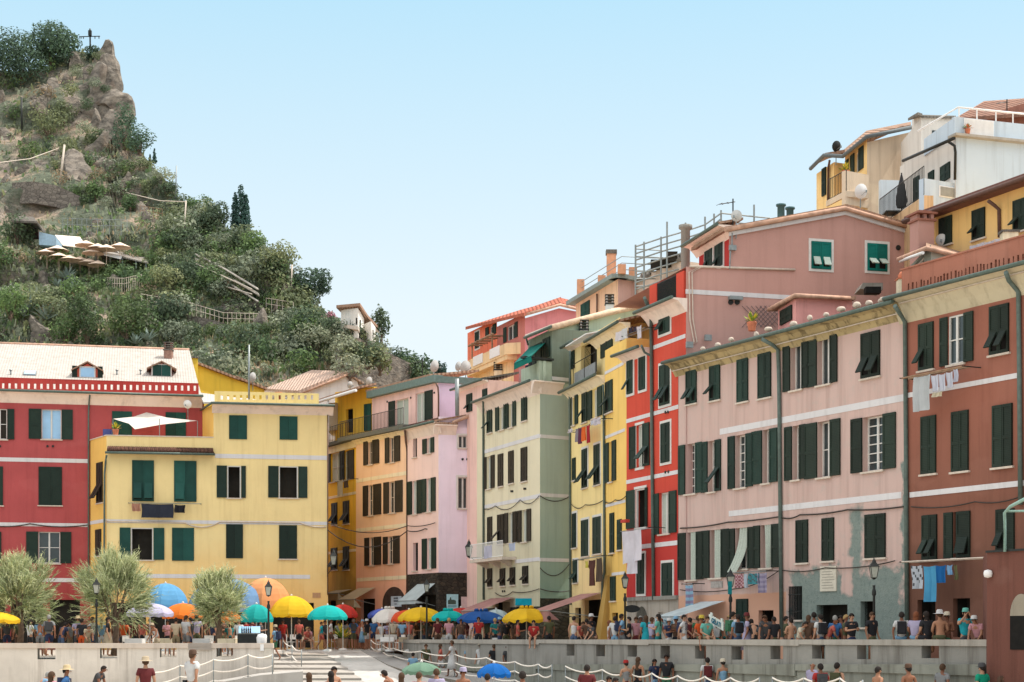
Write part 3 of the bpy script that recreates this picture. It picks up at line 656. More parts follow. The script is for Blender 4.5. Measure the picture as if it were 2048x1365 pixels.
f5b = Fac(670, 111.5, 748, 108.8)
pb = Bld('yellow attic storey with a shaded terrace and white awning beside the lilac penthouse', f5b, 'house', name='attic_storey', mats=[plaster('attic_yellow', (236, 190, 70), 1.35, var=.06)], z=zt); b = pb
b.win(f5b, 'd', 692, 706, 818, 866, a=0, b=0, sill=False); b.win(f5b, 'c', 729, 743, 808, 862, mat='shutteal', sill=False)
zz = f5b.z(710, 798); b.wall(f5b, 0, f5b.L, zt, zz + .6); b.shell([gp3(f5b, 748), gp3(f5b, 748, -4), gp3(f5b, 670, -4), gp3(f5b, 670)], zt, zz + .6); b.done()
mb = MB(); a_ = [f5b.P(.2, zz - .1, 1.5), f5b.P(f5b.L, zz + .3, 1.5), f5b.P(f5b.L, zz + .75, -.2), f5b.P(.2, zz + .35, -.2)]; mb.hexa(a_, [p + Vector((0, 0, .12)) for p in a_]); b.part('roof', mb, M['rooft'])
mb = MB(); mb.tube([f5b.P(.2, zz - .15, 1.5), f5b.P(f5b.L, zz + .22, 1.5)], .1, 8); mb.tube([f5b.P(1.0, zz - .1, 1.4), f5b.P(1.0, zt, 1.4)], .05, 6); b.part('awning_case', mb, M['white'])
f5c = Fac(655, 110.5, 693, 112)
mb = MB(); mb.prism([f5c.at(655, 862), f5c.at(692, 858), f5c.at(692, 806), f5c.at(655, 806)], Vector((0, 3, 0))); b.part('party_wall', mb, plaster('party_grey', (196, 188, 178), 1.15))
f6 = Fac(712, 107.2, 816, 101.5)
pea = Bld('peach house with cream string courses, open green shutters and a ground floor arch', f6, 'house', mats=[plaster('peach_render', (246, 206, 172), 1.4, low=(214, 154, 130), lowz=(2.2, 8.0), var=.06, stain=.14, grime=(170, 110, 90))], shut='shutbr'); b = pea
for x0, x1, y0, y1 in ((728, 759, 880, 929), (771, 801, 874, 925), (727, 763, 970, 1031), (768, 806, 963, 1026), (730, 763, 1075, 1131), (767, 800, 1073, 1128)): b.win(f6, 'o', x0, x1, y0, y1, a=.28, b=.42 if x0 < 764 else .38, bars=1, pane='dark', frame='sill')
b.win(f6, 'd', 766, 812, 1186, 1262, a=0, b=0, sill=False); b.win(f6, 'd', 722, 750, 1198, 1262, a=0, b=0, sill=False)
zt = f6.z(760, 872); b.wall(f6, 0, f6.L, -.2, zt); b.shell([gp3(f6, 816, 0), gp3(f6, 816, -7), gp3(f6, 712, -7), gp3(f6, 712)], -.2, zt); b.lid([gp3(f6, 816, 0), gp3(f6, 816, -7), gp3(f6, 712, -7), gp3(f6, 712)], zt); b.done()
for p0, p1 in (((713, 961), (814, 948)), ((713, 1060), (814, 1052)), ((714, 1160), (814, 1155))): b.band(f6, p0, p1, 7.5, 'cream')
b.eave(f6, 0, f6.L, zt, .28, .3, 'cream', None, roof=None)
mb = MB(); ua, ub = f6.u(766), f6.u(812); za, zb = f6.z(789, 1208), f6.z(789, 1172); n = 14
mb.fbox(f6, ua - .05, ub + .05, f6.z(789, 1186), zb + .12, -.05, .03)
for i in range(n):
 a0, a1 = math.pi * i / n, math.pi * (i + 1) / n; um, rr = (ua + ub) / 2, (ub - ua) / 2
 p = [(um - rr * math.cos(a0), za + (f6.z(789, 1174) - za) * math.sin(a0)), (um - rr * math.cos(a1), za + (f6.z(789, 1174) - za) * math.sin(a1))]
 mb.face([f6.P(p[0][0], p[0][1], .032), f6.P(p[1][0], p[1][1], .032), f6.P(p[1][0], zb + .12, .032), f6.P(p[0][0], zb + .12, .032)])
dk_ = MB(); pts = [(ua, za - 2)] + [((ua + ub) / 2 - (ub - ua) / 2 * math.cos(math.pi * i / n), za + (f6.z(789, 1174) - za) * math.sin(math.pi * i / n)) for i in range(n + 1)] + [(ub, za - 2)]
dk_.face([f6.P(u, z, .036) for u, z in pts]); b.part('archway', dk_, flat('arch_shade', (74, 58, 52), .9, .9, .35, 2))
b.part('arch', mb, b.mats[0])
zs = zt + .02
mb = MB(); mb.hexa([f6.P(-1.6, zs, .5), f6.P(f6.L + .3, zs, .5), f6.P(f6.L + .3, zs, -.4), f6.P(-1.6, zs, -.4)], [f6.P(-1.6, zs + .26, .5), f6.P(f6.L + .3, zs + .26, .5), f6.P(f6.L + .3, zs + .26, -.4), f6.P(-1.6, zs + .26, -.4)])
b.part('terrace_slab', mb, flat('slab_grey', (104, 104, 96), .9)); railing(b, [f6.P(-1.4, zs + .26, .42), f6.P(f6.L + .2, zs + .26, .42)], .95, 46)
b.pipe(f6, [(810, 862, .5), (812, 885, .15), (814.5, 905, .06), (814.5, 1225, .06)], .07, 'pipebr', .08)
zter = zs + .26
f7 = Fac(744, 108.2, 876, 101.2); f7s = Fac(876, 101.2, 914, 101.6)
pen = Bld('lilac penthouse with glazed doors and a grey-green fascia on the peach house terrace', f7, 'house', name='penthouse', mats=[plaster('penthouse_lilac', (224, 186, 178), 1.25, var=.05), plaster('penthouse_side', (204, 184, 204), 1.2, var=.05)], z=zter); b = pen
b.win(f7, 'o', 778, 817, 800, 858, a=.33, b=.0, sill=False, bars=0, pane='lace'); b.win(f7, 'o', 831, 866, 784, 850, a=.0, b=.44, sill=False, bars=0, pane='lace')
zt = f7.z(820, 779); b.wall(f7, 0, f7.L, zter - .3, zt); b.wall(f7s, 0, f7s.L, zter - 2.3, zt, 1)
b.shell([gp3(f7s, 914), gp3(f7s, 914, -6), gp3(f7, 744, -4), gp3(f7, 744)], zter - 2, zt); b.lid([gp3(f7, 744), gp3(f7s, 876), gp3(f7s, 914), gp3(f7s, 914, -6), gp3(f7, 744, -4)], zt); b.done()
b.vents(f7, [(775, 804), (822, 796), (869, 786)], .06)
mb = MB(); mb.fbox(f7, -.1, f7.L + .15, zt, zt + .42, -.3, .35); mb.fbox(f7s, -.2, f7s.L + 2.2, zt - .02, zt + .36, -.3, .2); b.part('fascia', mb, flat('fascia_greygreen', (108, 126, 120), .95))
rm = MB(); a_ = [f7.P(-.3, zt + .42, .3), f7.P(f7.L - .5, zt + .42, .3), f7.P(f7.L - 1.2, zt + 1.1, -3.6), f7.P(-.3, zt + 1.0, -3.6)]
rm.hexa(a_, [p + Vector((0, 0, .12)) for p in a_]); b.part('roof', rm, M['rooft'])
b.pipe(f7, [(872, 767, .3), (876, 775, .2), (877, 790, .05), (877, 842, .05)], .05, 'pipebr', .08)
f8 = Fac(815, 101.4, 877, 97.8); f8s = Fac(877, 97.8, 966, 98.6)
lil = Bld('pale lilac corner house with a rough dark stone ground floor', f8, 'house', mats=[plaster('lilac_front', (240, 206, 194), 1.36, low=(214, 176, 172), lowz=(3, 8), var=.05, stain=.1), plaster('lilac_side', (208, 192, 204), 1.36, low=(186, 170, 176), lowz=(3, 7), var=.06, stain=.12), rubble('dark_rubble', (78, 68, 58), (48, 44, 40), 1.0, 3.2)], shut='shut'); b = lil  # peach front, lilac flank: bounced light and shade painted into the colours
zb = f8s.z(920, 1146)
for x0, x1, y0, y1 in ((846, 869, 877, 907),): b.win(f8, 'o', x0, x1, y0, y1, a=.36, b=.28, pane='lace', bars=0)
b.win(f8, 'd', 826, 834, 876, 915, a=0, b=0)
for x0, x1, y0, y1 in ((815, 844, 962, 1029), (844, 872, 957, 1024), (845, 873, 1077, 1138)): b.win(f8, 'o', x0, x1, y0, y1, a=.34, b=.32, pane='lace', bars=0)
b.win(f8, 'd', 826, 836, 1086, 1142, a=0, b=0)
b.win(f8s, 'o', 917, 954, 872, 897, a=0, b=.52, bars=0, trim=True); b.win(f8s, 'o', 916, 951, 955, 1018, a=0, b=.42, bars=0, trim=True, r='f', flap=.5)
b.vents(f8s, [(925, 919), (934.5, 919)], .07)
b.win(f8, 'd', 838, 872, 1190, 1262, a=0, b=0, sill=False); b.win(f8s, 'd', 912, 935, 1200, 1262, a=0, b=0, sill=False)
zt = f8.z(850, 852)
for fc, m in ((f8, 0), (f8s, 1)): b.wall(fc, 0, fc.L, zb, zt + (.35 if m else 0), m); b.wall(fc, 0, fc.L, -.2, zb, 2)
b.shell([gp3(f8s, 966), gp3(f8s, 966, -7), gp3(f8, 815, -6), gp3(f8, 815)], -.2, zt, 1); b.lid([gp3(f8, 815), gp3(f8s, 877), gp3(f8s, 966), gp3(f8s, 966, -7), gp3(f8, 815, -6)], zt + .3, 1)
P = lambda x, y, d=0: f8s.at(x, y, d)
b.mb.prism([P(877, 856), P(966, 856), P(966, 822), P(910, 838), P(877, 852)], Vector((0, 5, 0)), 1); b.done()
b.eave(f8, 0, f8.L + .25, zt, .62, .42, 'soffit', 'gutter', run=2.2, rise=.55, roof='rooft')
b.eave(f8s, -.3, f8s.u(912), f8s.z(890, 851), .55, .42, 'soffit', None, run=1.2, rise=.3, roof='rooft')
mb = MB(); mb.tube([P(905, 846, .2), P(966, 821, .2)], .1, 8); b.part('verge', mb, M['ridge'])
f9 = Fac(917, 99.5, 976, 95.5)
sml = Bld('small pink house top with a dark eave between the lilac and the green house', f9, 'house', mats=[plaster('small_pink', (226, 188, 176), 1.25, var=.06)]); b = sml
b.win(f9, 'fl', 934, 945, 788, 824, flap=.7, sill=False); b.win(f9, 'c', 966, 975, 778, 795, sill=False)
zt = f9.z(950, 776) + .2; b.wall(f9, 0, f9.L, -.2, zt); b.shell([gp3(f9, 976), gp3(f9, 976, -5), gp3(f9, 917, -5), gp3(f9, 917)], -.2, zt); b.lid([gp3(f9, 976), gp3(f9, 976, -5), gp3(f9, 917, -5), gp3(f9, 917)], zt); b.done()
b.eave(f9, -.2, f9.L, zt, .15, .35, 'soffit', 'gutter', run=2.0, rise=.5, roof='roofdk')
mb = MB(); mb.tube([pt(914, 758, 97), pt(914.5, 832, 97)], .12, 8); b.part('flue', mb, M['grey'])
# ================================================================== houses in the middle and on the right
f10 = Fac(966, 93.0, 1080, 85.0); f10s = Fac(1080, 85.0, 1141, 86.0)
grn = Bld('sage green corner house with white string courses and a turquoise awning terrace on top', f10, 'house', mats=[plaster('sage_bounce_lit', (198, 188, 162), 1.28, low=(168, 162, 138), lowz=(2, 8), var=.05, stain=.14), plaster('sage_shaded', (148, 160, 148), 1.3, low=(112, 136, 124), lowz=(2, 8), var=.05, stain=.14), rubble('dark_rubble_b', (76, 72, 62), (52, 50, 44), 1.0, 3.0)], shut='shut'); b = grn  # lighter front, darker flank: bounce and shade painted into one green
for k, x0, x1, y0, y1 in (('fl', 975, 985, 814, 866), ('c', 1044, 1055, 787, 842), ('c', 997, 1007, 908, 973), ('c', 1018, 1028, 902, 967), ('c', 1043, 1055, 895, 963), ('c', 976, 985, 1034, 1090), ('fl', 996, 1008, 1029, 1088), ('f', 976, 985, 1137, 1174), ('f', 1001, 1011, 1137, 1172), ('f', 1021, 1031, 1135, 1170), ('f', 1046, 1057, 1132, 1168)): b.win(f10, k, x0, x1, y0, y1, mat='shut' if y0 < 880 else 'shutbr', flap=.75)
for x0, x1, y0, y1 in ((992, 1016, 802, 860), (1012, 1033, 795, 855), (967, 990, 913, 978), (1010, 1034, 1025, 1086), (1036, 1063, 1020, 1084)): b.win(f10, 'o', x0, x1, y0, y1, a=.3, b=.3, bars=0, mat='shut' if y0 < 880 else 'shutbr', pane='lace')
b.vents(f10, [(1023, 983), (1026, 983), (1049, 978), (1052, 978), (1006, 1183), (1010, 1183)], .06)
b.win(f10, 'd', 990, 1020, 1205, 1262, a=0, b=0, sill=False); b.win(f10, 'd', 1032, 1062, 1205, 1262, a=0, b=0, sill=False)
zt = f10.z(1030, 782); zl = f10.z(1078, 1197)
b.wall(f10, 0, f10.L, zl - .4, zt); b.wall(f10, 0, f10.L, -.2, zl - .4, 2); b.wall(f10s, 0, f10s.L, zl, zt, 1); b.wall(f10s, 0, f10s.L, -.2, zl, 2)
b.shell([gp3(f10s, 1141), gp3(f10s, 1141, -9), gp3(f10, 966, -8), gp3(f10, 966)], -.2, zt); b.lid([gp3(f10, 966), gp3(f10s, 1080), gp3(f10s, 1141), gp3(f10s, 1141, -9), gp3(f10, 966, -8)], zt); b.done()
for p0, p1 in (((966, 905), (1079, 872)), ((966, 1017), (1079, 990)), ((1030, 1123), (1079, 1119))): b.band(f10, p0, p1, 7.5)
for p0, p1 in (((1080, 872.5), (1137, 877)), ((1080, 989), (1137, 994)), ((1080, 1119), (1139, 1122)), ((1105, 757), (1137, 760))): b.band(f10s, p0, p1, 7)
b.eave(f10, -.1, f10.L + .1, zt, .62, .55, 'soffit', 'gutter', roof=None); b.eave(f10s, -.5, 1.3, zt, .62, .3, 'soffit', None, roof=None)
b.pipe(f10, [(966, 798, .5), (966.5, 815, .2), (966.5, 835, .07), (967, 1200, .07)], .06)
f11 = Fac(1056, 90.0, 1104, 86.6); f11s = Fac(1104, 86.6, 1226, 90.0)
b2 = Bld('green upper storey with a sloping pale tile coping and slatted chimneys', f11s, 'house', name='upper_storey', mats=[plaster('sage_upper', (178, 196, 176), 1.2, var=.05, stain=.16)], z=zt)
P = lambda x, y, d=0: f11s.at(x, y, d); back = Vector((0, 6, 0))
b2.mb.prism([P(1104, 770), P(1226, 770), P(1300, 745), P(1300, 618), P(1226, 622), P(1104, 659)], back); b2.done()
mb = MB(); mb.tube([P(1098, 657, .1), P(1216, 626, .1), P(1300, 608, .1)], .16, 8); b2.part('coping', mb, flat('pale_tiles', (232, 206, 178), .85, .9, .2, 4))
mb = MB(); a_ = [f11.at(1050, 676, .5), f11.at(1104, 655, .5), P(1104, 655), f11.at(1050, 676, -2)]; mb.hexa(a_, [p + Vector((0, 0, .16)) for p in a_]); b2.part('eave', mb, M['soffit'])
mb = MB(); mb.tube([f11.at(1049, 676, .55), f11.at(1102, 654, .55)], .08, 7); mb.tube([f11.at(1053, 679, .5), f11.at(1056, 690, .1)], .05, 6); b2.part('gutter', mb, M['gutter'])
for x, y0, h in ((1168, 664, 14), (1219, 612, 14)):
 c_ = P(x, y0 + 12, .25 if x < 1200 else -.6); chimney(b2, c_ - Vector((0, 0, .5)), .42, .42, h * 88 / F + .5, M['band'], cap='slabs', capmat=M['iron'])
f12 = Fac(1000, 90.5, 1106, 84.9)
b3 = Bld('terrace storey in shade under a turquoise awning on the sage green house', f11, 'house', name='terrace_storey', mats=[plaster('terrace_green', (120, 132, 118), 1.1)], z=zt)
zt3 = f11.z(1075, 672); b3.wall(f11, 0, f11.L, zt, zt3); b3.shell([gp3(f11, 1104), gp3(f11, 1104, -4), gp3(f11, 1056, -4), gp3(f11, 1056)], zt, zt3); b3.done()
b3.win(f11, 'c', 1087, 1101, 676, 716, sill=False); b3.win(f11, 'c', 1060, 1084, 690, 745, sill=False)
mb = MB(); mb.fbox(f10, f10.L - 3.2, f10.L - .1, zt + .02, f10s.z(1090, 722), -.35, -.2); mb.fbox(f10s, -.0, f10s.u(1106), zt + .02, f10s.z(1090, 722), -.3, -.1); b3.part('parapet', mb, plaster('parapet_green', (168, 182, 164), 1.2))
mb = MB(); zr = f10s.z(1090, 720); mb.fbox(f10s, -.9, f10s.u(1108), zr, zr + .1, -.4, .0); b3.part('coping', mb, M['iron'])
f13 = Fac(1139, 84.4, 1210, 78.6); f13b = Fac(1210, 78.6, 1253, 75.2)
crm = Bld('cream yellow house with white window surrounds and washing under its eaves', f13, 'house', mats=[plaster('cream_yellow', (228, 204, 142), 1.3, low=(206, 180, 130), lowz=(3, 8), var=.05, stain=.14)], shut='shut'); b = crm
b.win(f13, 'o', 1144, 1157, 792, 850, a=.1, b=.45, bars=0, pane='lace', trim=True)
for k, x0, x1, y0, y1, tr in (('fl', 1165, 1175, 786, 845, 0), ('c', 1146, 1152, 916, 961, 0), ('f', 1165, 1176, 898, 976, 1), ('f', 1189, 1201, 889, 970, 1), ('c', 1146, 1154, 1027, 1096, 1), ('c', 1164, 1178, 1040, 1113, 1), ('c', 1187, 1203, 1034, 1108, 1), ('f', 1147, 1156, 1121, 1166, 1)): b.win(f13, k, x0, x1, y0, y1, mat='shut', flap=.62, trim=bool(tr))
b.win(f13, 'o', 1177, 1205, 778, 836, a=.3, b=.3, bars=0, pane='lace')
b.win(f13, 'd', 1150, 1162, 1216, 1262, a=0, b=0, sill=False); b.win(f13, 'd', 1170, 1204, 1200, 1262, a=0, b=0, sill=False)
zt = f13.z(1175, 768); b.wall(f13, 0, f13.L, -.2, zt); b.shell([gp3(f13, 1210), gp3(f13, 1210, -6), gp3(f13, 1139, -6), gp3(f13, 1139)], -.2, zt); b.lid([gp3(f13, 1210), gp3(f13, 1210, -6), gp3(f13, 1139, -6), gp3(f13, 1139)], zt); b.done()
b.eave(f13, -.1, f13.L, zt, .35, .45, 'cream', 'gutter', roof=None)
b.pipe(f13, [(1140, 702, .3), (1140, 760, .12), (1139.5, 790, .06), (1141, 1210, .06)], .06)
f14 = Fac(1140, 86.4, 1206, 80.6)
b2 = Bld('cream attic storey with a loggia, grey railing panel and white slatted awning', f14, 'house', name='attic_storey', mats=[plaster('cream_attic', (232, 210, 152), 1.3, var=.05)], z=zt)
b2.win(f14, 'c', 1144, 1150, 702, 738, sill=False); b2.win(f14, 'd', 1162, 1194, 684, 752, a=0, b=0, sill=False); b2.win(f14, 'c', 1203, 1226, 676, 712, sill=False)
zt2 = f14.z(1170, 678); b2.wall(f14, 0, f14.L + 2.8, zt, zt2, depth=.5); b2.shell([gp3(f14, 1226), gp3(f14, 1226, -4), gp3(f14, 1140, -4), gp3(f14, 1140)], zt, zt2); b2.lid([gp3(f14, 1226), gp3(f14, 1226, -4), gp3(f14, 1140, -4), gp3(f14, 1140)], zt2); b2.done()
mb = MB(); mb.fbox(f14, f14.u(1161), f14.u(1204), zt + .1, zt + .95, .28, .32); b2.part('balcony_panel', mb, flat('panel_grey', (128, 132, 134), 1.1)); railing(b2, [f14.P(f14.u(1160), zt + .35, .34), f14.P(f14.u(1205), zt + .35, .34)], 1.0, 2)
mb = MB()
for i in range(14):
 u = f14.u(1158) + (f14.u(1200) - f14.u(1158)) * i / 14; w_ = (f14.u(1200) - f14.u(1158)) / 14
 mb.hexa([f14.P(u, zt2 - .25, .7), f14.P(u + w_ * .8, zt2 - .25, .7), f14.P(u + w_ * .8, zt2 - .1, 0), f14.P(u, zt2 - .1, 0)], [f14.P(u, zt2 - .2, .7), f14.P(u + w_ * .8, zt2 - .2, .7), f14.P(u + w_ * .8, zt2 - .05, 0), f14.P(u, zt2 - .05, 0)])
b2.part('awning', mb, M['white'])
b2.eave(f14, 0, f14.u(1162), zt2, .2, .4, 'soffit', 'gutter', run=1.6, rise=.4, roof='rooft')
b2.eave(f14, f14.u(1192), f14.L + 4.2, f14.z(1230, 662), .35, .5, 'cream', 'gutter', run=2.5, rise=.8, roof='rooft')
ny = Bld('narrow warm yellow house with a buttress foot beside the bright red house', f13b, 'house', mats=[plaster('warm_yellow', (222, 184, 104), 1.3, low=(196, 158, 84), lowz=(2, 7), var=.06, stain=.14)], shut='shut'); b = ny
for k, x0, x1, y0, y1 in (('fl', 1212, 1226, 762, 825), ('c', 1221, 1229, 1026, 1106), ('c', 1236, 1244, 1039, 1100), ('c', 1222, 1232, 1153, 1202)): b.win(f13b, k, x0, x1, y0, y1, flap=.75, mat='shut')
b.win(f13b, 'o', 1211, 1233, 884, 964, a=.34, b=.34, bars=0, pane='lace')
b.win(f13b, 'd', 1224, 1236, 1226, 1262, a=0, b=0, sill=False)
zt = f13b.z(1230, 690); b.wall(f13b, 0, f13b.L, -.2, zt); b.shell([gp3(f13b, 1253), gp3(f13b, 1253, -6), gp3(f13b, 1210, -6), gp3(f13b, 1210)], -.2, zt); b.lid([gp3(f13b, 1253), gp3(f13b, 1253, -6), gp3(f13b, 1210, -6), gp3(f13b, 1210)], zt); b.done()
for p0, p1 in (((1210, 875), (1250, 861)), ((1211, 1013), (1251, 1002)), ((1224, 1149), (1250, 1146)), ((1210, 746), (1248, 728))): b.band(f13b, p0, p1, 6)
b.pipe(f13b, [(1206, 770, .2), (1207.5, 800, .07), (1209, 1146, .07), (1205, 1160, .1), (1204, 1215, .1)], .06)
mb = MB(); ub = f13b.u(1216)
mb.hexa([f13b.P(-.5, -.2, .55), f13b.P(.7, -.2, .55), f13b.P(.7, -.2, 0), f13b.P(-.5, -.2, 0)], [f13b.P(.3, f13b.z(1212, 1152), .06), f13b.P(.75, f13b.z(1212, 1152), .06), f13b.P(.75, f13b.z(1212, 1152), 0), f13b.P(.3, f13b.z(1212, 1152), 0)]); b.part('buttress', mb, plaster('buttress_ochre', (190, 152, 84), 1.0, stain=.3))
f15 = Fac(1253, 75.2, 1372, 69.6)
rd = plaster('bright_red', (204, 78, 60), .98, low=(180, 52, 50), lowz=(3, 8.5), var=.05, stain=.12, grime=(130, 60, 55))
red = Bld('tall bright red house with white window surrounds and a pale stone ground floor', f15, 'house', mats=[rd, plaster('stone_plinth', (168, 158, 146), 1.05, var=.12, stain=.4)], shut='shut'); b = red
for k, x0, x1, y0, y1, tr in (('fl', 1319, 1341, 607, 667, 1), ('fl', 1255, 1267, 721, 788, 1), ('c', 1279, 1292, 714, 780, 1), ('f', 1320, 1341, 729, 810, 1), ('c', 1323, 1341, 846, 925, 1), ('c', 1325, 1346, 1126, 1192, 1), ('c', 1275, 1290, 1108, 1188, 1)): b.win(f15, k, x0, x1, y0, y1, trim=True, sill=False, flap=.55)
b.win(f15, 'o', 1260, 1300, 850, 935, a=.33, b=.33, trim=True, sill=False, r='f', flap=.7, bars=0, pane='lace')
b.win(f15, 'd', 1254, 1296, 979, 1056, a=.42, b=.10, trim=True, sill=False); b.win(f15, 'o', 1305, 1354, 985, 1068, a=.29, b=.29, bars=0, pane='lace')
b.vents(f15, [(1332, 825), (1337, 824.5), (1332, 945), (1338, 944)], .06)
zp = f15.z(1310, 1196); zt = f15.z(1336, 612); zlow = f15.z(1275, 704)
b.win(f15, 'n', 1316, 1327, 1225, 1248, sill=False); b.win(f15, 'd', 1350, 1362, 1227, 1262, a=0, b=0, sill=False)
us = f15.u(1301); b.wall(f15, 0, us, zp, zlow); ue_ = f15.u(1356.5); zsp = f15.z(1356, 722); b.wall(f15, us, ue_, zp, zsp); b.wall(f15, us, f15.L, zsp, zt); b.wall(f15, 0, ue_, -.2, zp, 1)
b.shell([gp3(f15, 1372), gp3(f15, 1372, -8), gp3(f15, 1253, -8), gp3(f15, 1253)], -.2, zlow); b.lid([gp3(f15, 1372), gp3(f15, 1372, -8), gp3(f15, 1253, -8), gp3(f15, 1253)], zlow)
m1, m2 = f15.P(us, 0), f15.P(us, 0, -6); b.shell([m1, m2, gp3(f15, 1372, -6), gp3(f15, 1372)], zlow, zt); b.lid([m1, m2, gp3(f15, 1372, -6), gp3(f15, 1372)], zt)
b.mb.prism([f15.P(-.6, zlow, -2.2), f15.P(us, zlow, -2.2), f15.P(us, f15.z(1300, 645), -2.2), f15.P(1.2, f15.z(1262, 660), -2.2), f15.P(-.6, f15.z(1240, 668), -2.2)], Vector((-f15.n.x, -f15.n.y, 0)) * 3)
b.done()
for p0, p1, h in (((1302, 694), (1371, 676), 8), ((1253, 842), (1357, 815), 8), ((1253, 965), (1357, 944), 8), ((1268, 1096), (1357, 1085), 9), ((1302, 1090), (1357, 1085), 0.1)): b.band(f15, p0, p1, h)
b.eave(f15, us - .2, f15.L + .02, zt, .55, .6, 'soffit', 'gutter', roof=None); b.eave(f15, -.3, us - .1, zlow, .3, .5, 'soffit', 'gutter', roof=None)
b.pipe(f15, [(1289, 596, .8), (1296, 612, .4), (1302, 625, .1), (1304, 900, .08), (1307, 1200, .08)], .075)
b.pipe(f15, [(1283, 692, .6), (1289, 705, .3), (1302, 712, .12)], .055)
mb = MB(); zc = f15.z(1310, 1196); mb.fbox(f15, .1, ue_, zc - .1, zc + .06, -.02, .12); b.part('plinth_cornice', mb, M['concdk'])
mb = MB(); pts = [(f15.u(1272), -.2)] + [((f15.u(1272) + f15.u(1296)) / 2 - (f15.u(1296) - f15.u(1272)) / 2 * math.cos(math.pi * i / 10), f15.z(1284, 1248) + (f15.z(1284, 1213) - f15.z(1284, 1248)) * math.sin(math.pi * i / 10)) for i in range(11)] + [(f15.u(1296), -.2)]
mb.face([f15.P(u, z, .02) for u, z in pts]); b.part('archway', mb, flat('arch_dark', (86, 82, 74), .9, .9, .3))
zt_ = zt; mb = MB()
for x in (1308, 1362): mb = MB(); mb.fbox(f15, f15.u(x) - .35, f15.u(x) + .35, zt_ + .02, zt_ + 1.15, -.5, .05); b.part('parapet_post', mb, rd)
pass; railing(b, [f15.P(f15.u(1315), zt_ + .1, .0), f15.P(f15.u(1356), zt_ + .1, .0)], .95, 30)
fl = MB(); rnd = random.Random(3)
for i in range(260):
 u = f15.u(1315) + (f15.u(1356) - f15.u(1315)) * rnd.random(); z = zt_ + .15 + .8 * rnd.random() ** 1.3; c_ = f15.P(u, z, -.12 - .25 * rnd.random()); s_ = .06
 fl.face([c_ + Vector((-s_, 0, -s_)), c_ + Vector((s_, rnd.uniform(-.05, .05), -s_)), c_ + Vector((s_ * .5, 0, s_))], rnd.choice((0, 0, 1, 1, 2)))
tag(fl.build('potted_plants', [M['leafpot'], M['gold'], M['flower']], None), 'yellow and red flowering plants along the iron railing on top of the red house', 'plants')
f16 = Fac(1372, 69.6, 1852, 72.6)
M['turqsunlit'] = louvre('flap_painted_sun', (206, 222, 210), 1.5)  # paler copy of the turquoise: sunlight on the flaps painted in
mau = Bld('big mauve gabled house flank with two turquoise shuttered windows and a brick chimney', f16, 'house', mats=[plaster('mauve_render', (172, 132, 122), 1.22, low=(172, 142, 136), lowz=(11, 15), var=.05, stain=.12)], shut='turq'); b = mau
P = lambda x, y, d=0: f16.at(x, y, d)
b.win(f16, 'f', 1622, 1662, 484, 539, trim=True, flap=.45, sill=False, mat='turq', fm=M['turqsunlit']); b.win(f16, 'f', 1734, 1774, 488, 543, trim=True, flap=.9, sill=False, mat='turq', fm=M['turqsunlit'])
zz = f16.z(1600, 536); y_r = lambda x: f16.z(x, 536)
b.wall(f16, 0, f16.L, -.2, f16.z(1700, 474 + 0)) if False else None
z_lo = f16.z(1600, 548); b.wall(f16, 0, f16.L, -.2, z_lo)
uh = f16.u(1458); ue = f16.u(1846); zg = min(f16.z(1458, 466), f16.z(1846, 470)); b.wall(f16, uh, ue, z_lo, zg)
b.mb.face([f16.P(uh, zg), f16.P(ue, zg), P(1846, 463), P(1690, 421), P(1458, 463)])
bk = Vector((-f16.n.x, -f16.n.y, 0)) * 9
bkl = Vector((gx(1398, 74.0) - gx(1462, 70.4), 3.6, 0)); g0, g1, gp_ = P(1458, 463), P(1846, 463), P(1690, 421)
b.shell([gp3(f16, 1852), gp3(f16, 1852, -9), gp3(f16, 1458, -9), gp3(f16, 1458)], -.2, z_lo); b.lid([gp3(f16, 1372), gp3(f16, 1852), gp3(f16, 1852, -9), gp3(f16, 1372, -9)], z_lo - .01)
b.mb.face([f16.P(ue, z_lo), g1, g1 + bk, f16.P(ue, z_lo) + bk]); b.done()
rm = MB(); up = Vector((0, 0, .14)); fw = Vector((f16.n.x, f16.n.y, 0)) * .22
for a_, c_, k_ in ((P(1446, 463), P(1690, 418), bkl), (P(1690, 418), P(1838, 463), bk)):
 rm.hexa([a_ + fw, c_ + fw, c_ + k_, a_ + k_], [a_ + fw + up, c_ + fw + up, c_ + k_ + up, a_ + k_ + up])
b.part('roof', rm, M['rooft'])
mb = MB()
for a_, c_ in ((P(1458, 465, .02), P(1690, 423, .02)), (P(1690, 423, .02), P(1836, 467, .02))): d_ = Vector((0, 0, -.16)); o_ = fw * .4; mb.hexa([a_ + d_ + o_, c_ + d_ + o_, c_ + d_ - o_ * .2, a_ + d_ - o_ * .2], [a_ + o_, c_ + o_, c_ - o_ * .2, a_ - o_ * .2])
b.part('verge', mb, M['band'])
mb = MB(); mb.tube([P(1450, 460, .22), P(1690, 417, .22), P(1836, 460, .22)], .1, 8); b.part('ridge', mb, M['ridge'])
b.band(f16, (1372, 581), (1705, 605), 9)
mb = MB(); mb.tube([P(1380, 533, .05), P(1590, 540, .05)], .05, 6); b.part('ledge', mb, M['sill'])
b.vents(f16, [(1796, 496), (1461, 605), (1474, 605)], .11)
mb = MB(); mb.fbox(f16, f16.u(1456), f16.u(1482), f16.z(1468, 601), f16.z(1468, 594), 0, .22); b.part('vent_hood', mb, M['grey'])
c_ = pt(1844, 545, 68.3); chimney(b, c_, .7, .7, (545 - 446) * 68.3 / F, b.mats[0], f16.ang, 'cowl', flat('chimney_cap', (150, 100, 84), 1.0))
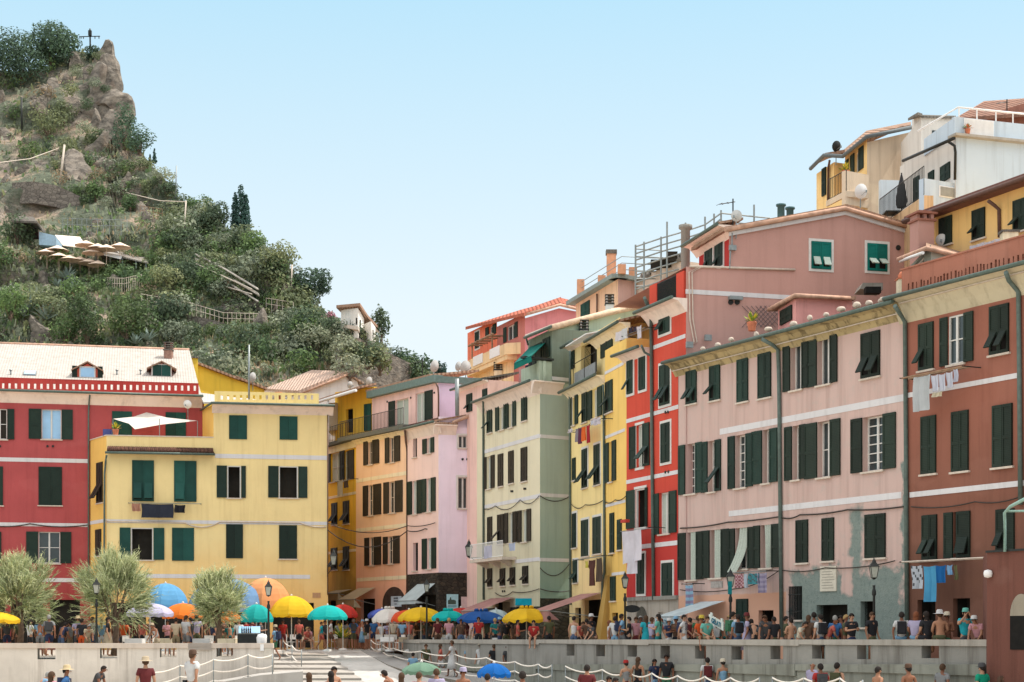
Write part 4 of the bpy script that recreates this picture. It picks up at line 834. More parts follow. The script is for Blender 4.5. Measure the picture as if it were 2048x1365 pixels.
for x0 in (1378, 1384): mb = MB(); mb.tube([P(x0 + 18, 535, .06), P(x0, 545, .06), P(x0 + 2, 640, .06), P(x0 + 10, 685, .06), P(x0 - 4, 690, .06)], .025, 5); b.part('conduit', mb, M['sill'])
mb = MB(); mb.fbox(f16, f16.u(1457), f16.u(1470), f16.z(1463, 502), f16.z(1463, 492), .02, .16); mb.tube([P(1464, 466, .1), P(1464, 492, .1)], .03, 5); mb.tube([P(1461, 502, .1), P(1459, 538, .08)], .03, 5); b.part('meter_box', mb, M['grey'])
for x, y in ((1416, 676), (1379, 690)): mb = MB(); c_ = P(x, y, .25); mb.box(c_ - Vector((0, 0, .12)), .28, .14, .24, f16.ang); b.part('meter_box', mb, M['grey'])
mb = MB()
for i in range(7):
 x0 = 1484 + i * 9; mb.tube([P(x0, 612, .04), P(x0 + 40, 655, .04)], .012, 4); mb.tube([P(x0 + 40, 612, .04), P(x0, 655, .04)], .012, 4)
b.part('lattice', mb, flat('lattice_grey', (110, 98, 98), 1.0))
f17 = Fac(1398, 74.0, 1462, 70.4)
top = Bld('red top storey with two flap-shuttered windows and a folded awning above the red house', f17, 'house', name='top_storey', mats=[rd], shut='shut', z=zt_); b = top
b.win(f17, 'fl', 1411, 1426, 500, 535, flap=.5, trim=True, sill=False); b.win(f17, 'fl', 1431, 1447, 488, 534, flap=.5, trim=True, sill=False)
zt = f17.z(1430, 488); b.wall(f17, 0, f17.L, z_lo, zt + .4); b.shell([gp3(f17, 1398), gp3(f17, 1398, -4)], z_lo, zt + .4); b.done()
b.eave(f17, -.3, f17.L + .1, zt + .35, .5, .6, 'soffit', 'gutter', run=.5, rise=.25, roof='rooft')
mb = MB(); c_ = f17.at(1371, 540, .3); mb.lathe(c_, [(.2, -.3), (.2, 1.75), (.3, 1.8), (.3, 1.95), (0, 1.97)], 10); b.part('flue', mb, M['concdk'])
f18 = Fac(1357, 70.2, 1813, 57.4)
def pink_mat():
 t = NT('pink_render'); v0 = t.coord(); c1, c2 = C((212, 176, 164), .93), C((204, 180, 172), .92)
 mp = t.n('ShaderNodeVectorRotate', rotation_type='Z_AXIS'); mp.inputs['Angle'].default_value = -f18.ang; t.l(v0, mp.inputs['Vector']); v = mp.outputs[0]
 sx = t.n('ShaderNodeSeparateXYZ'); t.l(v, sx.inputs[0]); U, Z = sx.outputs['X'], sx.outputs['Z']
 col = t.mix(t.noise(v, .35, 5, .6), c1, c2)
 st = t.noise(t.coord((2.4, 2.4, .12)), 1.0, 6, .65); col = t.mix(t.math('MULTIPLY', t.math('SUBTRACT', st, .47, clamp=True), 2.4, clamp=True), col, dk(c1, .58))
 sp = t.noise(v, 2.5, 6, .7); col = t.mix(t.math('MULTIPLY', t.math('SUBTRACT', sp, .52, clamp=True), 3.0, clamp=True), col, C((196, 182, 172), .85))
 n1 = t.noise(v, .9, 6, .62); n1c = t.math('SUBTRACT', n1, .5)
 uu, zz = f18.u, f18.z
 def box_mask(u0, u1, z0, z1, soft, wob):
  a = t.math('SUBTRACT', U, (u0 + u1) / 2); a = t.math('SUBTRACT', t.math('ABSOLUTE', a), (u1 - u0) / 2)
  c = t.math('SUBTRACT', Z, (z0 + z1) / 2); c = t.math('SUBTRACT', t.math('ABSOLUTE', c), (z1 - z0) / 2)
  d = t.math('ADD', t.math('MAXIMUM', a, c), t.math('MULTIPLY', n1c, wob)); return t.math('SUBTRACT', .5, t.math('DIVIDE', d, soft), clamp=True)
 m1 = box_mask(uu(1583), uu(1812), -1, zz(1700, 1140), .3, 3.2)
 m2 = box_mask(uu(1703), uu(1722), -1, zz(1710, 1018), .25, 1.6)
 m3 = box_mask(uu(1804), uu(1814), zz(1808, 1130), zz(1808, 930), .1, 1.2)
 m = t.math('MAXIMUM', t.math('MAXIMUM', m1, m2), m3)
 ex = box_mask(uu(1683), uu(1704), zz(1690, 1190), zz(1690, 1120), .1, 1.0); m = t.math('MULTIPLY', m, t.math('SUBTRACT', 1.0, ex))
 gr = t.mix(t.noise(v, 2.2, 6, .7), C((112, 128, 124), .9), C((158, 166, 156), .9)); gr = t.mix(t.math('MULTIPLY', t.math('SUBTRACT', t.noise(v, 7, 4, .7), .5, clamp=True), 2.5, clamp=True), gr, C((84, 98, 98), 1.0))
 lo = box_mask(-1, uu(1572), -1, zz(1480, 1188), .06, .25); col = t.mix(lo, col, C((216, 166, 140), .9))
 col = t.mix(m, col, gr); h = t.math('ADD', t.math('MULTIPLY', m, -1.2), t.math('MULTIPLY', t.noise(v, 16, 5, .7), t.math('MULTIPLY_ADD', m, 1.6, .25))); t.bump(h, .5, .05)
 return t.done(col, .92)
pnk = Bld('long weathered pink house with peeling grey plaster on its lower corner', f18, 'house', mats=[pink_mat()], shut='shut'); b = pnk
tf = dict(mat='shutmid')
b.win(f18, 'f', 1373, 1394, 740, 808, flap=.6, mat='shutmid'); b.win(f18, 'fl', 1420, 1441, 731, 801, flap=.75, mat='shutmid')
for x0, x1, y0, y1, mt in ((1475, 1497, 718, 804, 'shutmid'), (1517, 1543, 706, 796, 'shut'), (1593, 1617, 1040, 1126, 'shutdk'), (1645, 1669, 1036, 1122, 'shutdk'), (1731, 1772, 1028, 1116, 'shutdk')): b.win(f18, 'c', x0, x1, y0, y1, mat=mt)
b.win(f18, 'f', 1723, 1761, 664, 755, flap=.5, mat='shutdk')
for x0, x1, y0, y1, a_, b_, kw in ((1567, 1619, 688, 780, .28, .27, {}), (1615, 1676, 672, 770, .33, .24, {}), (1358, 1405, 888, 988, .28, .27, dict(bars=5)), (1404, 1443, 882, 984, .32, .30, dict(bars=5, r='f', flap=.7)), (1457, 1507, 870, 976, .28, .28, dict(bars=5)), (1505, 1556, 860, 967, .4, .3, dict(bars=4)),
  (1570, 1612, 852, 960, .36, .28, dict(bars=5)), (1610, 1682, 843, 955, .36, .28, dict(bars=1)), (1703, 1793, 832, 942, .26, .28, dict(bars=5)),
  (1357, 1408, 1065, 1160, .33, .28, dict(curtain='hang')), (1404, 1459, 1060, 1156, .30, .28, dict(curtain='hang')), (1459, 1510, 1056, 1138, .24, .26, dict(curtain='blow')), (1508, 1560, 1050, 1136, .26, .30, dict(curtain='tied'))):
 kw = dict(kw); kw.setdefault('bars', 0); mt = 'shutdk' if x0 > 1560 or y0 > 1000 else 'shutmid'
 b.win(f18, 'o', x0, x1, y0, y1, a=a_, b=b_, mat=mt, depth=.3, **kw)
b.win(f18, 'd', 1405, 1440, 1240, 1275, a=0, b=0, sill=False)
b.win(f18, 'c', 1474, 1497, 1198, 1262, mat='shut', sill=False); b.win(f18, 'd', 1517, 1547, 1221, 1275, a=0, b=0, sill=False)
b.win(f18, 'd', 1579, 1604, 1173, 1240, a=0, b=0, sill=True); b.win(f18, 'd', 1633, 1695, 1210, 1275, a=0, b=0, sill=False); b.win(f18, 'd', 1721, 1748, 1203, 1255, a=0, b=0, sill=True)
mb = MB()
for i in range(8): u = f18.u(1579) + (f18.u(1604) - f18.u(1579)) * (i + .5) / 8; mb.tube([f18.P(u, f18.z(1591, 1240), .05), f18.P(u, f18.z(1591, 1173), .05)], .018, 4)
for q in (.25, .75): z = f18.z(1591, 1240) + (f18.z(1591, 1173) - f18.z(1591, 1240)) * q; mb.tube([f18.P(f18.u(1579), z, .05), f18.P(f18.u(1604), z, .05)], .018, 4)
b.part('window_grille', mb, M['iron'])
zt = f18.z(1580, 668); b.wall(f18, 0, f18.L, -.2, zt, depth=.3); b.shell([gp3(f18, 1813), gp3(f18, 1813, -8), gp3(f18, 1357, -6.5), gp3(f18, 1357)], -.2, zt - .3); b.lid([gp3(f18, 1357), gp3(f18, 1813), gp3(f18, 1813, -8), gp3(f18, 1357, -6.5)], zt - .3); b.done()
b.eave(f18, -.25, f18.L - .02, zt, .55, .55, 'soffitworn', 'gutter', run=4.2, rise=.85, roof=tiles('slate_weathered_pink', (140, 132, 122), (96, 92, 86), .8, rot=f18.ang, sc=1.4))
mb = MB(); mb.fbox(f18, -.1, f18.L - .05, zt - .36, zt - .33, .22, .27); b.part('moulding', mb, M['sill'])
for i, p in enumerate((((1440, 860), (1812, 800), 13), ((1458, 1031), (1803, 987), 12))): b.band(f18, *p, mat='bandworn', d=.012) if 'bandworn' in M else b.band(f18, p[0], p[1], p[2], d=.012)
b.pipe(f18, [(1523, 678, .75), (1545, 690, .4), (1556, 700, .1), (1558, 760, .08), (1563, 1275, .08)], .075)
b.pipe(f18, [(1790, 612, .75), (1800, 628, .4), (1810, 645, .08), (1812, 900, .08), (1814, 1275, .08)], .075)
mb = MB(); u0, u1, z0, z1 = f18.u(1642), f18.u(1674), f18.z(1658, 1183), f18.z(1658, 1133); mb.fbox(f18, u0, u1, z0, z1, 0, .05)
for i in range(8): zz_ = z1 - (z1 - z0) * (i + 1) / 9.2; mb.fbox(f18, u0 + .1 + .04 * (i % 2), u1 - .08 - .05 * ((i * 3) % 4), zz_ - .012, zz_ + .012, .05, .054, 1)
b.part('plaque', mb, [flat('plaque_stone', (196, 188, 172), 1.1, .7, .1), flat('plaque_letters', (150, 142, 130), 1.0)])
mb = MB(); mb.fbox(f18, f18.u(1423), f18.u(1446), f18.z(1434, 1176), f18.z(1434, 1163), 0, .03); b.part('plaque', mb, flat('plaque_grey', (160, 152, 146), 1.0, .8, .25, 8))
f19 = Fac(1556, 69.0, 1592, 66.8); f19s = Fac(1592, 66.8, 1705, 68.2)
dor = Bld('small pink roof dormer with a tiled top standing on the pink house', f19, 'dormer', name='roof_dormer', mats=[plaster('dormer_pink', (206, 146, 140), 1.25, var=.05)], z=zt); b = dor
b.win(f19, 'c', 1562, 1585, 616, 646, mat='shutdk', sill=False); z0 = zt - .2; zd = f19.z(1575, 604)
b.wall(f19, 0, f19.L, z0, zd); b.mb.face([f19s.P(0, z0), f19s.P(f19s.L, z0), f19s.at(1705, 600), f19s.P(0, zd)]); b.done()
rm = MB(); a_ = [f19.P(-.3, zd - .12, .25), f19s.at(1590, 594, .2), f19s.at(1712, 600, .15), f19s.at(1712, 600, -2), f19.P(-.3, zd - .05, -2)]
rm.prism([p for p in a_], Vector((0, 0, .14))); b.part('roof', rm, M['rooft'])
mb = MB(); mb.tube([f19.P(-.3, zd - .05, .3), f19s.at(1590, 591, .25), f19s.at(1700, 597, .2)], .09, 7); b.part('verge', mb, M['ridge'])
f20 = Fac(1813, 57.4, 2160, 50.6)
brn = Bld('russet brown house at the harbour end with a brick slotted parapet and grey-green gutter', f20, 'house', mats=[plaster('russet_render', (142, 90, 74), 1.15, low=(108, 74, 60), lowz=(3.0, 8.5), var=.06, stain=.14, grime=(100, 62, 52))], shut='shutdk'); b = brn
for k, x0, x1, y0, y1, fl_ in (('fl', 1838, 1868, 646, 740, .6), ('f', 1980, 2019, 610, 708, .55), ('c', 1843, 1873, 832, 948, 0), ('c', 1904, 1938, 822, 943, 0), ('c', 1986, 2026, 809, 934, 0), ('f', 1845, 1875, 1030, 1120, .55), ('fl', 1993, 2030, 1018, 1103, .5), ('c', 2068, 2105, 800, 925, 0), ('c', 2070, 2105, 600, 700, 0)): b.win(f20, k, x0, x1, y0, y1, flap=fl_, mat='shutdk')
b.win(f20, 'o', 1881, 1948, 630, 728, a=.24, b=.28, bars=1, mat='shutdk', depth=.12); b.win(f20, 'o', 1889, 1942, 1024, 1116, a=.35, b=.52, bars=0, mat='shutdk', r='f', flap=.3, pane='dark', frame='iron')
b.win(f20, 'd', 1835, 1871, 1200, 1275, a=0, b=0, sill=False); b.win(f20, 'd', 1906, 1940, 1197, 1275, a=0, b=0, sill=False)
zt = f20.z(1925, 600); b.wall(f20, 0, f20.L, -.2, zt); b.shell([gp3(f20, 2160), gp3(f20, 2160, -9), gp3(f20, 1813, -9), gp3(f20, 1813)], -.2, zt); b.lid([gp3(f20, 1813), gp3(f20, 2160), gp3(f20, 2160, -9), gp3(f20, 1813, -9)], zt); b.done()
b.eave(f20, -.35, f20.L, zt + .5, .82, .58, 'soffitgrey', 'gutter', roof=None)
mb = MB(); mb.fbox(f20, .1, f20.L, zt + .28, zt + .31, .32, .40); b.part('moulding', mb, M['sill'])
b.band(f20, (1815, 790), (2040, 752), 10); b.band(f20, (1820, 990), (2048, 967), 11)
pm = MB(); zp0, zp1 = zt + .6, zt + 1.42; hs = []; uu = .35; rnd = random.Random(5)
while uu < f20.L - .2: hs.append((uu, uu + .05 + .04 * rnd.random(), zp0 + .06, zp0 + .26 + .08 * rnd.random())); uu += .13 + .09 * rnd.random()
grid_wall(pm, f20, .05, f20.L, zp0, zp1, hs, .14, 0, 0, True); pm.fbox(f20, .0, f20.L, zp1, zp1 + .05, -.2, .04)
o = b.part('parapet', pm, plaster('brick_parapet', (160, 106, 88), 1.05, stain=.3)); o.location = (f20.n.x * .25, f20.n.y * .25, 0)
pmv = MB(); pmv.face([f20.P(.05, zp0, .05), f20.P(f20.L, zp0, .05), f20.P(f20.L, zp0 + .45, .05), f20.P(.05, zp0 + .45, .05)]); b.part('parapet_back', pmv, M['verydark'])
rm = MB(); a_ = [f20.P(-.1, zp1 - .25, .1), f20.P(f20.L, zp1 - .25, .1), f20.P(f20.L, zp1 + 1.3, -5), f20.P(2.2, zp1 + 1.1, -5)]; rm.hexa(a_, [p + Vector((0, 0, .1)) for p in a_]); b.part('roof', rm, M['roofs'])
b.pipe(f20, [(2012, 545, .7), (2018, 562, .4), (2037, 585, .08), (2039, 760, .08), (2041, 1010, .08)], .075)
f21 = Fac(1974, 48.8, 2170, 45.5); f21s = Fac(1966, 52.0, 1974, 48.8)
frt = Bld('russet harbour block with a round-headed opening at the end of the sea wall', f21, 'building', name='harbour_block', mats=[plaster('russet_dark', (104, 66, 56), 1.15, low=(88, 58, 50), lowz=(-1.5, 1.5), var=.08, stain=.25, grime=(84, 60, 52))], z=QZ); b = frt
zt = f21.z(2010, 1104); b.wall(f21, 0, f21.L, QZ - .1, zt); b.shell([gp3(f21, 1974), gp3(f21s, 1966)], QZ - .1, zt); b.lid([gp3(f21, 1974), gp3(f21, 2170), gp3(f21, 2170, -3), gp3(f21s, 1966)], zt); b.done()
mb = MB(); mb.fbox(f21, 0, f21.L, zt, zt + .06, -.4, .06); b.part('coping', mb, M['iron'])
mb = MB(); mb2 = MB(); ua, ub = f21.u(2021), f21.u(2066); um = (ua + ub) / 2; zs_ = f21.z(2040, 1232); pts = [(um - (um - ua) * math.cos(math.pi * i / 12), zs_ + (f21.z(2040, 1188) - zs_) * math.sin(math.pi * i / 12)) for i in range(13)]
mb.face([f21.P(u, z, .02) for u, z in pts]); b.part('lunette', mb, plaster('lunette_stone', (150, 140, 124), 1.0, var=.15)); zb_ = f21.z(2040, 1300); mb2.face([f21.P(ua, zb_, .02), f21.P(ub, zb_, .02), f21.P(ub, zs_, .02), f21.P(ua, zs_, .02)]); b.part('opening', mb2, M['verydark'])
mb = MB(); c_ = f21.at(1976, 1148, .12); mb.lathe(c_ - Vector((0, 0, .12)), [(0, 0), (.11, .03), (.13, .12), (.11, .21), (0, .24)], 10); b.part('wall_lamp', mb, M['white'])
mb = MB(); mb.tube([pt(2010, 1104, 48), pt(2009, 1026, 48), pt(2020, 1014, 47.4), pt(2075, 985, 45)], .045, 6); mb.tube([pt(2011, 1023, 48), pt(2080, 1022, 46)], .035, 6); b.part('awning_frame', mb, flat('frame_pale_green', (140, 170, 160), 1.1))
f22 = Fac(1822, 66.5, 1862, 63.0); f22s = Fac(1862, 63.0, 1970, 65.5)
gd = Bld('grey-green roof dormer with a tiled lean-to roof behind the brick parapet', f22, 'dormer', name='roof_dormer', mats=[plaster('dormer_grey', (132, 140, 132), 1.2, var=.05), plaster('dormer_grey_side', (166, 176, 174), 1.2, var=.05)], z=11); b = gd
b.win(f22, 'o', 1828, 1848, 520, 566, a=0, b=0, sill=False, bars=0)
zd = f22.z(1842, 510); b.wall(f22, 0, f22.L, 10, zd); b.mb.face([f22s.P(0, 10), f22s.P(f22s.L, 10), f22s.at(1970, 540), f22s.at(1862, 500)], 1); b.done()
rm = MB(); a_ = [f22.at(1796, 522, .3), f22s.at(1852, 500, .25), f22s.at(1975, 528, .2), f22s.at(1975, 520, -3), f22s.at(1852, 492, -3)]
rm.prism([a_[0], a_[1], a_[4].lerp(a_[1], .75)], Vector((0, 0, .12))); rm.prism([a_[1], a_[2], a_[3], a_[4]], Vector((0, 0, .14))); b.part('roof', rm, M['rooft'])
mb = MB(); mb.tube([f22.at(1797, 519, .33), f22s.at(1853, 497, .3), f22s.at(1972, 524, .25)], .09, 7); b.part('verge', mb, M['ridge'])
mb = MB(); mb.tube([f22.at(1800, 523, .3), f22s.at(1846, 506, .28)], .06, 6); b.part('gutter', mb, M['white'])
mb = MB(); c_ = pt(1806, 574, 64); mb.box(c_ - Vector((0, 0, .6)), .42, .42, .85); mb.box(c_ + Vector((0, 0, .25)), .5, .5, .05, 0, 1); mb.lathe(c_ + Vector((0, 0, .30)), [(.17, 0), (.2, .12), (.12, .25), (0, .29)], 9, 1); tag(mb.build('chimney_stack', [M['cream'], M['terra']]), 'short rendered chimney with a round clay pot beside the brick parapet', 'chimney')
mb = MB(); a_ = [pt(1720, 578, 68), pt(1766, 580, 68.3), pt(1766, 566, 68.3), pt(1726, 566, 68)]; mb.prism(a_, Vector((0, 1.2, 0))); mb.box(pt(1745, 583, 67.8) - Vector((0, 0, .1)), .6, .4, .25, 0, 1); tag(mb.build('roof_hatch', [M['conc'], M['verydark']]), 'concrete roof hatch box against the mauve wall above the slate roof', 'roof hatch')
f23 = Fac(935, 118, 994, 112.5); f23b = Fac(994, 112.5, 1050, 107.5); f23s = Fac(1050, 107.5, 1156, 109.5)
org = Bld('orange and mauve house with a long beige balcony at the back of the village', f23, 'house', mats=[plaster('orange_render', (218, 120, 92), 1.25, var=.06), plaster('brownish_render', (176, 108, 98), 1.2, var=.06), plaster('mauve_back', (190, 122, 124), 1.25, var=.1, stain=.35), plaster('balcony_beige', (210, 182, 144), 1.2, low=(226, 196, 146), lowz=(17.5, 19.5), var=.08, stain=.4)], shut='shut'); b = org
b.win(f23, 'c', 951, 959, 664, 697, sill=False, trim=True); b.win(f23, 'o', 972, 993, 652, 672, a=.3, b=.3, sill=False, bars=0); b.win(f23b, 'o', 1008, 1036, 650, 680, a=.2, b=.2, bars=0, sill=False)
za = f23.z(965, 652); zb = f23b.z(1022, 640)
b.wall(f23, 0, f23.L, 10, za, 0); b.wall(f23b, 0, f23b.L, 10, zb, 1)
P = lambda x, y, d=0: f23s.at(x, y, d)
b.mb.prism([P(1050, 760), P(1156, 760), P(1156, 624), P(1118, 617), P(1050, 637)], Vector((0, 9, 0)), 2); b.done()
rm = MB(); a_ = [f23.at(931, 660, .4), f23b.at(1048, 632, .4), P(1122, 604, -5), pt(1040, 626, 122)]; rm.hexa(a_, [p + Vector((0, 0, .2)) for p in a_])
a_ = [P(1046, 634, .3), P(1120, 612, .3), P(1122, 600, -6), P(1050, 625, -6)]; rm.hexa(a_, [p + Vector((0, 0, .2)) for p in a_]); a_ = [P(1120, 612, .3), P(1160, 621, .3), P(1160, 611, -6), P(1122, 602, -6)]; rm.hexa(a_, [p + Vector((0, 0, .2)) for p in a_])
b.part('roof', rm, tiles('orange_tiles', (208, 122, 96), (176, 96, 78), .85))
mb = MB(); mb.tube([P(1046, 631, .4), P(1120, 610, .4), P(1158, 619, .4)], .1, 6); b.part('verge', mb, M['ridge'])
bal = [(934, 700, 117.5), (940, 748, 117.0)]
f24 = Fac(932, 116.0, 1012, 108.6); f24s = Fac(1012, 108.6, 1062, 108.0)
mb = MB(); z1, z0 = f24.z(970, 706), f24.z(970, 728)
for fc in (f24, f24s): mb.fbox(fc, 0, fc.L, z0, z1, -.2, .0)
mb.fbox(f24, -.0, f24.L, z0 - .3, z0, -3, -.05); b.part('balcony', mb, b.mats[3])
mb = MB()
for x0, x1 in ((947, 966), (980, 1000)): mb.fbox(f24, f24.u(x0), f24.u(x1), z0 + .15, z1 + .05, .01, .04)
b.part('balustrade_panel', mb, M['white'])
f25 = Fac(946, 116.6, 1016, 109.6); f25s = Fac(1016, 109.6, 1062, 109.0)
mb = MB()
for fc in (f25, f25s): mb.face([fc.P(0, 0), fc.P(fc.L, 0), fc.P(fc.L, z0 - .2), fc.P(0, z0 - .2)])
b.part('base_wall', mb, plaster('base_cream', (232, 204, 156), 1.2, low=(222, 190, 146), lowz=(15, 17), var=.1, stain=.5))
mb = MB()
for i in range(9): mb.tube([f24.P(1.2 + i * .5, z1 + .9 + .05 * (i % 2), .2), f24.P(1.2 + i * .5, z1 + 1.0, -2.0)], .05, 5)
mb.tube([f24.P(.6, z1 + .95, .0), f24.P(5.4, z1 + 1.0, .0)], .08, 5); mb.tube([f24.P(1, z1, -.1), f24.P(1, z1 + .95, -.1)], .06, 5); mb.tube([f24.P(5, z1, -.1), f24.P(5, z1 + .95, -.1)], .06, 5); b.part('pergola', mb, M['wood'])
c_ = f25.at(996, 756, .2); chimney(b, c_ - Vector((0, 0, .4)), .5, .5, .85, M['cream'], 0, 'slabs', M['iron'])
f26 = Fac(1152, 98.5, 1236, 91.5); f26s = Fac(1236, 91.5, 1312, 93.0)
tow = Bld('peach tower house with brick posts and thin rails around its roof terrace', f26, 'house', name='tower_house', mats=[plaster('tower_peach', (228, 182, 150), 1.25, var=.05), plaster('tower_mauve', (196, 160, 152), 1.2, var=.05)], shut='shutteal'); b = tow
b.win(f26, 'c', 1163, 1180, 605, 639, mat='shutteal', sill=False); zt = f26.z(1195, 583)
b.wall(f26, 0, f26.L, 10, zt); b.wall(f26s, 0, f26s.L, 10, zt, 1); b.shell([gp3(f26s, 1312), gp3(f26s, 1312, -6), gp3(f26, 1152, -6), gp3(f26, 1152)], 10, zt); b.lid([gp3(f26, 1152), gp3(f26s, 1236), gp3(f26s, 1312), gp3(f26s, 1312, -6), gp3(f26, 1152, -6)], zt); b.done()
mb = MB(); mb.fbox(f26, -.5, f26.L + .3, zt, zt + .22, -.5, .45); mb.fbox(f26s, -.3, f26s.L, zt + .0, zt + .2, -.5, .35); b.part('cornice', mb, flat('cornice_grey', (138, 146, 142), 1.0))
brick = flat('post_brick', (206, 150, 118), 1.05, .9, .15, 4)
tops = []
for fc, x, yt in ((f26, 1158, 560), (f26, 1200, 552), (f26, 1240, 540), (f26s, 1268, 558)):
 c_ = fc.P(fc.u(x), zt + .2, -.1); h = (fc.z(x, yt) - zt - .2) if fc is f26 else .55; mb = MB(); mb.box(c_, .42, .42, max(.5, h)); b.part('terrace_post', mb, brick); tops.append(c_)
c_ = f26.P(f26.u(1202), zt + .2, -.6); mb = MB(); mb.box(c_, .5, .5, 1.75); mb.box(c_ + Vector((0, 0, 1.75)), .6, .6, .22, 0, 1); b.part('chimney', mb, [brick, M['roofdk']])
mb = MB()
for k in (.25, .6, .95): mb.tube([t_ + Vector((0, 0, k)) for t_ in tops[:3]] + [tops[2] + Vector((3.2, .8, k))], .022, 5)
b.part('railing', mb, M['grey'])
b.pipe(f26, [(1194, 588, .1), (1194, 640, .1)], .05, 'pipebr')
f27 = Fac(1275, 92, 1420, 86)
bkh = Bld('terraced grey roofs and pale walls stepping up behind the scaffolding', f27, 'house', mats=[plaster('back_grey', (196, 176, 162), 1.15, var=.12), M['roofdk']]); b = bkh
P = lambda x, y, d=0: f27.at(x, y, d)
b.mb.prism([P(1275, 640), P(1425, 600), P(1425, 530), P(1366, 522), P(1335, 532), P(1302, 546), P(1275, 566)], Vector((2, 8, 0)), 0); b.done()
rm = MB()
for x0, y0, x1, y1, d_, rn in ((1274, 566, 1300, 552, .1, .6), (1302, 545, 1330, 530, .1, .6), (1335, 532, 1366, 520, .1, .6)):
 a_, c_ = P(x0, y0, d_), P(x1, y1, d_); o_ = Vector((.3, rn, .5)); rm.hexa([a_, c_, c_ + o_, a_ + o_], [p + Vector((0, 0, .15)) for p in (a_, c_, c_ + o_, a_ + o_)])
b.part('roof', rm, M['roofdk'])
for x, y in ((1312, 532), (1332, 528), (1344, 516)): mb = MB(); c_ = P(x, y, .2); mb.box(c_ - Vector((0, 0, .2)), .55, .3, .5); b.part('roof_window', mb, M['dark'])
root = empty('scaffolding', pt(1330, 600, 88), 'grey tube scaffolding standing above the rooftops behind the red house', 'scaffold')
sm = MB(); D0 = 88.5
lines = [((1271, 493), (1288, 487), (1322, 476), (1334, 472), (1371, 462), (1410, 452), (1428, 443), (1442, 428))]
poles = [(1271, 490, 600), (1288, 484, 600), (1322, 474, 560), (1334, 444, 560), (1371, 446, 520), (1410, 434, 490), (1428, 428, 480), (1442, 421, 470), (1508, 410, 445)]
for x, y0, y1 in poles: q = MB(); q.tube([pt(x, y0, D0), pt(x, y1, D0)], .05, 5); q.build('standard', M['grey'], root)
for dy in (0, 14, 27, 42, 57, 72, 86):
 q = MB(); n_ = 8 if dy < 30 else (5 if dy < 50 else 3); q.tube([pt(1271, 494 + dy, D0), pt(1322, 477 + dy, D0), pt(1371, 463 + dy, D0), pt(1410, 450 + dy, D0), pt(1442, 427 + dy * .8, D0)][:3 if dy > 40 else 5], .042, 5); q.build('ledger', M['grey'], root)
for dy in (0, 16): q = MB(); q.tube([pt(1442, 427 + dy, D0), pt(1540, 437 + dy, D0)], .042, 5); q.build('ledger', M['grey'], root)
for i in range(6): q = MB(); y = 498 + i * 15; q.tube([pt(1271, y, D0), pt(1271 + 60, y + 4 - i, D0 + 3)], .035, 4); q.build('transom', M['grey'], root)
f28 = Fac(1633, 86.5, 1690, 83.0); f28b = Fac(1690, 84.6, 1734, 81.4); f28s = Fac(1734, 81.4, 1832, 82.6)
yc = Bld('pale yellow hilltop house with a corner balcony, dark shutters and tiled roof', f28b, 'house', mats=[plaster('hill_yellow', (226, 204, 162), 1.25, low=(226, 190, 130), lowz=(22, 24), var=.05), plaster('hill_yellow_side', (218, 204, 174), 1.2, low=(196, 178, 156), lowz=(20, 22.5), var=.05)], shut='shut', z=16); b = yc
b.win(f28, 'c', 1645, 1653, 336, 392, sill=False); b.win(f28b, 'o', 1702, 1728, 302, 346, a=.3, b=.35, bars=0, sill=False); b.win(f28b, 'c', 1692, 1698, 320, 344, sill=False)
zl = f28.z(1660, 330); zu = f28b.z(1712, 288)
b.wall(f28, 0, f28.u(1668), 16, zl); b.wall(f28b, 0, f28b.L, 16, zu); P = lambda x, y, d=0: f28s.at(x, y, d)
b.mb.face([P(1734, 460), P(1832, 460), P(1832, 262), P(1734, 285)], 1); b.shell([f28.P(f28.u(1668), 0), gp3(f28b, 1690)], 16, zl); b.done()
rm = MB()
for a_ in ([f28.at(1621, 340, .5), f28.at(1650, 312, .5), f28b.at(1690, 305, 0.2), f28.at(1680, 312, -3), f28.at(1640, 322, -3)],):
 rm.prism(a_, Vector((0, 0, .14)))
a_ = [f28b.at(1684, 316, .5), P(1733, 276, .4), P(1822, 256, .4), P(1822, 250, -5), P(1733, 268, -6), f28b.at(1684, 308, -5)]; rm.prism(a_, Vector((0, 0, .16))); b.part('roof', rm, M['rooft'])
mb = MB(); mb.tube([f28.at(1621, 338, .55), f28.at(1648, 311, .55), f28b.at(1686, 313, .55), P(1733, 274, .45), P(1823, 255, .45)], .1, 7); b.part('gutter', mb, flat('slate_edge', (98, 104, 106), 1.0))
f29 = Fac(1652, 81.5, 1691, 79.6); f29s = Fac(1691, 79.6, 1738, 80.4)
mb = MB(); z1, z0 = f29s.z(1710, 345), f29s.z(1710, 412); mb.fbox(f29s, 0, f29s.L, z0, z1, -.25, 0); mb.fbox(f29, 0, f29.L, z0 + .35, z0 + .62, -1.2, 0); b.part('balcony', mb, b.mats[1])
railing(b, [f29.P(.1, z0 + .6, -.05), f29.P(f29.L, z0 + .6, -.05)], .95, 12)
mb = MB(); a_ = [f29.P(0, z0 + .3, 0), f29s.P(0, z0 + .3, 0), f29s.P(0, 18, -.4), f29.P(.0, 18, -1.8)]; mb.face(a_); mb.face([f29s.P(0, 18, -.1), f29s.P(f29s.L, 18, -.1), f29s.P(f29s.L, z0, -.1), f29s.P(0, z0, -.1)]); b.part('base_wall', mb, b.mats[0])
b.win(f29s, 'c', 1678, 1685, 404, 418, sill=False) if False else None
b.pipe(f28, [(1659, 322, .3), (1657, 335, .1), (1656, 410, .1)], .06, 'pipebr')
f30 = Fac(1800, 76.5, 1912, 70.6); f30s = Fac(1912, 70.6, 2160, 72.5)
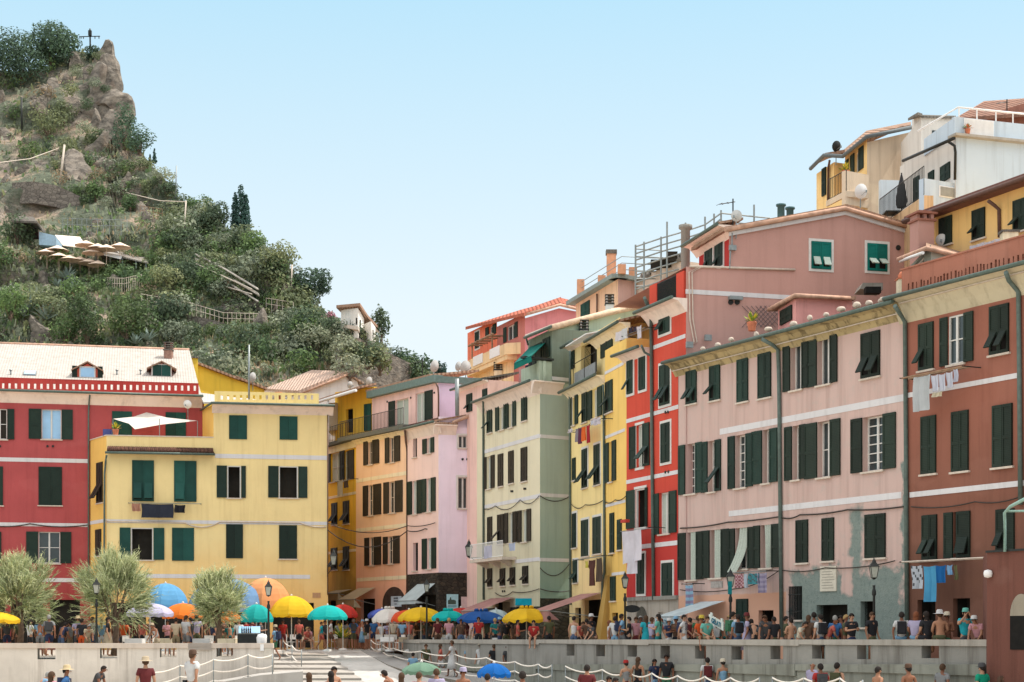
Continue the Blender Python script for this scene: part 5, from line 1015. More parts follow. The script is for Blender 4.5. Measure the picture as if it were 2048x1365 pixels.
wh = Bld('white hilltop house with a roof terrace, grey gutter and a small barred vent', f30, 'house', mats=[plaster('white_left', (220, 214, 206), .95, var=.05), plaster('white_right', (206, 220, 232), .86, var=.04)], shut='shut', z=14); b = wh  # creamier left face, bluish right face: shade painted into the white
b.win(f30, 'c', 1882, 1901, 329, 362, sill=False); b.win(f30, 'c', 1858, 1869, 343, 362, sill=False); b.win(f30, 'c', 1829, 1839, 354, 410, sill=False)
zt = f30.z(1856, 295); b.wall(f30, 0, f30.L, 14, zt); b.wall(f30s, 0, f30s.L, 14, f30s.z(1960, 280), 1); b.shell([gp3(f30s, 2160), gp3(f30s, 2160, -7), gp3(f30, 1800, -7), gp3(f30, 1800)], 14, zt); b.lid([gp3(f30, 1800), gp3(f30s, 1912), gp3(f30s, 2160), gp3(f30s, 2160, -7), gp3(f30, 1800, -7)], zt - .05); b.done()
mb = MB(); mb.tube([f30.at(1806, 322, .4), f30.at(1908, 277, .4)], .07, 7); mb.tube([f30.at(1897, 284, .3), f30.at(1909, 292, .2), f30.at(1911, 305, .08), f30.at(1910, 360, .08)], .06, 7); b.part('gutter', mb, M['iron'])
mb = MB(); zs = f30s.z(1960, 280); mb.fbox(f30s, -.2, f30s.L, zs, zs + .1, -.3, .3); b.part('terrace_slab', mb, M['conc'])
mb = MB(); mb.fbox(f30s, -.1, f30s.L, zs + .1, f30s.z(1960, 240), -.15, .05); mb.fbox(f30, f30.u(1850), f30.L, zs + .1, f30s.z(1960, 240), -.1, .05); b.part('parapet', mb, b.mats[1])
mb = MB()
for i in range(26): u = f30s.u(1926) + i * .055; mb.fbox(f30s, u, u + .04, f30s.z(1950, 272), f30s.z(1950, 240), .06, .09)
b.part('balustrade_panel', mb, M['white'])
mb = MB(); mb.tube([f30.P(f30.u(1836), zs + 1.4, 0), f30s.P(.1, zs + 1.25, 0), f30s.P(f30s.L, zs + 1.3, 0)], .04, 6)
for x in (1918, 1954, 1992, 2026): mb.tube([f30s.P(f30s.u(x), zs + .8, 0), f30s.P(f30s.u(x), zs + 1.26, 0)], .03, 5)
b.part('railing', mb, M['white'])
f31 = Fac(1824, 80, 1842, 77.5); f31s = Fac(1842, 77.5, 1912, 78.2)
mb = MB(); P = lambda x, y, d=0: f31s.at(x, y, d)
mb.prism([P(1842, 310), P(1912, 300), P(1912, 238), P(1842, 236)], Vector((0, 4, 0))); mb.face([f31.at(1824, 315), f31.at(1842, 312), f31.at(1842, 232), f31.at(1824, 240)]); b.part('stair_tower', mb, b.mats[0])
mb = MB(); mb.prism([f31.at(1816, 242, .3), f31.at(1836, 230, .3), P(1845, 233, .2), P(1845, 233, -2)], Vector((0, 0, .12))); mb.prism([P(1842, 236, .1), P(1912, 238, .1), P(1912, 236, -3), P(1842, 234, -3)], Vector((0, 0, .1))); b.part('roof', mb, M['roofdk'])
mb = MB(); mb.fbox(f31s, f31s.u(1864), f31s.u(1877), f31s.z(1870, 300), f31s.z(1870, 262), 0, .04); b.part('door', mb, M['glass'])
f32 = Fac(1758, 75.5, 1848, 70.0); f32s = Fac(1848, 70.0, 1918, 70.9)
mb = MB(); z1 = f32s.z(1880, 362); mb.fbox(f32s, 0, f32s.L, 14, z1, -.3, .0); b.part('terrace_wall', mb, b.mats[1])
mb = MB(); mb.fbox(f32s, f32s.u(1878), f32s.u(1910), f32s.z(1895, 396), f32s.z(1895, 374), 0, .03); mb.fbox(f32s, f32s.u(1880), f32s.u(1908), f32s.z(1895, 394), f32s.z(1895, 376), .03, .05, 1); b.part('grille', mb, [M['white'], flat('grille_grey', (150, 148, 140), 1)])
mb = MB(); z0 = f32.z(1800, 425); mb.fbox(f32, 0, f32.L, 12, z0, -.4, .0); b.part('terrace_base', mb, plaster('rough_ochre', (206, 172, 132), 1.1, var=.2, stain=.6))
railing(b, [f32.P(.1, z0, 0), f32.P(f32.L, z0, 0)], 1.15, 34); mb = MB(); f33 = Fac(1760, 79, 1832, 78); mb.prism([f33.at(1760, 430), f33.at(1832, 425), f33.at(1832, 362), f33.at(1760, 360)], Vector((0, .3, 0))); b.part('screen_wall', mb, plaster('screen_blue', (198, 208, 214), 1.1))
mb = MB(); c_ = pt(1803, 420, 74); mb.tube([c_ - Vector((0, 0, .6)), c_ + Vector((0, 0, 1.6))], .03, 6); mb.lathe(c_ + Vector((0, 0, .1)), [(.2, 0), (.26, .3), (.16, .9), (.04, 1.4), (0, 1.5)], 9, 0); tag(mb.build('closed_parasol', [flat('parasol_black', (50, 48, 50), 1.0)]), 'closed black parasol on the white house terrace behind the grey railing', 'parasol')
c_ = pt(1800, 428, 73.5); tb = empty('terrace_table', c_ - Vector((0, 0, .75)), 'dark table under the closed black parasol', 'table'); mb = MB(); mb.box(c_, 1.4, .8, .05); mb.build('tabletop', M['iron'], tb)
for sx_ in (-.6, .6):
 for sy_ in (-.3, .3): q = MB(); q.tube([c_ + Vector((sx_, sy_, 0)), c_ + Vector((sx_, sy_, -.75))], .025, 5); q.build('leg', M['iron'], tb)
f34 = Fac(1930, 92, 2160, 86)
bt = Bld('brown house with a wide tiled roof peeping over the white terrace', f34, 'house', mats=[plaster('brown_top', (150, 104, 90), 1.15)]); b = bt
P = lambda x, y, d=0: f34.at(x, y, d); b.wall(f34, 0, f34.L, 14, f34.z(2000, 222)); b.done()
rm = MB(); a_ = [P(1912, 243, .8), P(2160, 226, .8), P(2160, 196, -4), P(1968, 209, -4)]; rm.hexa(a_, [p + Vector((0, 0, .18)) for p in a_]); b.part('roof', rm, tiles('top_tiles', (178, 130, 108), (128, 96, 84), .8))
mb = MB(); mb.tube([P(1910, 241, .85), P(1968, 207, -3.8), P(2160, 194, -3.8)], .1, 6); b.part('verge', mb, M['ridge'])
f35 = Fac(1846, 69.8, 2160, 61.5)
oc = Bld('ochre house with dark green shutters and a brown gutter under the white hilltop house', f35, 'house', mats=[plaster('ochre_render', (226, 184, 116), 1.25, low=(196, 164, 120), lowz=(15.5, 17.0), var=.06, stain=.2)], shut='shutdk'); b = oc
b.win(f35, 'c', 1879, 1905, 434, 490); b.win(f35, 'fl', 1945, 1971, 418, 478, flap=.8); b.win(f35, 'fl', 2027, 2056, 398, 462, flap=.8)
zt = f35.z(1950, 408); b.wall(f35, 0, f35.L, 5, zt); b.shell([gp3(f35, 2160), gp3(f35, 2160, -4), gp3(f35, 1846, -4), gp3(f35, 1846)], 5, zt); b.lid([gp3(f35, 1846), gp3(f35, 2160), gp3(f35, 2160, -4), gp3(f35, 1846, -4)], zt); b.done()
mb = MB(); mb.fbox(f35, -.6, f35.L, zt, zt + .3, -.3, .5); b.part('eave', mb, flat('eave_brown', (118, 82, 74), 1.0)); mb = MB(); mb.tube([f35.P(-.6, zt + .1, .55), f35.P(f35.L, zt + .1, .55)], .1, 7); b.part('gutter', mb, M['pipebr'])
b.pipe(f35, [(1976, 402, .5), (1990, 412, .2), (1998, 420, .06), (1999, 475, .06)], .07, 'pipebr')
c_ = pt(2018, 500, 62); chimney(b, c_, .55, .45, .6, M['cream'], 0, 'none')
# ================================================================== the hill
SIL = [(-260, 60), (-60, 95), (0, 150), (40, 152), (100, 132), (150, 108), (190, 108), (216, 122), (226, 190), (236, 240), (262, 292), (300, 335), (345, 385), (400, 432), (470, 488), (530, 528), (590, 575), (640, 628), (700, 676), (760, 722), (830, 764), (900, 798), (980, 830)]
def sil(px): return sil0(px) + 5.5 * noise.fractal(Vector((px * .045, 7.3, 0)), 1.0, 2.0, 4)
def sil0(px):
 for (a, ya), (b_, yb) in zip(SIL[:-1], SIL[1:]):
  if a <= px <= b_: return ya + (yb - ya) * (px - a) / (b_ - a)
 return SIL[-1][1] if px > 0 else SIL[0][1]
def hill_d(px, py):
 top = sil(px); q = (830 - py) / max(60.0, 830 - top)
 return 124 + 58 * q * (830 - top) / 720
def terr(px, py):
 D = hill_d(px, py); p = pt(px, py, D)
 n = noise.fractal(p * .11, 1.0, 2.1, 5); c = noise.noise(p * .045)
 st = abs(noise.noise(Vector((p.x * .05, p.y * .05, p.z * .22)))) * 2.2      # ledges
 out = Vector((.12, -1, .18)); return p + out * (n * 2.0 + c * 2.2 + st * 1.3)
def hill_mat():
 t = NT('hillside'); v = t.coord(); geo = t.n('ShaderNodeNewGeometry'); sx = t.n('ShaderNodeSeparateXYZ'); t.l(geo.outputs['Normal'], sx.inputs[0])
 rock = t.ramp(t.noise(t.coord((1, 1, 2.6), (.5, 0, .3)), .9, 8, .72), .34, .68, C((92, 84, 78), .95), C((206, 186, 168), .95))
 grass = t.ramp(t.noise(v, 1.6, 6, .7), .3, .7, C((170, 138, 114), .85), C((226, 196, 166), .85))
 col = t.mix(t.math('MULTIPLY', t.math('SUBTRACT', t.math('ADD', sx.outputs['Z'], t.math('MULTIPLY', t.noise(v, .35, 5, .6), .9)), 1.0), 3.2, clamp=True), rock, grass)
 green = t.ramp(t.noise(v, 2.5, 6, .7), .3, .7, C((82, 94, 70), .7), C((136, 142, 112), .75))
 col = t.mix(t.math('MULTIPLY', t.math('SUBTRACT', t.noise(v, .22, 6, .65), .43, clamp=True), 9, clamp=True), col, green)
 col = t.mix(.14, col, C((168, 176, 172), .8)); t.bump(t.noise(t.coord((1, 1, 2.2)), 1.4, 10, .72), 1.0, .6); return t.done(col, .95)  # pale grey mixed in: distance haze painted into the colour
nx, ny = 190, 120; vs, fs = [], []
xs = [-260 + 1240 * i / nx for i in range(nx + 1)]
for i, x in enumerate(xs):
 s_ = sil(x)
 for j in range(ny + 1):
  q = j / ny; vs.append(terr(x, 880 + (s_ - 880) * q))
 a = vs[-1]
 for k in range(1, 5): m_ = (a.y + 7 * k) / a.y; vs.append(Vector((a.x * m_, a.y + 7 * k, CZ + (a.z - CZ) * m_ - 1.2 * k * k - 2.0 * k)))
 base = vs[i * (ny + 5)]; 
rows = ny + 5
for i in range(nx):
 for j in range(rows - 1): fs.append((i * rows + j, (i + 1) * rows + j, (i + 1) * rows + j + 1, i * rows + j + 1))
me = bpy.data.meshes.new('hill'); me.from_pydata(vs, [], fs); me.materials.append(hill_mat()); me.polygons.foreach_set('use_smooth', [True] * len(fs)); me.update()
hill = mesh_obj('hill', me); tag(hill, kind='structure')
def rock_mat():
 t = NT('rock_face'); v = t.coord((1, 1, 2.4), (.3, .2, 0), 'Object'); col = t.ramp(t.noise(v, 1.4, 8, .7), .34, .68, C((80, 76, 72), .8), C((176, 164, 150), .8)); col = t.mix(t.math('MULTIPLY', t.math('SUBTRACT', t.noise(t.coord(), .9, 5), .52, clamp=True), 3, clamp=True), col, C((140, 116, 98), .7))
 t.bump(t.noise(v, 3.0, 8, .7), .8, .2); return t.done(col, .95)
RKM = rock_mat()
def leafmat(name, a, b_, k=.8, rnd=.28):
 k *= 1.15
 t = NT(name); oi = t.n('ShaderNodeObjectInfo'); geo = t.n('ShaderNodeNewGeometry')
 n = t.noise(t.coord(), 1.3, 4, .7); col = t.ramp(n, .32, .68, C(a, k), C(b_, k))
 col = t.mix(1.0, col, t.ramp(oi.outputs['Random'], 0, 1, (1 - rnd, 1 - rnd * .8, 1 - rnd, 1), (1 + rnd * 1.2, 1 + rnd, 1 + rnd * .6, 1)), 'MULTIPLY')
 col = t.mix(1.0, col, t.ramp(geo.outputs['Random Per Island'], 0, 1, (.6, .62, .6, 1), (1.35, 1.35, 1.25, 1)), 'MULTIPLY')
 if 'tamarisk' not in name: col = t.mix(.16, col, C((158, 172, 168), .8))  # hill foliage greyed: distant haze painted into the leaf colour
 m = t.done(col, .75); tr = t.n('ShaderNodeBsdfTranslucent'); t.l(col, tr.inputs['Color']); ms = t.n('ShaderNodeMixShader'); ms.inputs[0].default_value = .25
 t.l(t.b.outputs[0], ms.inputs[1]); t.l(tr.outputs[0], ms.inputs[2]); t.l(ms.outputs[0], t.t.nodes['Material Output'].inputs['Surface']); return m
LM = dict(olive=leafmat('leaf_olive', (98, 108, 74), (154, 158, 114)), green=leafmat('leaf_green', (70, 98, 52), (124, 150, 80)), dark=leafmat('leaf_dark', (52, 72, 48), (96, 114, 76)), grey=leafmat('leaf_grey', (112, 122, 104), (168, 172, 152)), pine=leafmat('leaf_pine', (48, 74, 58), (84, 112, 82)), cyp=leafmat('leaf_cypress', (28, 68, 66), (48, 96, 86)), dry=leafmat('leaf_dry', (150, 124, 98), (200, 172, 138), .7, .15), pink=leafmat('blossom_pink', (206, 116, 150), (232, 160, 184), .9), tam=leafmat('leaf_tamarisk', (148, 154, 120), (208, 208, 172), 1.0, .1), ivy=leafmat('leaf_ivy', (62, 84, 42), (108, 128, 62)))
M['bark'] = flat('bark', (112, 94, 80), .9, .95, .3, 8)
def crown_mesh(name, mat, lobes, n, size, seed, flat_=0.0, stretch=1.0):
 """leaf clumps spread on and inside several uneven lobes; lobes = (centre, radii)"""
 rnd = random.Random(seed); mb = MB(); tot = sum(l[1][0] * l[1][2] for l in lobes)
 for c, r in lobes:
  k = int(n * r[0] * r[2] / tot)
  for _ in range(k):
   while True:
    d = Vector((rnd.uniform(-1, 1), rnd.uniform(-1, 1), rnd.uniform(-1, 1)))
    if .05 < d.length <= 1: break
   q = d.normalized() * (.55 + .45 * rnd.random() ** .5) * (1 + .22 * noise.noise(d.normalized() * 2.7 + Vector((seed, 0, 0))))
   p = Vector(c) + Vector((q.x * r[0], q.y * r[1], q.z * r[2]))
   nrm = (d.normalized() + Vector((rnd.gauss(0, .45), rnd.gauss(0, .45), rnd.gauss(0, .45) + .3))).normalized()
   a = nrm.orthogonal().normalized(); a.rotate(Matrix.Rotation(rnd.uniform(0, 6.28), 3, nrm)); b2 = nrm.cross(a)
   s_ = size * rnd.uniform(.6, 1.4); sl = s_ * rnd.uniform(.4, .75) ; bow = nrm * s_ * .25
   mb.face([p - a * s_ * stretch - bow, p - b2 * sl, p + a * s_ * stretch - bow, p + b2 * sl])
 return mb.mesh(name, mat)
def lobes_round(rnd, w, h, k=5):
 L = [((0, 0, h * .5), (w * .42, w * .42, h * .45))]
 for _ in range(k):
  a = rnd.uniform(0, 6.28); r = w * rnd.uniform(.15, .38); L.append(((math.cos(a) * r, math.sin(a) * r, h * rnd.uniform(.25, .72)), (w * rnd.uniform(.2, .32), w * rnd.uniform(.2, .32), h * rnd.uniform(.2, .34))))
 return L
rb = random.Random(11); BUSH = {}
for kind, n, sz in (('olive', 420, .10), ('green', 420, .10), ('dark', 420, .10), ('grey', 380, .10), ('dry', 260, .09), ('ivy', 420, .09)):
 BUSH[kind] = [crown_mesh('bush_' + kind, LM[kind], lobes_round(rb, 2.0, 1.5 + .4 * rb.random(), 5), n, sz, 20 + i) for i in range(3)]
def put(name, me, p, s, rz, label, cat, group, sz=None):
 o = bpy.data.objects.new(name, me); COL.objects.link(o); o.location = p; o.scale = (s, s, sz or s); o.rotation_euler[2] = rz; return tag(o, label, cat, group)
BL = dict(olive='olive-grey shrub growing among others on the rocky hillside', green='fresh green shrub growing among others on the rocky hillside', dark='dark evergreen shrub growing among others on the rocky hillside', grey='silvery grey shrub growing among others on the rocky hillside', dry='tuft of dry straw-coloured growth on the rocky hillside', ivy='yellow-green creeper mound hanging on the rocky hillside')
rh = random.Random(5); nb = 0; cells = {}
def dens(px, py):
 p = Vector((px * .008, py * .008, 3.0)); d = .5 + .9 * noise.fractal(p, 1.0, 2.0, 4)
 if px > 330 and py < 640: d += .35                     # wooded slope on the right
 if px < 330 and py > 520: d += .3                      # green terraces at the bottom
 if 110 < px < 240 and py < 300: d -= .45               # bare cliff
 if px < 130 and 180 < py < 420: d -= .22
 if 420 < px < 640 and 640 < py < 760: d -= .3          # dry bank
 return d
tries = 0
while nb < 270 and tries < 9000:
 tries += 1; px = rh.uniform(-60, 850); s_ = sil(px); py = rh.uniform(s_ + 2, 770)
 if py > 700 and px < 380: continue
 if rh.random() > dens(px, py): continue
 if px < 320 and 425 < py < 520: continue
 if 668 < px < 765 and py < 725: continue
 size = rh.choice((.55, .7, .85, 1.0, 1.25, 1.6)) * (1.12 if px > 330 else .95)
 key = (int(px // 26), int(py // 22)); 
 if cells.get(key, 0) >= 2: continue
 cells[key] = cells.get(key, 0) + 1
 zone = noise.noise(Vector((px * .01, py * .01, 9)))
 kind = rh.choices(('olive', 'green', 'dark', 'grey', 'dry', 'ivy'), ((3, 1, 2.5, 3, .6, .4) if px > 320 else (2, 3 + (py > 500) * 3, 1.5, 2, 1.6, 1.5 + (py > 560) * 2)))[0]
 if 110 < px < 250 and py < 330: kind = rh.choice(('olive', 'dry', 'grey'))
 p = terr(px, py) - Vector((0, 0, .35 * size)); put('shrub', rh.choice(BUSH[kind]), p, size, rh.uniform(0, 6.28), BL[kind], 'shrub', BL[kind].split(' growing')[0].split(' on the')[0].split(' hanging')[0] + 's of the hillside', size * rh.uniform(.75, 1.15)); nb += 1
mbg = MB(); rg = random.Random(8); cnt = 0
while cnt < 22000:
 px = rg.uniform(-120, 900); s_ = sil(px); py = rg.uniform(s_, 790)
 d = dens(px * 1.0, py) + .45 * noise.fractal(Vector((px * .05, py * .05, 1)), 1, 2, 3)
 m = 0 if rg.random() < d else 1
 if m == 1 and rg.random() < .72: continue
 if px < 340 and py < 470 and rg.random() < .6: continue
 p = terr(px, py); h = rg.uniform(.15, .62); w_ = rg.uniform(.06, .24); a = rg.uniform(0, 6.28); dx = Vector((math.cos(a), math.sin(a), 0)) * w_; ln = Vector((rg.gauss(0, .15), rg.gauss(0, .15), h))
 if m == 0: m = rg.choice((0, 0, 2, 3, 3))
 if m == 1: h *= .6; w_ *= .5; dx *= .5; ln *= .7
 mbg.face([p - dx - Vector((0, 0, .06)), p + dx - Vector((0, 0, .06)), p + dx * .6 + ln, p - dx * .7 + ln * .8], m); cnt += 1
sb = MB(); k_ = 0
while k_ < 760:
 px = rg.uniform(-100, 860); y0_ = sil(px); py = rg.uniform(y0_ + 1, 790)
 if rg.random() > dens(px, py) + .12: continue
 if px < 300 and py < 440 and rg.random() < .5: continue
 k_ += 1; c = terr(px, py); r = rg.uniform(.3, .85) * (1.15 if px > 300 else 1); m = rg.choice((0, 0, 1, 2, 2, 3))
 for q in range(int(34 + 34 * r)):
  a, e = rg.uniform(0, 6.28), rg.uniform(-.2, 1.5); d = Vector((math.cos(a) * math.cos(e), math.sin(a) * math.cos(e), math.sin(e))); p = c + d * r * rg.uniform(.6, 1.08); n_ = (d + Vector((rg.gauss(0, .5), rg.gauss(0, .5), rg.gauss(0, .5)))).normalized(); u_ = n_.orthogonal().normalized() * rg.uniform(.07, .14); v_ = n_.cross(u_) * .6
  sb.face([p - u_, p - v_, p + u_, p + v_], m)
sb.build('scrub_foliage', [LM['olive'], LM['green'], LM['dark'], LM['grey']], kind='stuff')
mbg.build('undergrowth', [LM['olive'], LM['dry'], LM['green'], LM['grey']], kind='stuff')
rk = []; rr0 = random.Random(77)
for q in range(4):
 bm = bmesh.new(); bmesh.ops.create_icosphere(bm, subdivisions=3, radius=1)
 pl = [(Vector((rr0.gauss(0, 1), rr0.gauss(0, 1), rr0.gauss(0, 1))).normalized(), rr0.uniform(.5, .85)) for _ in range(16)]
 for v in bm.verts:
  for n_, d_ in pl:
   e_ = v.co.dot(n_) - d_
   if e_ > 0: v.co -= n_ * e_
  n1 = noise.noise(v.co * 1.1 + Vector((q * 9.1, 0, 0))); n2 = noise.noise(v.co * 2.9 + Vector((0, q * 5.7, 0))); v.co *= 1.2 + .3 * n1 + .1 * n2
  v.co.z *= 1.0
 me = bpy.data.meshes.new('rock'); bm.to_mesh(me); bm.free(); me.materials.append(RKM); rk.append(me)
rr_ = random.Random(21)
spots = [(214, 118, 1.6), (222, 150, 2.0), (224, 175, 2.2), (228, 205, 2.4), (232, 235, 2.2), (240, 262, 1.8), (252, 285, 1.6), (205, 175, 2.4), (196, 210, 2.2), (212, 225, 2.6), (190, 250, 2.0), (215, 262, 2.2), (150, 130, 1.5), (170, 150, 1.8), (165, 185, 1.4), (140, 335, 2.4), (152, 355, 2.6), (165, 335, 1.8), (185, 300, 1.9), (205, 330, 1.6)]
while len(spots) < 74:
 x, y = rr_.uniform(-20, 640), rr_.uniform(150, 760)
 if y > sil(x) + 12 and noise.noise(Vector((x * .012, y * .012, 4))) > -.02: spots.append((x, y, rr_.uniform(.6, 1.7)))
for i, (x, y, sz_) in enumerate(spots):
 o = put('rock', rk[i % 4], terr(x, y) - Vector((0, -.2, .3 * sz_)), sz_ * rr_.uniform(.5, .8), rr_.uniform(0, 6), 'grey-brown rock outcrop jutting from the hillside', 'rock', 'rock outcrops on the hillside', sz_ * rr_.uniform(.7, 1.3)); o.rotation_euler[0] = rr_.uniform(-.4, .4)
for i, (x, y, sz_) in enumerate(((206, 130, .7), (218, 196, .6), (200, 190, .8), (226, 245, .8), (180, 225, .9), (160, 165, .8), (150, 205, 1.0), (205, 285, .9), (175, 275, 1.0), (190, 160, .6), (722, 728, 1.2), (700, 722, 1.1), (745, 734, 1.2), (682, 716, 1.0), (764, 740, 1.2))):
 kd = ('olive', 'dark', 'grey')[i % 3]; put('shrub', BUSH[kd][i % 3], terr(x, y) + Vector((0, -1.6 - 5 * (x > 650), -.2)), sz_, i * 1.7, BL[kd], 'shrub', BL[kd].split(' growing')[0] + 's of the hillside')
def tree(name, label, cat, px, py, h, w, leaf, seed, trunk=.25, group=None, n=1500, sz=.13, lobes=None, lean=0.0, base=None):
 p = terr(px, py) - Vector((0, 0, .3)) if base is None else Vector(base); rnd = random.Random(seed); root = empty(name, p, label, cat, group)
 tm = MB(); th = h * trunk; tm.tube([p, p + Vector((lean * .4, 0, th * .6)), p + Vector((lean, 0, th + h * .2))], h * .035 + .05, 8, 0, True, h * .015 + .03)
 L = lobes or [(Vector(c) + Vector((lean, 0, th)), r) for c, r in lobes_round(rnd, w, h - th, 8)]
 for c, r in L[1:6]: tm.tube([p + Vector((lean * .7, 0, th * .8)), p + Vector(c) * .85 + Vector((0, 0, 0))], .05, 5, 0, True, .02)
 tm.build('trunk', M['bark'], root); me = crown_mesh('crown', LM[leaf], L, n, sz, seed); mesh_obj('crown', me, root)
pxm = lambda px, py: F / hill_d(px, py)
def T(label, cat, px, py, hp, wp, leaf, seed, **kw): s_ = 1 / pxm(px, py); tree(kw.pop('name', 'tree'), label, cat, px, py, hp * s_, wp * s_, leaf, seed, **kw)
T('broad dark pine on the cliff top beside the utility pylon', 'pine tree', 100, 138, 104, 122, 'pine', 1, trunk=.14, n=4200, name='pine_tree', sz=.16)
T('dense dark tree at the edge of the photo above the brown slope', 'tree', -2, 180, 140, 112, 'pine', 2, trunk=.1, n=3600)
T('lower grey-green oak beside the dirt path under the cliff top pine', 'tree', 42, 175, 124, 100, 'pine', 3, trunk=.08, n=2800)
T('slim bush-like tree at the foot of the pylon on the cliff top', 'tree', 183, 118, 38, 34, 'pine', 4, trunk=.1, n=500)
T('rounded olive-green tree on the slope left of the bare cliff', 'tree', 95, 270, 70, 72, 'olive', 5, trunk=.1, n=900)
T('tall bushy oak clinging below the cliff face', 'tree', 125, 245, 62, 60, 'olive', 6, trunk=.1, n=800)
for i, (x, y, h, w_, lf, lb) in enumerate(((250, 305, 104, 52, 'pine', 'dark evergreen leaning out behind the cliff'), (282, 320, 74, 56, 'pine', 'round evergreen on the ridge below the cliff'), (335, 392, 40, 56, 'dark', 'spreading ridge tree above the tall white pole'), (405, 428, 40, 62, 'green', 'bright round ridge tree left of the cypress'), (440, 470, 58, 60, 'dark', 'dark ridge tree directly left of the cypress'), (508, 540, 62, 54, 'green', 'leafy ridge tree under the cypress on its right side'), (560, 570, 62, 84, 'olive', 'long hedge-like tree on the ridge before the umbrella pine'),
  (350, 600, 70, 90, 'olive', 'wide grey olive tree above the terrace wall'), (375, 585, 66, 74, 'dark', 'dark tree beside the diagonal stone stairway'), (632, 722, 74, 84, 'grey', 'large silver-green bush tree in front of the villa'), (688, 748, 58, 84, 'olive', 'spreading tree under the villa'), (610, 705, 60, 60, 'green', 'green tree on the dry bank below the umbrella pine'), (742, 768, 60, 70, 'olive', 'soft green tree on the lower slope right of the villa'),
  (760, 705, 78, 46, 'dark', 'dark conifer just right of the villa'), (790, 742, 62, 50, 'dark', 'blue-green pine at the end of the ridge'), (818, 752, 64, 52, 'pine', 'loose pine overlapping the skyline at the end of the ridge'), (842, 758, 58, 46, 'pine', 'last tall pine before the rooftops'), (880, 765, 44, 26, 'cyp', 'small pointed fir above the lilac penthouse roof'), (260, 420, 46, 44, 'green', 'small fan palm-like tree by the stone wall'), (190, 400, 52, 46, 'green', 'green bush tree under the grey rock slab'),
  (30, 660, 92, 70, 'green', 'bright green tree over the slate roof at the edge'), (70, 640, 60, 70, 'olive', 'tree with silvery foliage between the agaves'), (130, 690, 70, 60, 'green', 'green tree just above the slate roof'), (350, 690, 64, 60, 'grey', 'grey willow-like bush above the chimney'), (40, 500, 70, 76, 'dark', 'dark tree in front of the hillside pavilion'), (230, 560, 60, 86, 'ivy', 'ivy-covered mass below the restaurant terrace'), (175, 700, 130, 76, 'ivy', 'tall creeper-covered tree above the red house roof'), (255, 690, 110, 80, 'ivy', 'broad creeper mass beside the small red shed'))):
 T(lb, 'tree', x, y, h, w_, lf, 40 + i, trunk=.12, n=int(240 + h * w_ * .14), sz=.12)
s_ = 1 / pxm(482, 480)
for i, (dx, w_, h, x) in enumerate(((0, 26, 96, 483), (0, 19, 80, 472), (0, 20, 78, 493))):
 p0 = terr(x, 478); L = [((0, 0, h * s_ * q), (w_ * s_ * (.62 - .45 * q ** 1.6), w_ * s_ * (.62 - .45 * q ** 1.6), h * s_ * .13)) for q in (.08, .2, .32, .45, .58, .7, .82, .92)]
 tree('cypress_tree', ('tallest cypress of the dark cluster standing on the ridge', 'slim cypress at the side of the ridge cluster facing the hill', 'ragged cypress at the open side of the ridge cluster')[i], 'cypress', x, 478, h * s_, w_ * s_, 'cyp', 90 + i, trunk=.08, n=900, sz=.13, lobes=L)
for i, (x, y, h) in enumerate(((311, 332, 30), (302, 330, 18))):
 sc_l = 1 / pxm(x, y); L = [((0, 0, h * sc_l * q), (h * .2 * sc_l * (1.1 - q), h * .2 * sc_l * (1.1 - q), h * sc_l * .15)) for q in (.15, .4, .65, .9)]
 tree('cypress_tree', ('small cypress on the ridge beyond the cliff', 'tiny cypress beside another on the ridge beyond the cliff')[i], 'cypress', x, y, h * sc_l, 1, 'cyp', 95 + i, trunk=.08, n=260, sz=.1, lobes=L)
s_ = 1 / pxm(625, 600); L = [((0, 0, 46 * s_), (34 * s_, 30 * s_, 24 * s_)), ((-22 * s_, 0, 40 * s_), (20 * s_, 20 * s_, 20 * s_)), ((20 * s_, 0, 50 * s_), (24 * s_, 22 * s_, 20 * s_)), ((8 * s_, 0, 26 * s_), (26 * s_, 22 * s_, 16 * s_)), ((26 * s_, 0, 30 * s_), (16 * s_, 16 * s_, 14 * s_))]
tree('pine_tree', 'big umbrella pine standing against the sky on the ridge', 'pine tree', 622, 606, 70 * s_, 80 * s_, 'pine', 120, trunk=.25, n=1500, sz=.13, lobes=L)
tree('blossom_bush', 'pink bougainvillea bush beside the hillside villa', 'bush', 656, 652, 26 * s_, 34 * s_, 'pink', 121, trunk=.1, n=420, sz=.1)
tree('blossom_bush', 'white oleander bush above the slate roof at the edge', 'bush', 22, 610, 44 * s_, 50 * s_, 'grey', 122, trunk=.1, n=420, sz=.1)
ag = MB(); ra = random.Random(2)
for i in range(26):
 a = ra.uniform(0, 6.28); e = ra.uniform(.3, 1.35); d = Vector((math.cos(a) * math.cos(e), math.sin(a) * math.cos(e), math.sin(e))); l_ = ra.uniform(.9, 1.3); sd = d.cross(Vector((0, 0, 1))).normalized() * .09
 ag.face([-sd, sd, d * l_ * .6 + sd * .8, d * l_ + Vector((0, 0, -.12)), d * l_ * .6 - sd * .8])
agm = ag.mesh('agave', flat('agave_leaf', (148, 164, 152), .9, .6, .2, 3))
for i, (x, y, s2) in enumerate(((135, 560, 1.2), (118, 575, 1.0), (70, 640, 1.3), (100, 655, 1.3), (56, 650, 1.0), (300, 690, 1.0), (275, 695, .9), (150, 575, .9))): put('agave', agm, terr(x, y) + Vector((0, -.4, .1)), s2, i * 1.3, 'spiky blue-grey agave on the lower hillside', 'agave', 'agaves on the lower hillside')
def hp(x, y, d=0.0): p = terr(x, y); return p + Vector((0, -d, 0))
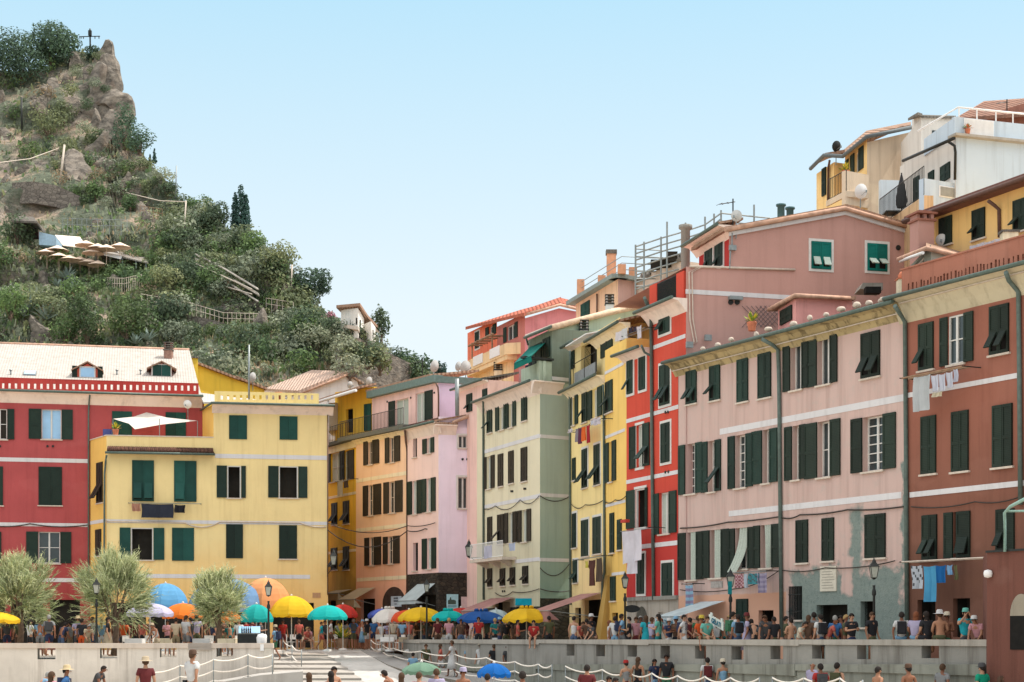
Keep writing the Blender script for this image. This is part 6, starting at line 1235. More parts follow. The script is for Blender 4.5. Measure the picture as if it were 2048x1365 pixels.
def stone_terrace(pts, h, label):
 mb = MB()
 for (x0, y0), (x1, y1) in zip(pts[:-1], pts[1:]):
  a, c = hp(x0, y0, .8), hp(x1, y1, .8); dn = Vector((0, 0, -h)); bk_ = Vector((0, .9, .05)); mb.hexa([a + dn, c + dn, c + dn + bk_, a + dn + bk_], [a, c, c + bk_, a + bk_])
 tag(mb.build('retaining_wall', [rubble('drystone_%d' % len(label), (150, 140, 130), (112, 104, 98), .9, 2.2)]), label, 'wall')
stone_terrace([(30, 372), (75, 378), (120, 384), (165, 396)], 2.0, 'drystone retaining wall with a low shed on the hillside')
stone_terrace([(320, 628), (400, 638), (470, 650), (560, 655), (590, 662)], 1.7, 'long terrace wall overgrown by hanging creeper')
stone_terrace([(430, 618), (470, 616), (520, 610), (536, 640)], 1.3, 'stone bastion below the diagonal stairway')
for i in range(11):
 x = 425 + i * 14.5; p = hp(x, 652 + i * .6, 1.6); put('creeper', BUSH['ivy'][i % 3], p - Vector((0, 0, 1.5)), .85, i * 1.1, 'creeper hanging down the long terrace wall', 'creeper', 'creepers on the terrace wall', 1.05)
mb = MB(); a, c = hp(400, 528, 1.8), hp(524, 600, 1.8); d_ = (c - a); 
for o_ in (0, 1.0): mb.tube([a + Vector((0, 0, -o_)), a.lerp(c, .5) + Vector((0, -.3, -o_ + .1)), c + Vector((0, 0, -o_))], .09, 5)
mb.hexa([a + Vector((0, -.2, -.5)), c + Vector((0, -.2, -.5)), c + Vector((0, .8, -.5)), a + Vector((0, .8, -.5))], [a + Vector((0, -.2, -.3)), c + Vector((0, -.2, -.3)), c + Vector((0, .8, -.3)), a + Vector((0, .8, -.3))])
tag(mb.build('stairway', [flat('pale_stone_stair', (206, 196, 186), .9, .9, .2, 3)]), 'pale diagonal stairway climbing the hillside below the cypress cluster', 'stairway')
mb = MB(); a, c = hp(402, 548, 1.9), hp(512, 600, 1.9); mb.tube([a, c], .06, 5); mb.tube([a + Vector((0, 0, -1.2)), c + Vector((0, 0, -.4))], .05, 5); tag(mb.build('handrail', [M['sill']]), 'thin pale handrails running below the diagonal hillside stairway', 'handrail')
def fence(pts, label, posts=8, h=.9, mat='sill'):
 mb = MB(); P_ = [hp(x, y, 1.0) for x, y in pts]
 for k in (.45, .95): mb.tube([p + Vector((0, 0, h * k)) for p in P_], .02, 4)
 for a, c in zip(P_[:-1], P_[1:]):
  for i in range(posts + 1): p = a.lerp(c, i / posts); mb.tube([p - Vector((0, 0, .3)), p + Vector((0, 0, h))], .022, 4)
 tag(mb.build('path_fence', [M[mat]]), label, 'fence')
fence([(215, 578), (255, 586), (290, 582)], 'white pipe rail along the path under the restaurant terrace'); fence([(290, 620), (380, 632), (450, 645), (520, 654)], 'thin pale fence on top of the long terrace wall'); fence([(536, 622), (590, 636)], 'short pale fence right of the stone bastion', 5)
fence([(130, 462), (190, 472), (262, 480)], 'wire fence behind the restaurant parasols', 6, 1.1, 'grey'); fence([(286, 438), (330, 446)], 'pale wooden railing beside the palm on the hillside', 5, .8, 'wood')
for i, (x, y0, y1, r, mt, lb) in enumerate(((125, 370, 290, .10, 'sill', 'pale leaning pole with a slack cable on the hillside'), (43, 252, 195, .10, 'iron', 'dark wooden pole on the upper slope'), (372, 476, 402, .07, 'sill', 'thin pale pole among the shrubs of the slope'), (584, 604, 530, .07, 'sill', 'thin pale pole left of the umbrella pine'), (353, 392, 332, .06, 'grey', 'slim mast on the ridge below the small cypresses'), (498, 770, 690, .05, 'grey', 'aerial pole above the bright yellow gable'))):
 p = hp(x, y0, .5) if i < 5 else pt(498, 780, 88); D_ = p.y; mb = MB(); mb.tube([p - Vector((0, 0, .5)), Vector((gx(x + (4 if i == 0 else 0), D_), D_, CZ + (HY - y1) / F * D_))], r, 6); tag(mb.build('pole', [M[mt]]), lb, 'pole')
for pts, lb in (((( -20, 328, 150), (60, 318, 158), (128, 293, 168)), 'slack cable sagging to the leaning hillside pole'), (((250, 385, 160), (320, 402, 152), (372, 404, 150)), 'cable running to the thin pole among the shrubs'), (((528, 530, 150), (560, 537, 149), (584, 533, 148)), 'cable running to the pole by the umbrella pine')):
 mb = MB(); mb.tube([pt(*q) for q in pts], .035, 4); tag(mb.build('cable', [M['sill']]), lb, 'cable')
p = hp(180, 118); D_ = p.y; root = empty('utility_pylon', p, 'dark utility pylon with a wide cross arm on the cliff top', 'pylon')
q = MB(); q.tube([p - Vector((0, 0, .5)), pt(180, 58, D_)], .09, 6); q.build('mast', M['iron'], root)
q = MB(); q.tube([pt(158, 74, D_), pt(200, 73, D_)], .055, 5); q.build('cross_arm', M['iron'], root)
for x in (160, 167, 190, 198): q = MB(); q.tube([pt(x, 74, D_), pt(x, 78, D_)], .05, 5); q.build('insulator', M['iron'], root)
q = MB(); q.box(pt(180, 72, D_ - .1), .34, .25, .55); q.build('transformer', M['iron'], root)
v = Bld('white hillside villa with brown shutters and a flat annex', Fac(682, 128, 700, 126), 'house', name='villa', mats=[plaster('villa_white', (222, 216, 208), 1.1)], shut='shutbr', z=18)
vm = v.mb; A = pt(682, 672, 127); B_ = pt(716, 672, 123); Cc = pt(728, 672, 127.5)
ba, bb, bc_ = [Vector((p.x, p.y, CZ + (HY - 676) / F * 126)) for p in (A, B_, Cc)]; zt_a, zt_b, zt_c = [CZ + (HY - y) / F * 126 for y in (615, 632, 630)]
vm.face([ba, bb, (bb.x, bb.y, zt_b), (ba.x, ba.y, zt_a)]); vm.face([bb, bc_, (bc_.x, bc_.y, zt_c), (bb.x, bb.y, zt_b)]); vm.face([(ba.x, ba.y, ba.z - 2), (bb.x, bb.y, bb.z - 2), bb, ba]); vm.face([(bb.x, bb.y, ba.z - 2), (bc_.x, bc_.y, bb.z - 2), bc_, bb]); 
an0, an1, an2 = pt(726, 690, 124.5), pt(742, 690, 123), pt(751, 690, 125.5); za_ = CZ + (HY - 650) / F * 124.5
for a, c in ((an0, an1), (an1, an2)): vm.face([(a.x, a.y, za_ - 2.2), (c.x, c.y, za_ - 2.2), (c.x, c.y, za_), (a.x, a.y, za_)])
vm.face([(an0.x, an0.y, za_), (an1.x, an1.y, za_), (an2.x, an2.y, za_), (an0.x + 1, an0.y + 4, za_)]); v.done()
rm = MB(); r0, r1, r2 = Vector((ba.x - .3, ba.y - .5, zt_a + .05)), Vector((bb.x + .2, bb.y - .6, zt_b + .05)), Vector((bc_.x + .3, bc_.y, zt_c + .05)); bkv = Vector((.5, 3.5, -.2)); rm.prism([r0, r1, r2, r2 + bkv, r0 + bkv], Vector((0, 0, .2))); v.part('roof', rm, M['rooft'])
for x0, x1, y0, y1, D_ in ((711.5, 715, 636, 650, 123.6), (718, 722, 640, 652, 124.6), (700, 703, 640, 654, 125.2), (729, 732, 662, 674, 124.0), (745, 747, 660, 676, 123.6)):
 q = MB(); a = [pt(x0, y1, D_ - .5), pt(x1, y1, D_ - .3), pt(x1, y0, D_ - .3), pt(x0, y0, D_ - .5)]; q.face(a); q.build('window', M['shutbr'], v.root)
q = MB(); a = pt(688, 656, 124.5); c = pt(716, 660, 122.3); q.hexa([a, c, c + Vector((0, 2, 0)), a + Vector((0, 2, 0))], [a + Vector((0, 0, .25)), c + Vector((0, 0, .25)), c + Vector((0, 2, .25)), a + Vector((0, 2, .25))]); v.part('balcony', q, M['sill'])
q = MB(); q.hexa([Vector((ba.x - .4, ba.y, ba.z - 9)), Vector((bb.x, bb.y - .6, ba.z - 9)), Vector((bc_.x + 3.5, bc_.y + .5, ba.z - 9)), Vector((ba.x, ba.y + 6, ba.z - 9))], [Vector((ba.x - .4, ba.y, ba.z - .6)), Vector((bb.x, bb.y - .6, ba.z - .6)), Vector((bc_.x + 3.5, bc_.y + .5, ba.z - 1.6)), Vector((ba.x, ba.y + 6, ba.z))]); v.part('terrace_base', q, RKM)
for i, (x, yb, h_, w_, lf) in enumerate(((684, 738, 76, 62, 'grey'), (710, 744, 70, 58, 'olive'), (736, 748, 70, 56, 'dark'), (760, 752, 66, 50, 'olive'), (700, 764, 60, 80, 'grey'))):
 tree('tree', ('silvery tree growing under the villa terrace', 'olive tree at the corner under the villa', 'dark tree in front of the villa annex', 'olive tree just past the villa annex', 'wide silvery tree lower down under the villa')[i], 'tree', x, yb, h_ / 28, w_ / 28, lf, 140 + i, trunk=.1, n=560, sz=.12, base=pt(x, yb, 120.5 - (i == 4) * 2))
D_ = hill_d(150, 480) - 4; rr = empty('hillside_restaurant', pt(150, 520, D_), 'hillside restaurant with an iron pavilion, pale awning and long covered terrace', 'restaurant')
q = MB()
for x in (30, 49, 62, 76): q.tube([pt(x, 475, D_ + 1), pt(x, 445, D_ + 1)], .09, 5)
pass
q = MB(); q.prism([pt(24, 445, D_), pt(74, 447, D_), pt(84, 462, D_), pt(90, 466, D_ + 3), pt(66, 438, D_ + 3), pt(34, 436, D_ + 3)], Vector((0, 0, .18))); q.build('pavilion_roof', M['roofdk'], rr)
q = MB(); q.prism([pt(26, 478, D_ + 3), pt(78, 478, D_ + 3), pt(74, 447, D_ + 3), pt(28, 445, D_ + 3)], Vector((0, .3, 0))); q.build('pavilion_interior', flat('pavilion_dark', (78, 56, 54), 1), rr)
q = MB(); q.prism([pt(78, 490, D_ + 1), pt(112, 492, D_ + 1), pt(112, 472, D_ + 1), pt(78, 464, D_ + 1)], Vector((0, 2, 0))); q.build('wall', flat('blue_wall', (160, 186, 206), 1.05), rr)
q = MB(); q.prism([pt(80, 500, D_ + .4), pt(150, 524, D_ + .4), pt(150, 532, D_ + .4), pt(146, 540, D_ + .4), pt(80, 520, D_ + .4)], Vector((0, 1, 0))); q.build('terrace_wall', flat('green_wall', (150, 172, 158), 1.0), rr)
q = MB(); q.prism([pt(110, 472, D_ + .6), pt(126, 492, D_ - 1.5), pt(174, 498, D_ - 1.5), pt(160, 476, D_ + .6)], Vector((0, 0, .08))); q.build('awning', flat('awning_cream', (240, 226, 212), 1.0), rr)
q = MB(); q.prism([pt(190, 504, D_ - 1.5), pt(296, 528, D_ - 1.5), pt(300, 517, D_ + 1.5), pt(205, 500, D_ + 1.5)], Vector((0, 0, .12))); q.build('terrace_roof', M['roofs'], rr)
for x, y in ((192, 506), (220, 512), (245, 517), (272, 522), (292, 528)): q = MB(); q.tube([pt(x, y, D_ - 1.4), pt(x, y + 16, D_ - 1.4)], .05, 5); q.build('post', M['grey'], rr)
q = MB(); q.prism([pt(190, 530, D_ + .5), pt(298, 545, D_ + .5), pt(298, 526, D_ + .5), pt(190, 508, D_ + .5)], Vector((0, .3, 0))); q.build('terrace_back', M['dark'], rr)
q = MB(); q.prism([pt(206, 505, D_ - 1.8), pt(244, 514, D_ - 1.8), pt(242, 519, D_ - 2.2), pt(208, 511, D_ - 2.2)], Vector((0, 0, .05))); q.build('valance', M['white'], rr)
pm_ = MB(); pm_.lathe((0, 0, 0), [(1.5, 1.95), (1.0, 2.18), (.1, 2.6), (0, 2.62)], 8, smooth=False); pm_.tube([(0, 0, 0), (0, 0, 2.6)], .03, 5)
par = pm_.mesh('parasol', flat('parasol_beige', (232, 206, 184), .95, .9, .08, 2))
for i, (x, y) in enumerate(((115, 486), (94, 492), (118, 500), (172, 476), (196, 482), (213, 484), (240, 480), (186, 492), (140, 505), (160, 508), (178, 512), (196, 516))):
 put('parasol', par, pt(x, y, D_ - 1.8 - .3 * (i % 3)) - Vector((0, 0, 2.0)), .68, i, 'beige parasol open on the hillside restaurant terrace', 'parasol', 'beige parasols of the hillside restaurant')
q = MB(); q.prism([pt(204, 590, D_ - 2), pt(218, 590, D_ - 2), pt(218, 576, D_ - 2), pt(210, 571, D_ - 2), pt(204, 574, D_ - 2)], Vector((0, 1.5, 0))); tag(q.build('garden_shed', [flat('shed_white', (214, 208, 202), 1)]), 'tiny white shed below the restaurant terrace', 'shed')
# ================================================================== the piazza
def gz(D, z=PZ): return z
def tamarisk(label, px, D, wpx, y0, y1, seed):
 p = Vector((gx(px, D), D, PZ)); s_ = D / F; w_ = wpx * s_; zt = CZ + (HY - y0) * s_; zb = CZ + (HY - y1) * s_; h = zt - zb; rnd = random.Random(seed)
 root = empty('tamarisk_tree', p, label, 'tree', 'feathery tamarisk trees on the piazza'); tm = MB(); tm.tube([p, p + Vector((.1, 0, zb * .7)), p + Vector((0, 0, zb + h * .25))], .16, 8, 0, True, .09)
 c0 = p + Vector((0, 0, zb + h * .12))
 for i in range(9):
  a = rnd.uniform(0, 6.28); tm.tube([p + Vector((0, 0, zb * .8)), c0 + Vector((math.cos(a) * w_ * .18, math.sin(a) * w_ * .18, h * rnd.uniform(.2, .5)))], .05, 5, 0, True, .015)
 tm.build('trunk', M['bark'], root); mb = MB()
 tips = []
 for i in range(26):
  a = rnd.uniform(0, 6.28); e = rnd.uniform(-.7, 1.45); r = rnd.uniform(.35, 1.0); tips.append(Vector((math.cos(a) * math.cos(e) * w_ * .36 * r, math.sin(a) * math.cos(e) * w_ * .3 * r, h * .2 + max(-.28 * h, math.sin(e) * h * .46 * r))))
 for i in range(3000):
  a = rnd.uniform(0, 6.28); e = rnd.uniform(-1.0, 1.5); r = rnd.random() ** .45; tp_ = rnd.choice(tips)
  d = Vector((math.cos(a) * math.cos(e), math.sin(a) * math.cos(e), math.sin(e)))
  st = c0 + Vector((d.x * w_ * .40 * r, d.y * w_ * .36 * r, h * .16 + max(-.30 * h, d.z * h * .50 * r))) + Vector((rnd.gauss(0, .12), rnd.gauss(0, .12), rnd.gauss(0, .1)))
  if i % 5: st = c0 + tp_ + Vector((rnd.gauss(0, .17), rnd.gauss(0, .17), rnd.gauss(0, .2))); d = (tp_ - Vector((0, 0, h * .12))).normalized()
  wob = .6 + .5 * noise.noise(d * 2.4 + Vector((seed * 3.1, 0, 0))); ln = rnd.uniform(.35, .8) * w_ * .26 * (.6 + wob * .6)
  dr = (d + Vector((rnd.gauss(0, .35), rnd.gauss(0, .35), rnd.gauss(.35, .3)))).normalized(); sd = dr.cross(Vector((rnd.gauss(0, 1), rnd.gauss(0, 1), rnd.gauss(0, 1)))).normalized() * rnd.uniform(.008, .017)
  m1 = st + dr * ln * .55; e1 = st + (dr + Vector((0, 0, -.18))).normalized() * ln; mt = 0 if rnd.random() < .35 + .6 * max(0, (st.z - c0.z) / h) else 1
  mb.face([st - sd, st + sd, m1 + sd * .8, e1, m1 - sd * .8], mt)
  for q in range(5):                                  # side twigs
   f_ = rnd.uniform(.2, .9); b0 = st + dr * ln * f_; dd = (dr + Vector((rnd.gauss(0, .7), rnd.gauss(0, .7), rnd.gauss(0, .6)))).normalized(); l2 = rnd.uniform(.10, .26); s2 = dd.cross(dr).normalized() * rnd.uniform(.008, .016)
   mb.face([b0 - s2, b0 + s2, b0 + dd * l2], mt)
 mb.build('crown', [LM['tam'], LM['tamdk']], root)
LM['tamdk'] = leafmat('leaf_tamarisk_shaded', (112, 124, 86), (170, 178, 136), .95, .1)  # darker copy for lower strands: crown shade painted into the leaf colour
tamarisk('feathery tamarisk in front of the red house at the edge of the photo', 38, 73.5, 170, 1108, 1240, 1)
tamarisk('broadest feathery tamarisk behind the lamp post in front of the red and yellow houses', 228, 74.0, 190, 1098, 1245, 2)
tamarisk('smaller feathery tamarisk among the blue and orange parasols', 434, 73.6, 122, 1138, 1240, 3)
def cloth(name, rgb, k=.85):
 t = NT(name); c = C(rgb, k); oi = t.noise(t.coord(), 1.2, 3); col = t.ramp(oi, .3, .7, dk(c, .80), dk(c, 1.08)); t.b.inputs['Roughness'].default_value = .85
 t.l(col, t.b.inputs['Base Color']); tr = t.n('ShaderNodeBsdfTranslucent'); t.l(col, tr.inputs['Color']); ms = t.n('ShaderNodeMixShader'); ms.inputs[0].default_value = .22
 t.l(t.b.outputs[0], ms.inputs[1]); t.l(tr.outputs[0], ms.inputs[2]); t.l(ms.outputs[0], t.t.nodes['Material Output'].inputs['Surface']); return t.mat
CL = {n: cloth('parasol_' + n, c) for n, c in dict(yellow=(244, 196, 40), skyblue=(110, 176, 222), lavender=(200, 196, 226), orange=(240, 130, 44), denim=(120, 160, 204), teal=(30, 176, 170), peach=(248, 172, 116), red=(206, 62, 52), navy=(66, 84, 160), white=(236, 228, 220), vermilion=(226, 84, 44), blue=(36, 88, 158), pale=(206, 222, 224), turq=(24, 190, 184), olive=(120, 154, 132), azure=(16, 110, 196)).items()}
def parasol(label, px, D, wpx, yt, ye, col, z0=PZ, ribs=8, val=.16, dome=.7, tuft=False, lean=0.0, pole_px=None):
 s_ = D / F; X = gx(px, D); zt, ze = CZ + (HY - yt) * s_, CZ + (HY - ye) * s_; r = wpx * s_ / 2 * 1.06; p = Vector((X, D, z0)); root = empty('parasol', p, label, 'parasol'); mb = MB(); n = ribs * 4; rings = 7
 ax = Vector((lean, 0, 1)).normalized()
 def q(i, j):
  t_ = i / rings; a = 2 * math.pi * j / n; sc = 1 - .085 * math.sin(math.pi * ((j % 4) / 4)) * t_
  rr = r * math.sin(t_ * math.pi / 2 * dome) / math.sin(math.pi / 2 * dome); zz = ze + (zt - ze) * ((math.cos(t_ * math.pi / 2 * dome) - math.cos(math.pi / 2 * dome)) / (1 - math.cos(math.pi / 2 * dome))) - .05 * math.sin(math.pi * (j % 4) / 4) * t_ * 1.3
  v = Vector((math.cos(a) * rr * sc, math.sin(a) * rr * sc, zz - z0)); v.x += lean * (zz - ze); return p + v
 for i in range(rings):
  for j in range(n): mb.face([q(i, j), q(i, j + 1), q(i + 1, j + 1), q(i + 1, j)], 0, True)
 for j in range(n):
  a, b_ = q(rings, j), q(rings, j + 1); dz0 = -val * (.7 + .3 * math.sin(math.pi * ((j % 2) / 2 + .0))); dz1 = -val * (.7 + .3 * math.sin(math.pi * (((j + 1) % 2) / 2))); mb.face([a, b_, b_ + Vector((0, 0, dz1)), a + Vector((0, 0, dz0))], 0)
 c_ = mb.build('canopy', CL[col], root); pm = MB(); pm.tube([p, Vector((X + lean * .3, D, zt + .02))], .028, 6); pm.lathe((X, D, z0), [(.25, 0), (.25, .08), (.05, .14)], 8); pm.lathe((X, D, zt), [(.05, 0), (.06, .05), (0, .1)], 6); pm.build('pole', M['trim'], root)
 rbm = MB()
 for k in range(ribs): rbm.tube([q(1, k * 4) - Vector((0, 0, .03)), q(4, k * 4) - Vector((0, 0, .03)), q(rings, k * 4) - Vector((0, 0, .03))], .012, 4)
 rbm.build('rib_frame', M['grey'], root)
 if tuft:
  for k in range(8): t2 = MB(); a = 2 * math.pi * k / 8; t2.lathe(Vector((X + math.cos(a) * r * .22, D + math.sin(a) * r * .22, zt - .06)), [(0, 0), (.09, .05), (.07, .14), (0, .18)], 7); t2.build('vent_ruffle', CL[col], root)
 return root
PAR = [('flat yellow parasol cut off by the edge of the photo', -22, 72.0, 118, 1223, 1239, 'yellow', {}), ('big light blue domed parasol in front of the yellow house', 331, 92, 86, 1167, 1209, 'skyblue', dict(dome=.9)), ('lavender and cream parasol below the light blue dome', 300, 78, 90, 1207, 1226, 'lavender', {}), ('orange parasol between the light blue dome and the small tamarisk', 366, 80, 80, 1207, 1230, 'orange', {}),
 ('denim blue domed parasol behind the small tamarisk', 452, 92, 146, 1156, 1218, 'denim', dict(dome=.95)), ('small orange parasol showing under the small tamarisk', 457, 79, 50, 1222, 1237, 'orange', {}), ('teal parasol right beside the lamp post with the lit lantern glass', 513, 79, 64, 1209, 1237, 'teal', {}), ('tall peach-orange domed parasol against the glowing yellow wall', 531, 93, 100, 1156, 1214, 'peach', dict(dome=.92)),
 ('wide bright yellow parasol at the top of the steps', 583, 92, 92, 1192, 1228, 'yellow', {}), ('turquoise parasol beside the wide yellow one at the top of the steps', 655, 90, 76, 1211, 1233, 'turq', {}), ('red parasol half hidden behind the turquoise one in the alley', 686, 95, 56, 1209, 1229, 'red', {}), ('violet-blue parasol behind the cream one', 764, 94, 54, 1218, 1230, 'navy', {}), ('cream white parasol next to the vermilion one', 779, 90, 66, 1217, 1239, 'white', dict(tuft=True)), ('vermilion parasol overlapped by the yellow one by the middle lamp post', 818, 89.5, 78, 1220, 1238, 'vermilion', {}), ('yellow parasol behind the middle lamp post', 842, 88, 88, 1215, 1236, 'yellow', {}),
 ('tilted turquoise parasol between the yellow and the blue one', 896, 86.5, 62, 1221, 1235, 'turq', dict(lean=.12, tuft=True)), ('dull red parasol peeping over the tilted turquoise one', 922, 91, 66, 1216, 1232, 'red', {}), ('deep blue parasol in the shade of the sage green house', 962, 84, 92, 1222, 1239, 'blue', dict(tuft=True)), ('pale grey-white parasol behind the deep blue one', 992, 88, 52, 1219, 1234, 'pale', {}), ('golden yellow parasol with a ruffled vent in front of the sage green corner', 1053, 80, 92, 1216, 1238, 'yellow', dict(tuft=True)),
 ('faded green beach parasol with cream fringe above the lower bathers', 843, 66.5, 74, 1325, 1340, 'olive', dict(z0=QZ, dome=.5)), ('bright blue beach parasol among the bathers below the walkway', 988, 66, 64, 1327, 1346, 'azure', dict(z0=QZ, dome=.5))]
for lb, px, D, w_, yt, ye, c, kw in PAR: parasol(lb, px, D, w_, yt, ye, c, **kw)
def lantern(mb, c, s=1.0, mi=0, mg=1):
 c = Vector(c)
 for k in range(4):
  a0, a1 = math.pi / 4 + k * math.pi / 2, math.pi / 4 + (k + 1) * math.pi / 2
  f = lambda a, r, z: c + Vector((math.cos(a) * r * s, math.sin(a) * r * s, z * s))
  mb.face([f(a0, .13, 0), f(a1, .13, 0), f(a1, .22, .42), f(a0, .22, .42)], mg); mb.face([f(a0, .27, .42), f(a1, .27, .42), f(a1, .08, .62), f(a0, .08, .62)], mi); mb.tube([f(a0, .13, 0), f(a0, .225, .43)], .015 * s, 4, mi)
 mb.lathe(c + Vector((0, 0, .6 * s)), [(.09 * s, 0), (.06 * s, .08 * s), (.03 * s, .12 * s), (0, .22 * s)], 8, mi); mb.lathe(c + Vector((0, 0, -.08 * s)), [(.03 * s, 0), (.13 * s, .08 * s)], 8, mi)
LG = flat('lantern_glass', (170, 172, 160), .9, .2, .15)
def lamp(label, px, D, ytop, z0=PZ, mat='iron'):
 s_ = D / F; h = CZ + (HY - ytop) * s_ - z0; p = Vector((gx(px, D), D, z0)); root = empty('street_lamp', p, label, 'street lamp'); mb = MB(); hl = h - .92
 mb.lathe(p, [(.2, 0), (.2, .12), (.13, .2), (.12, .5), (.08, .6), (.06, .9), (.075, .95), (.05, 1.05), (.04, hl - .35), (.07, hl - .3), (.07, hl - .2), (.04, hl - .1), (.05, hl)], 10); mb.build('post', M[mat], root)
 lb = MB(); lantern(lb, p + Vector((0, 0, hl + .25)), .82); lb.build('lantern', [M[mat], LG], root)
lamp('iron lamp post in front of the broadest tamarisk', 193, 72.4, 1155); lamp('iron lamp post at the end of the warm sea wall near the steps', 537, 72.0, 1159); lamp('iron lamp post in front of the yellow parasol at the foot of the lilac house', 853.5, 86.5, 1157)
lamp('iron lamp post with a teal banner beside the gelato awning', 1461, 62.0, 1136); lamp('iron lamp post in front of the peeling grey plaster', 1748, 55.0, 1114); lamp('iron lamp post between the yellow and the bright red house', 1250, 69.5, 1142)
q = MB(); f = lambda y: CZ + (HY - y) * 61.8 / F; q.prism([(gx(1456, 61.8), 61.8, f(1189)), (gx(1464, 61.8), 61.8, f(1189)), (gx(1464, 61.8), 61.8, f(1163)), (gx(1456, 61.8), 61.8, f(1163))], Vector((0, .03, 0))); tag(q.build('banner', [flat('banner_teal', (0, 112, 116), 1.0)]), 'teal banner hanging on the lamp post by the gelato shop', 'banner')
def wall_lamp(label, fac, px, py, out=1.0, side=0.0):
 a = fac.at(px, py, 0); n3 = Vector((fac.n.x, fac.n.y, 0)); t3 = Vector((fac.t.x, fac.t.y, 0)); d = (n3 + t3 * side).normalized() * out; root = empty('wall_lantern', a, label, 'street lamp'); mb = MB()
 mb.tube([a, a + d], .03, 6); mb.tube([a - Vector((0, 0, .45)), a + d * .45 - Vector((0, 0, .25)), a + d * .8 - Vector((0, 0, .02))], .022, 5); mb.tube([a + Vector((0, 0, .1)), a - Vector((0, 0, .6))], .03, 5); mb.build('bracket', M['iron'], root)
 l_ = MB(); lantern(l_, a + d + Vector((0, 0, .1)), 1.15); l_.build('lantern', [M['iron'], LG], root)
wall_lamp('bracket lantern on the corner of the large yellow house', f2, 655, 1134, .9, .35); wall_lamp('bracket lantern on the lilac house wall beside the white balcony', f10, 967, 1116, .8, -.5)
def awning(label, fac, x0, x1, yt, over, drop, val, mat, stripes=None, text=None, scallop=True, ribs=True):
 root = empty('awning', fac.at((x0 + x1) / 2, yt), label, 'awning'); mb = MB(); u0, u1 = fac.u(x0), fac.u(x1); zt = fac.z((x0 + x1) / 2, yt); P = fac.P
 n = 10
 for i in range(n): a, c = u0 + (u1 - u0) * i / n, u0 + (u1 - u0) * (i + 1) / n; mb.face([P(a, zt - drop, over), P(c, zt - drop, over), P(c, zt, .05), P(a, zt, .05)], 0 if not stripes or i % 2 else 1)
 mb.build('canvas', mat, root); v = MB(); m = 26
 for i in range(m):
  a, c = u0 + (u1 - u0) * i / m, u0 + (u1 - u0) * (i + 1) / m; e0 = val * (1 if not scallop or i % 2 == 0 else .78); e1 = val * (1 if not scallop or i % 2 == 1 else .78); v.face([P(a, zt - drop - e0, over + .02), P(c, zt - drop - e1, over + .02), P(c, zt - drop, over), P(a, zt - drop, over)], 0)
 for s_, uu in ((0, u0), (1, u1)): v.face([P(uu, zt - drop, over), P(uu, zt - drop - val * .8, over + .02), P(uu, zt - drop - val * .9 + .02, over - .5)], 0)
 v.build('valance', mat, root); fr = MB(); fr.tube([P(u0, zt - drop, over), P(u1, zt - drop, over)], .025, 5)
 for uu in (u0 + .05, u1 - .05): fr.tube([P(uu, zt - drop, over), P(uu, zt - drop - .3, .03)], .02, 5)
 fr.build('arm_frame', M['grey'], root)
 if text: lettering(text, P((u0 + u1) / 2 - .12, zt - drop - val * .72, over + .035), fac, val * .62, M['signblue'], root)
 return root
def lettering(text, at, fac, size, mat, parent=None, t3=None, bold=0.0, name='lettering'):
 cu = bpy.data.curves.new('lettering', 'FONT'); cu.body = text; cu.size = size; cu.align_x = 'CENTER'; cu.extrude = .004; cu.offset = bold
 tmp = bpy.data.objects.new('lettering_tmp', cu); COL.objects.link(tmp); dg = bpy.context.evaluated_depsgraph_get(); me = bpy.data.meshes.new_from_object(tmp.evaluated_get(dg)); bpy.data.objects.remove(tmp); bpy.data.curves.remove(cu)
 me.materials.clear(); me.materials.append(mat); o = mesh_obj(name, me, parent)
 t_ = t3 or Vector((fac.t.x, fac.t.y, 0)); up = Vector((0, 0, 1)) if t3 is None else (t_.cross(Vector((0, -1, 0))).normalized() * -1)
 if t3 is not None: up = Vector((0, 0, 1)) - t_ * t_.z; up.normalize()
 nn = t_.cross(up); mt = Matrix((t_, up, nn)).transposed().to_4x4(); mt.translation = Vector(at) - (parent.location if parent else Vector((0, 0, 0)))
 o.matrix_local = mt; return o
M['signblue'] = flat('sign_blue', (0, 104, 132), 1.0, .6, .05); M['signink'] = flat('sign_ink', (44, 54, 66), 1.0, .6, .05)
aw_w = cloth('awning_white', (214, 228, 232), .8); aw_p = cloth('awning_rose', (196, 146, 140), .8); aw_c = cloth('awning_buff', (214, 196, 164), .8); aw_s = cloth('awning_stripe', (160, 80, 76), .8)
awning('white gelato shop awning with blue lettering on its scalloped valance', f18, 1404, 1452, 1203, 2.2, .62, .42, aw_w, text='GELATERIA')
awning('dusty rose slanted awning on the cream house beside the sage green corner', f13, 1163, 1206, 1187, 2.6, .85, .5, aw_p, scallop=False)
awning('faded rose awning in the shade of the sage green house', f10, 984, 1030, 1196, 2.0, .7, .3, aw_p, scallop=False)
awning('buff shop awning on the narrow yellow house', f5, 674, 706, 1180, 1.0, .25, .5, aw_c)
awning('cream box awning with a patterned valance beside the arch', f6, 718, 752, 1176, 1.5, .75, .6, aw_c, scallop=False)
awning('pale blue awning on the stone ground floor of the lilac house', f8, 836, 872, 1168, 1.3, 1.0, .2, aw_w, scallop=False)
rt = empty('awning', f11.at(1080, 700), 'turquoise terrace awning sloping down on top of the sage green house', 'awning'); aw_t = cloth('awning_turquoise', (0, 132, 120), .8)
mb = MB(); a_ = [f11.at(1028, 727, 2.0), f11.at(1062, 712, 2.0), f11.at(1090, 686, .1), f11.at(1060, 694, .1)]; mb.prism(a_, Vector((0, 0, -.05))); mb.build('canvas', aw_t, rt)
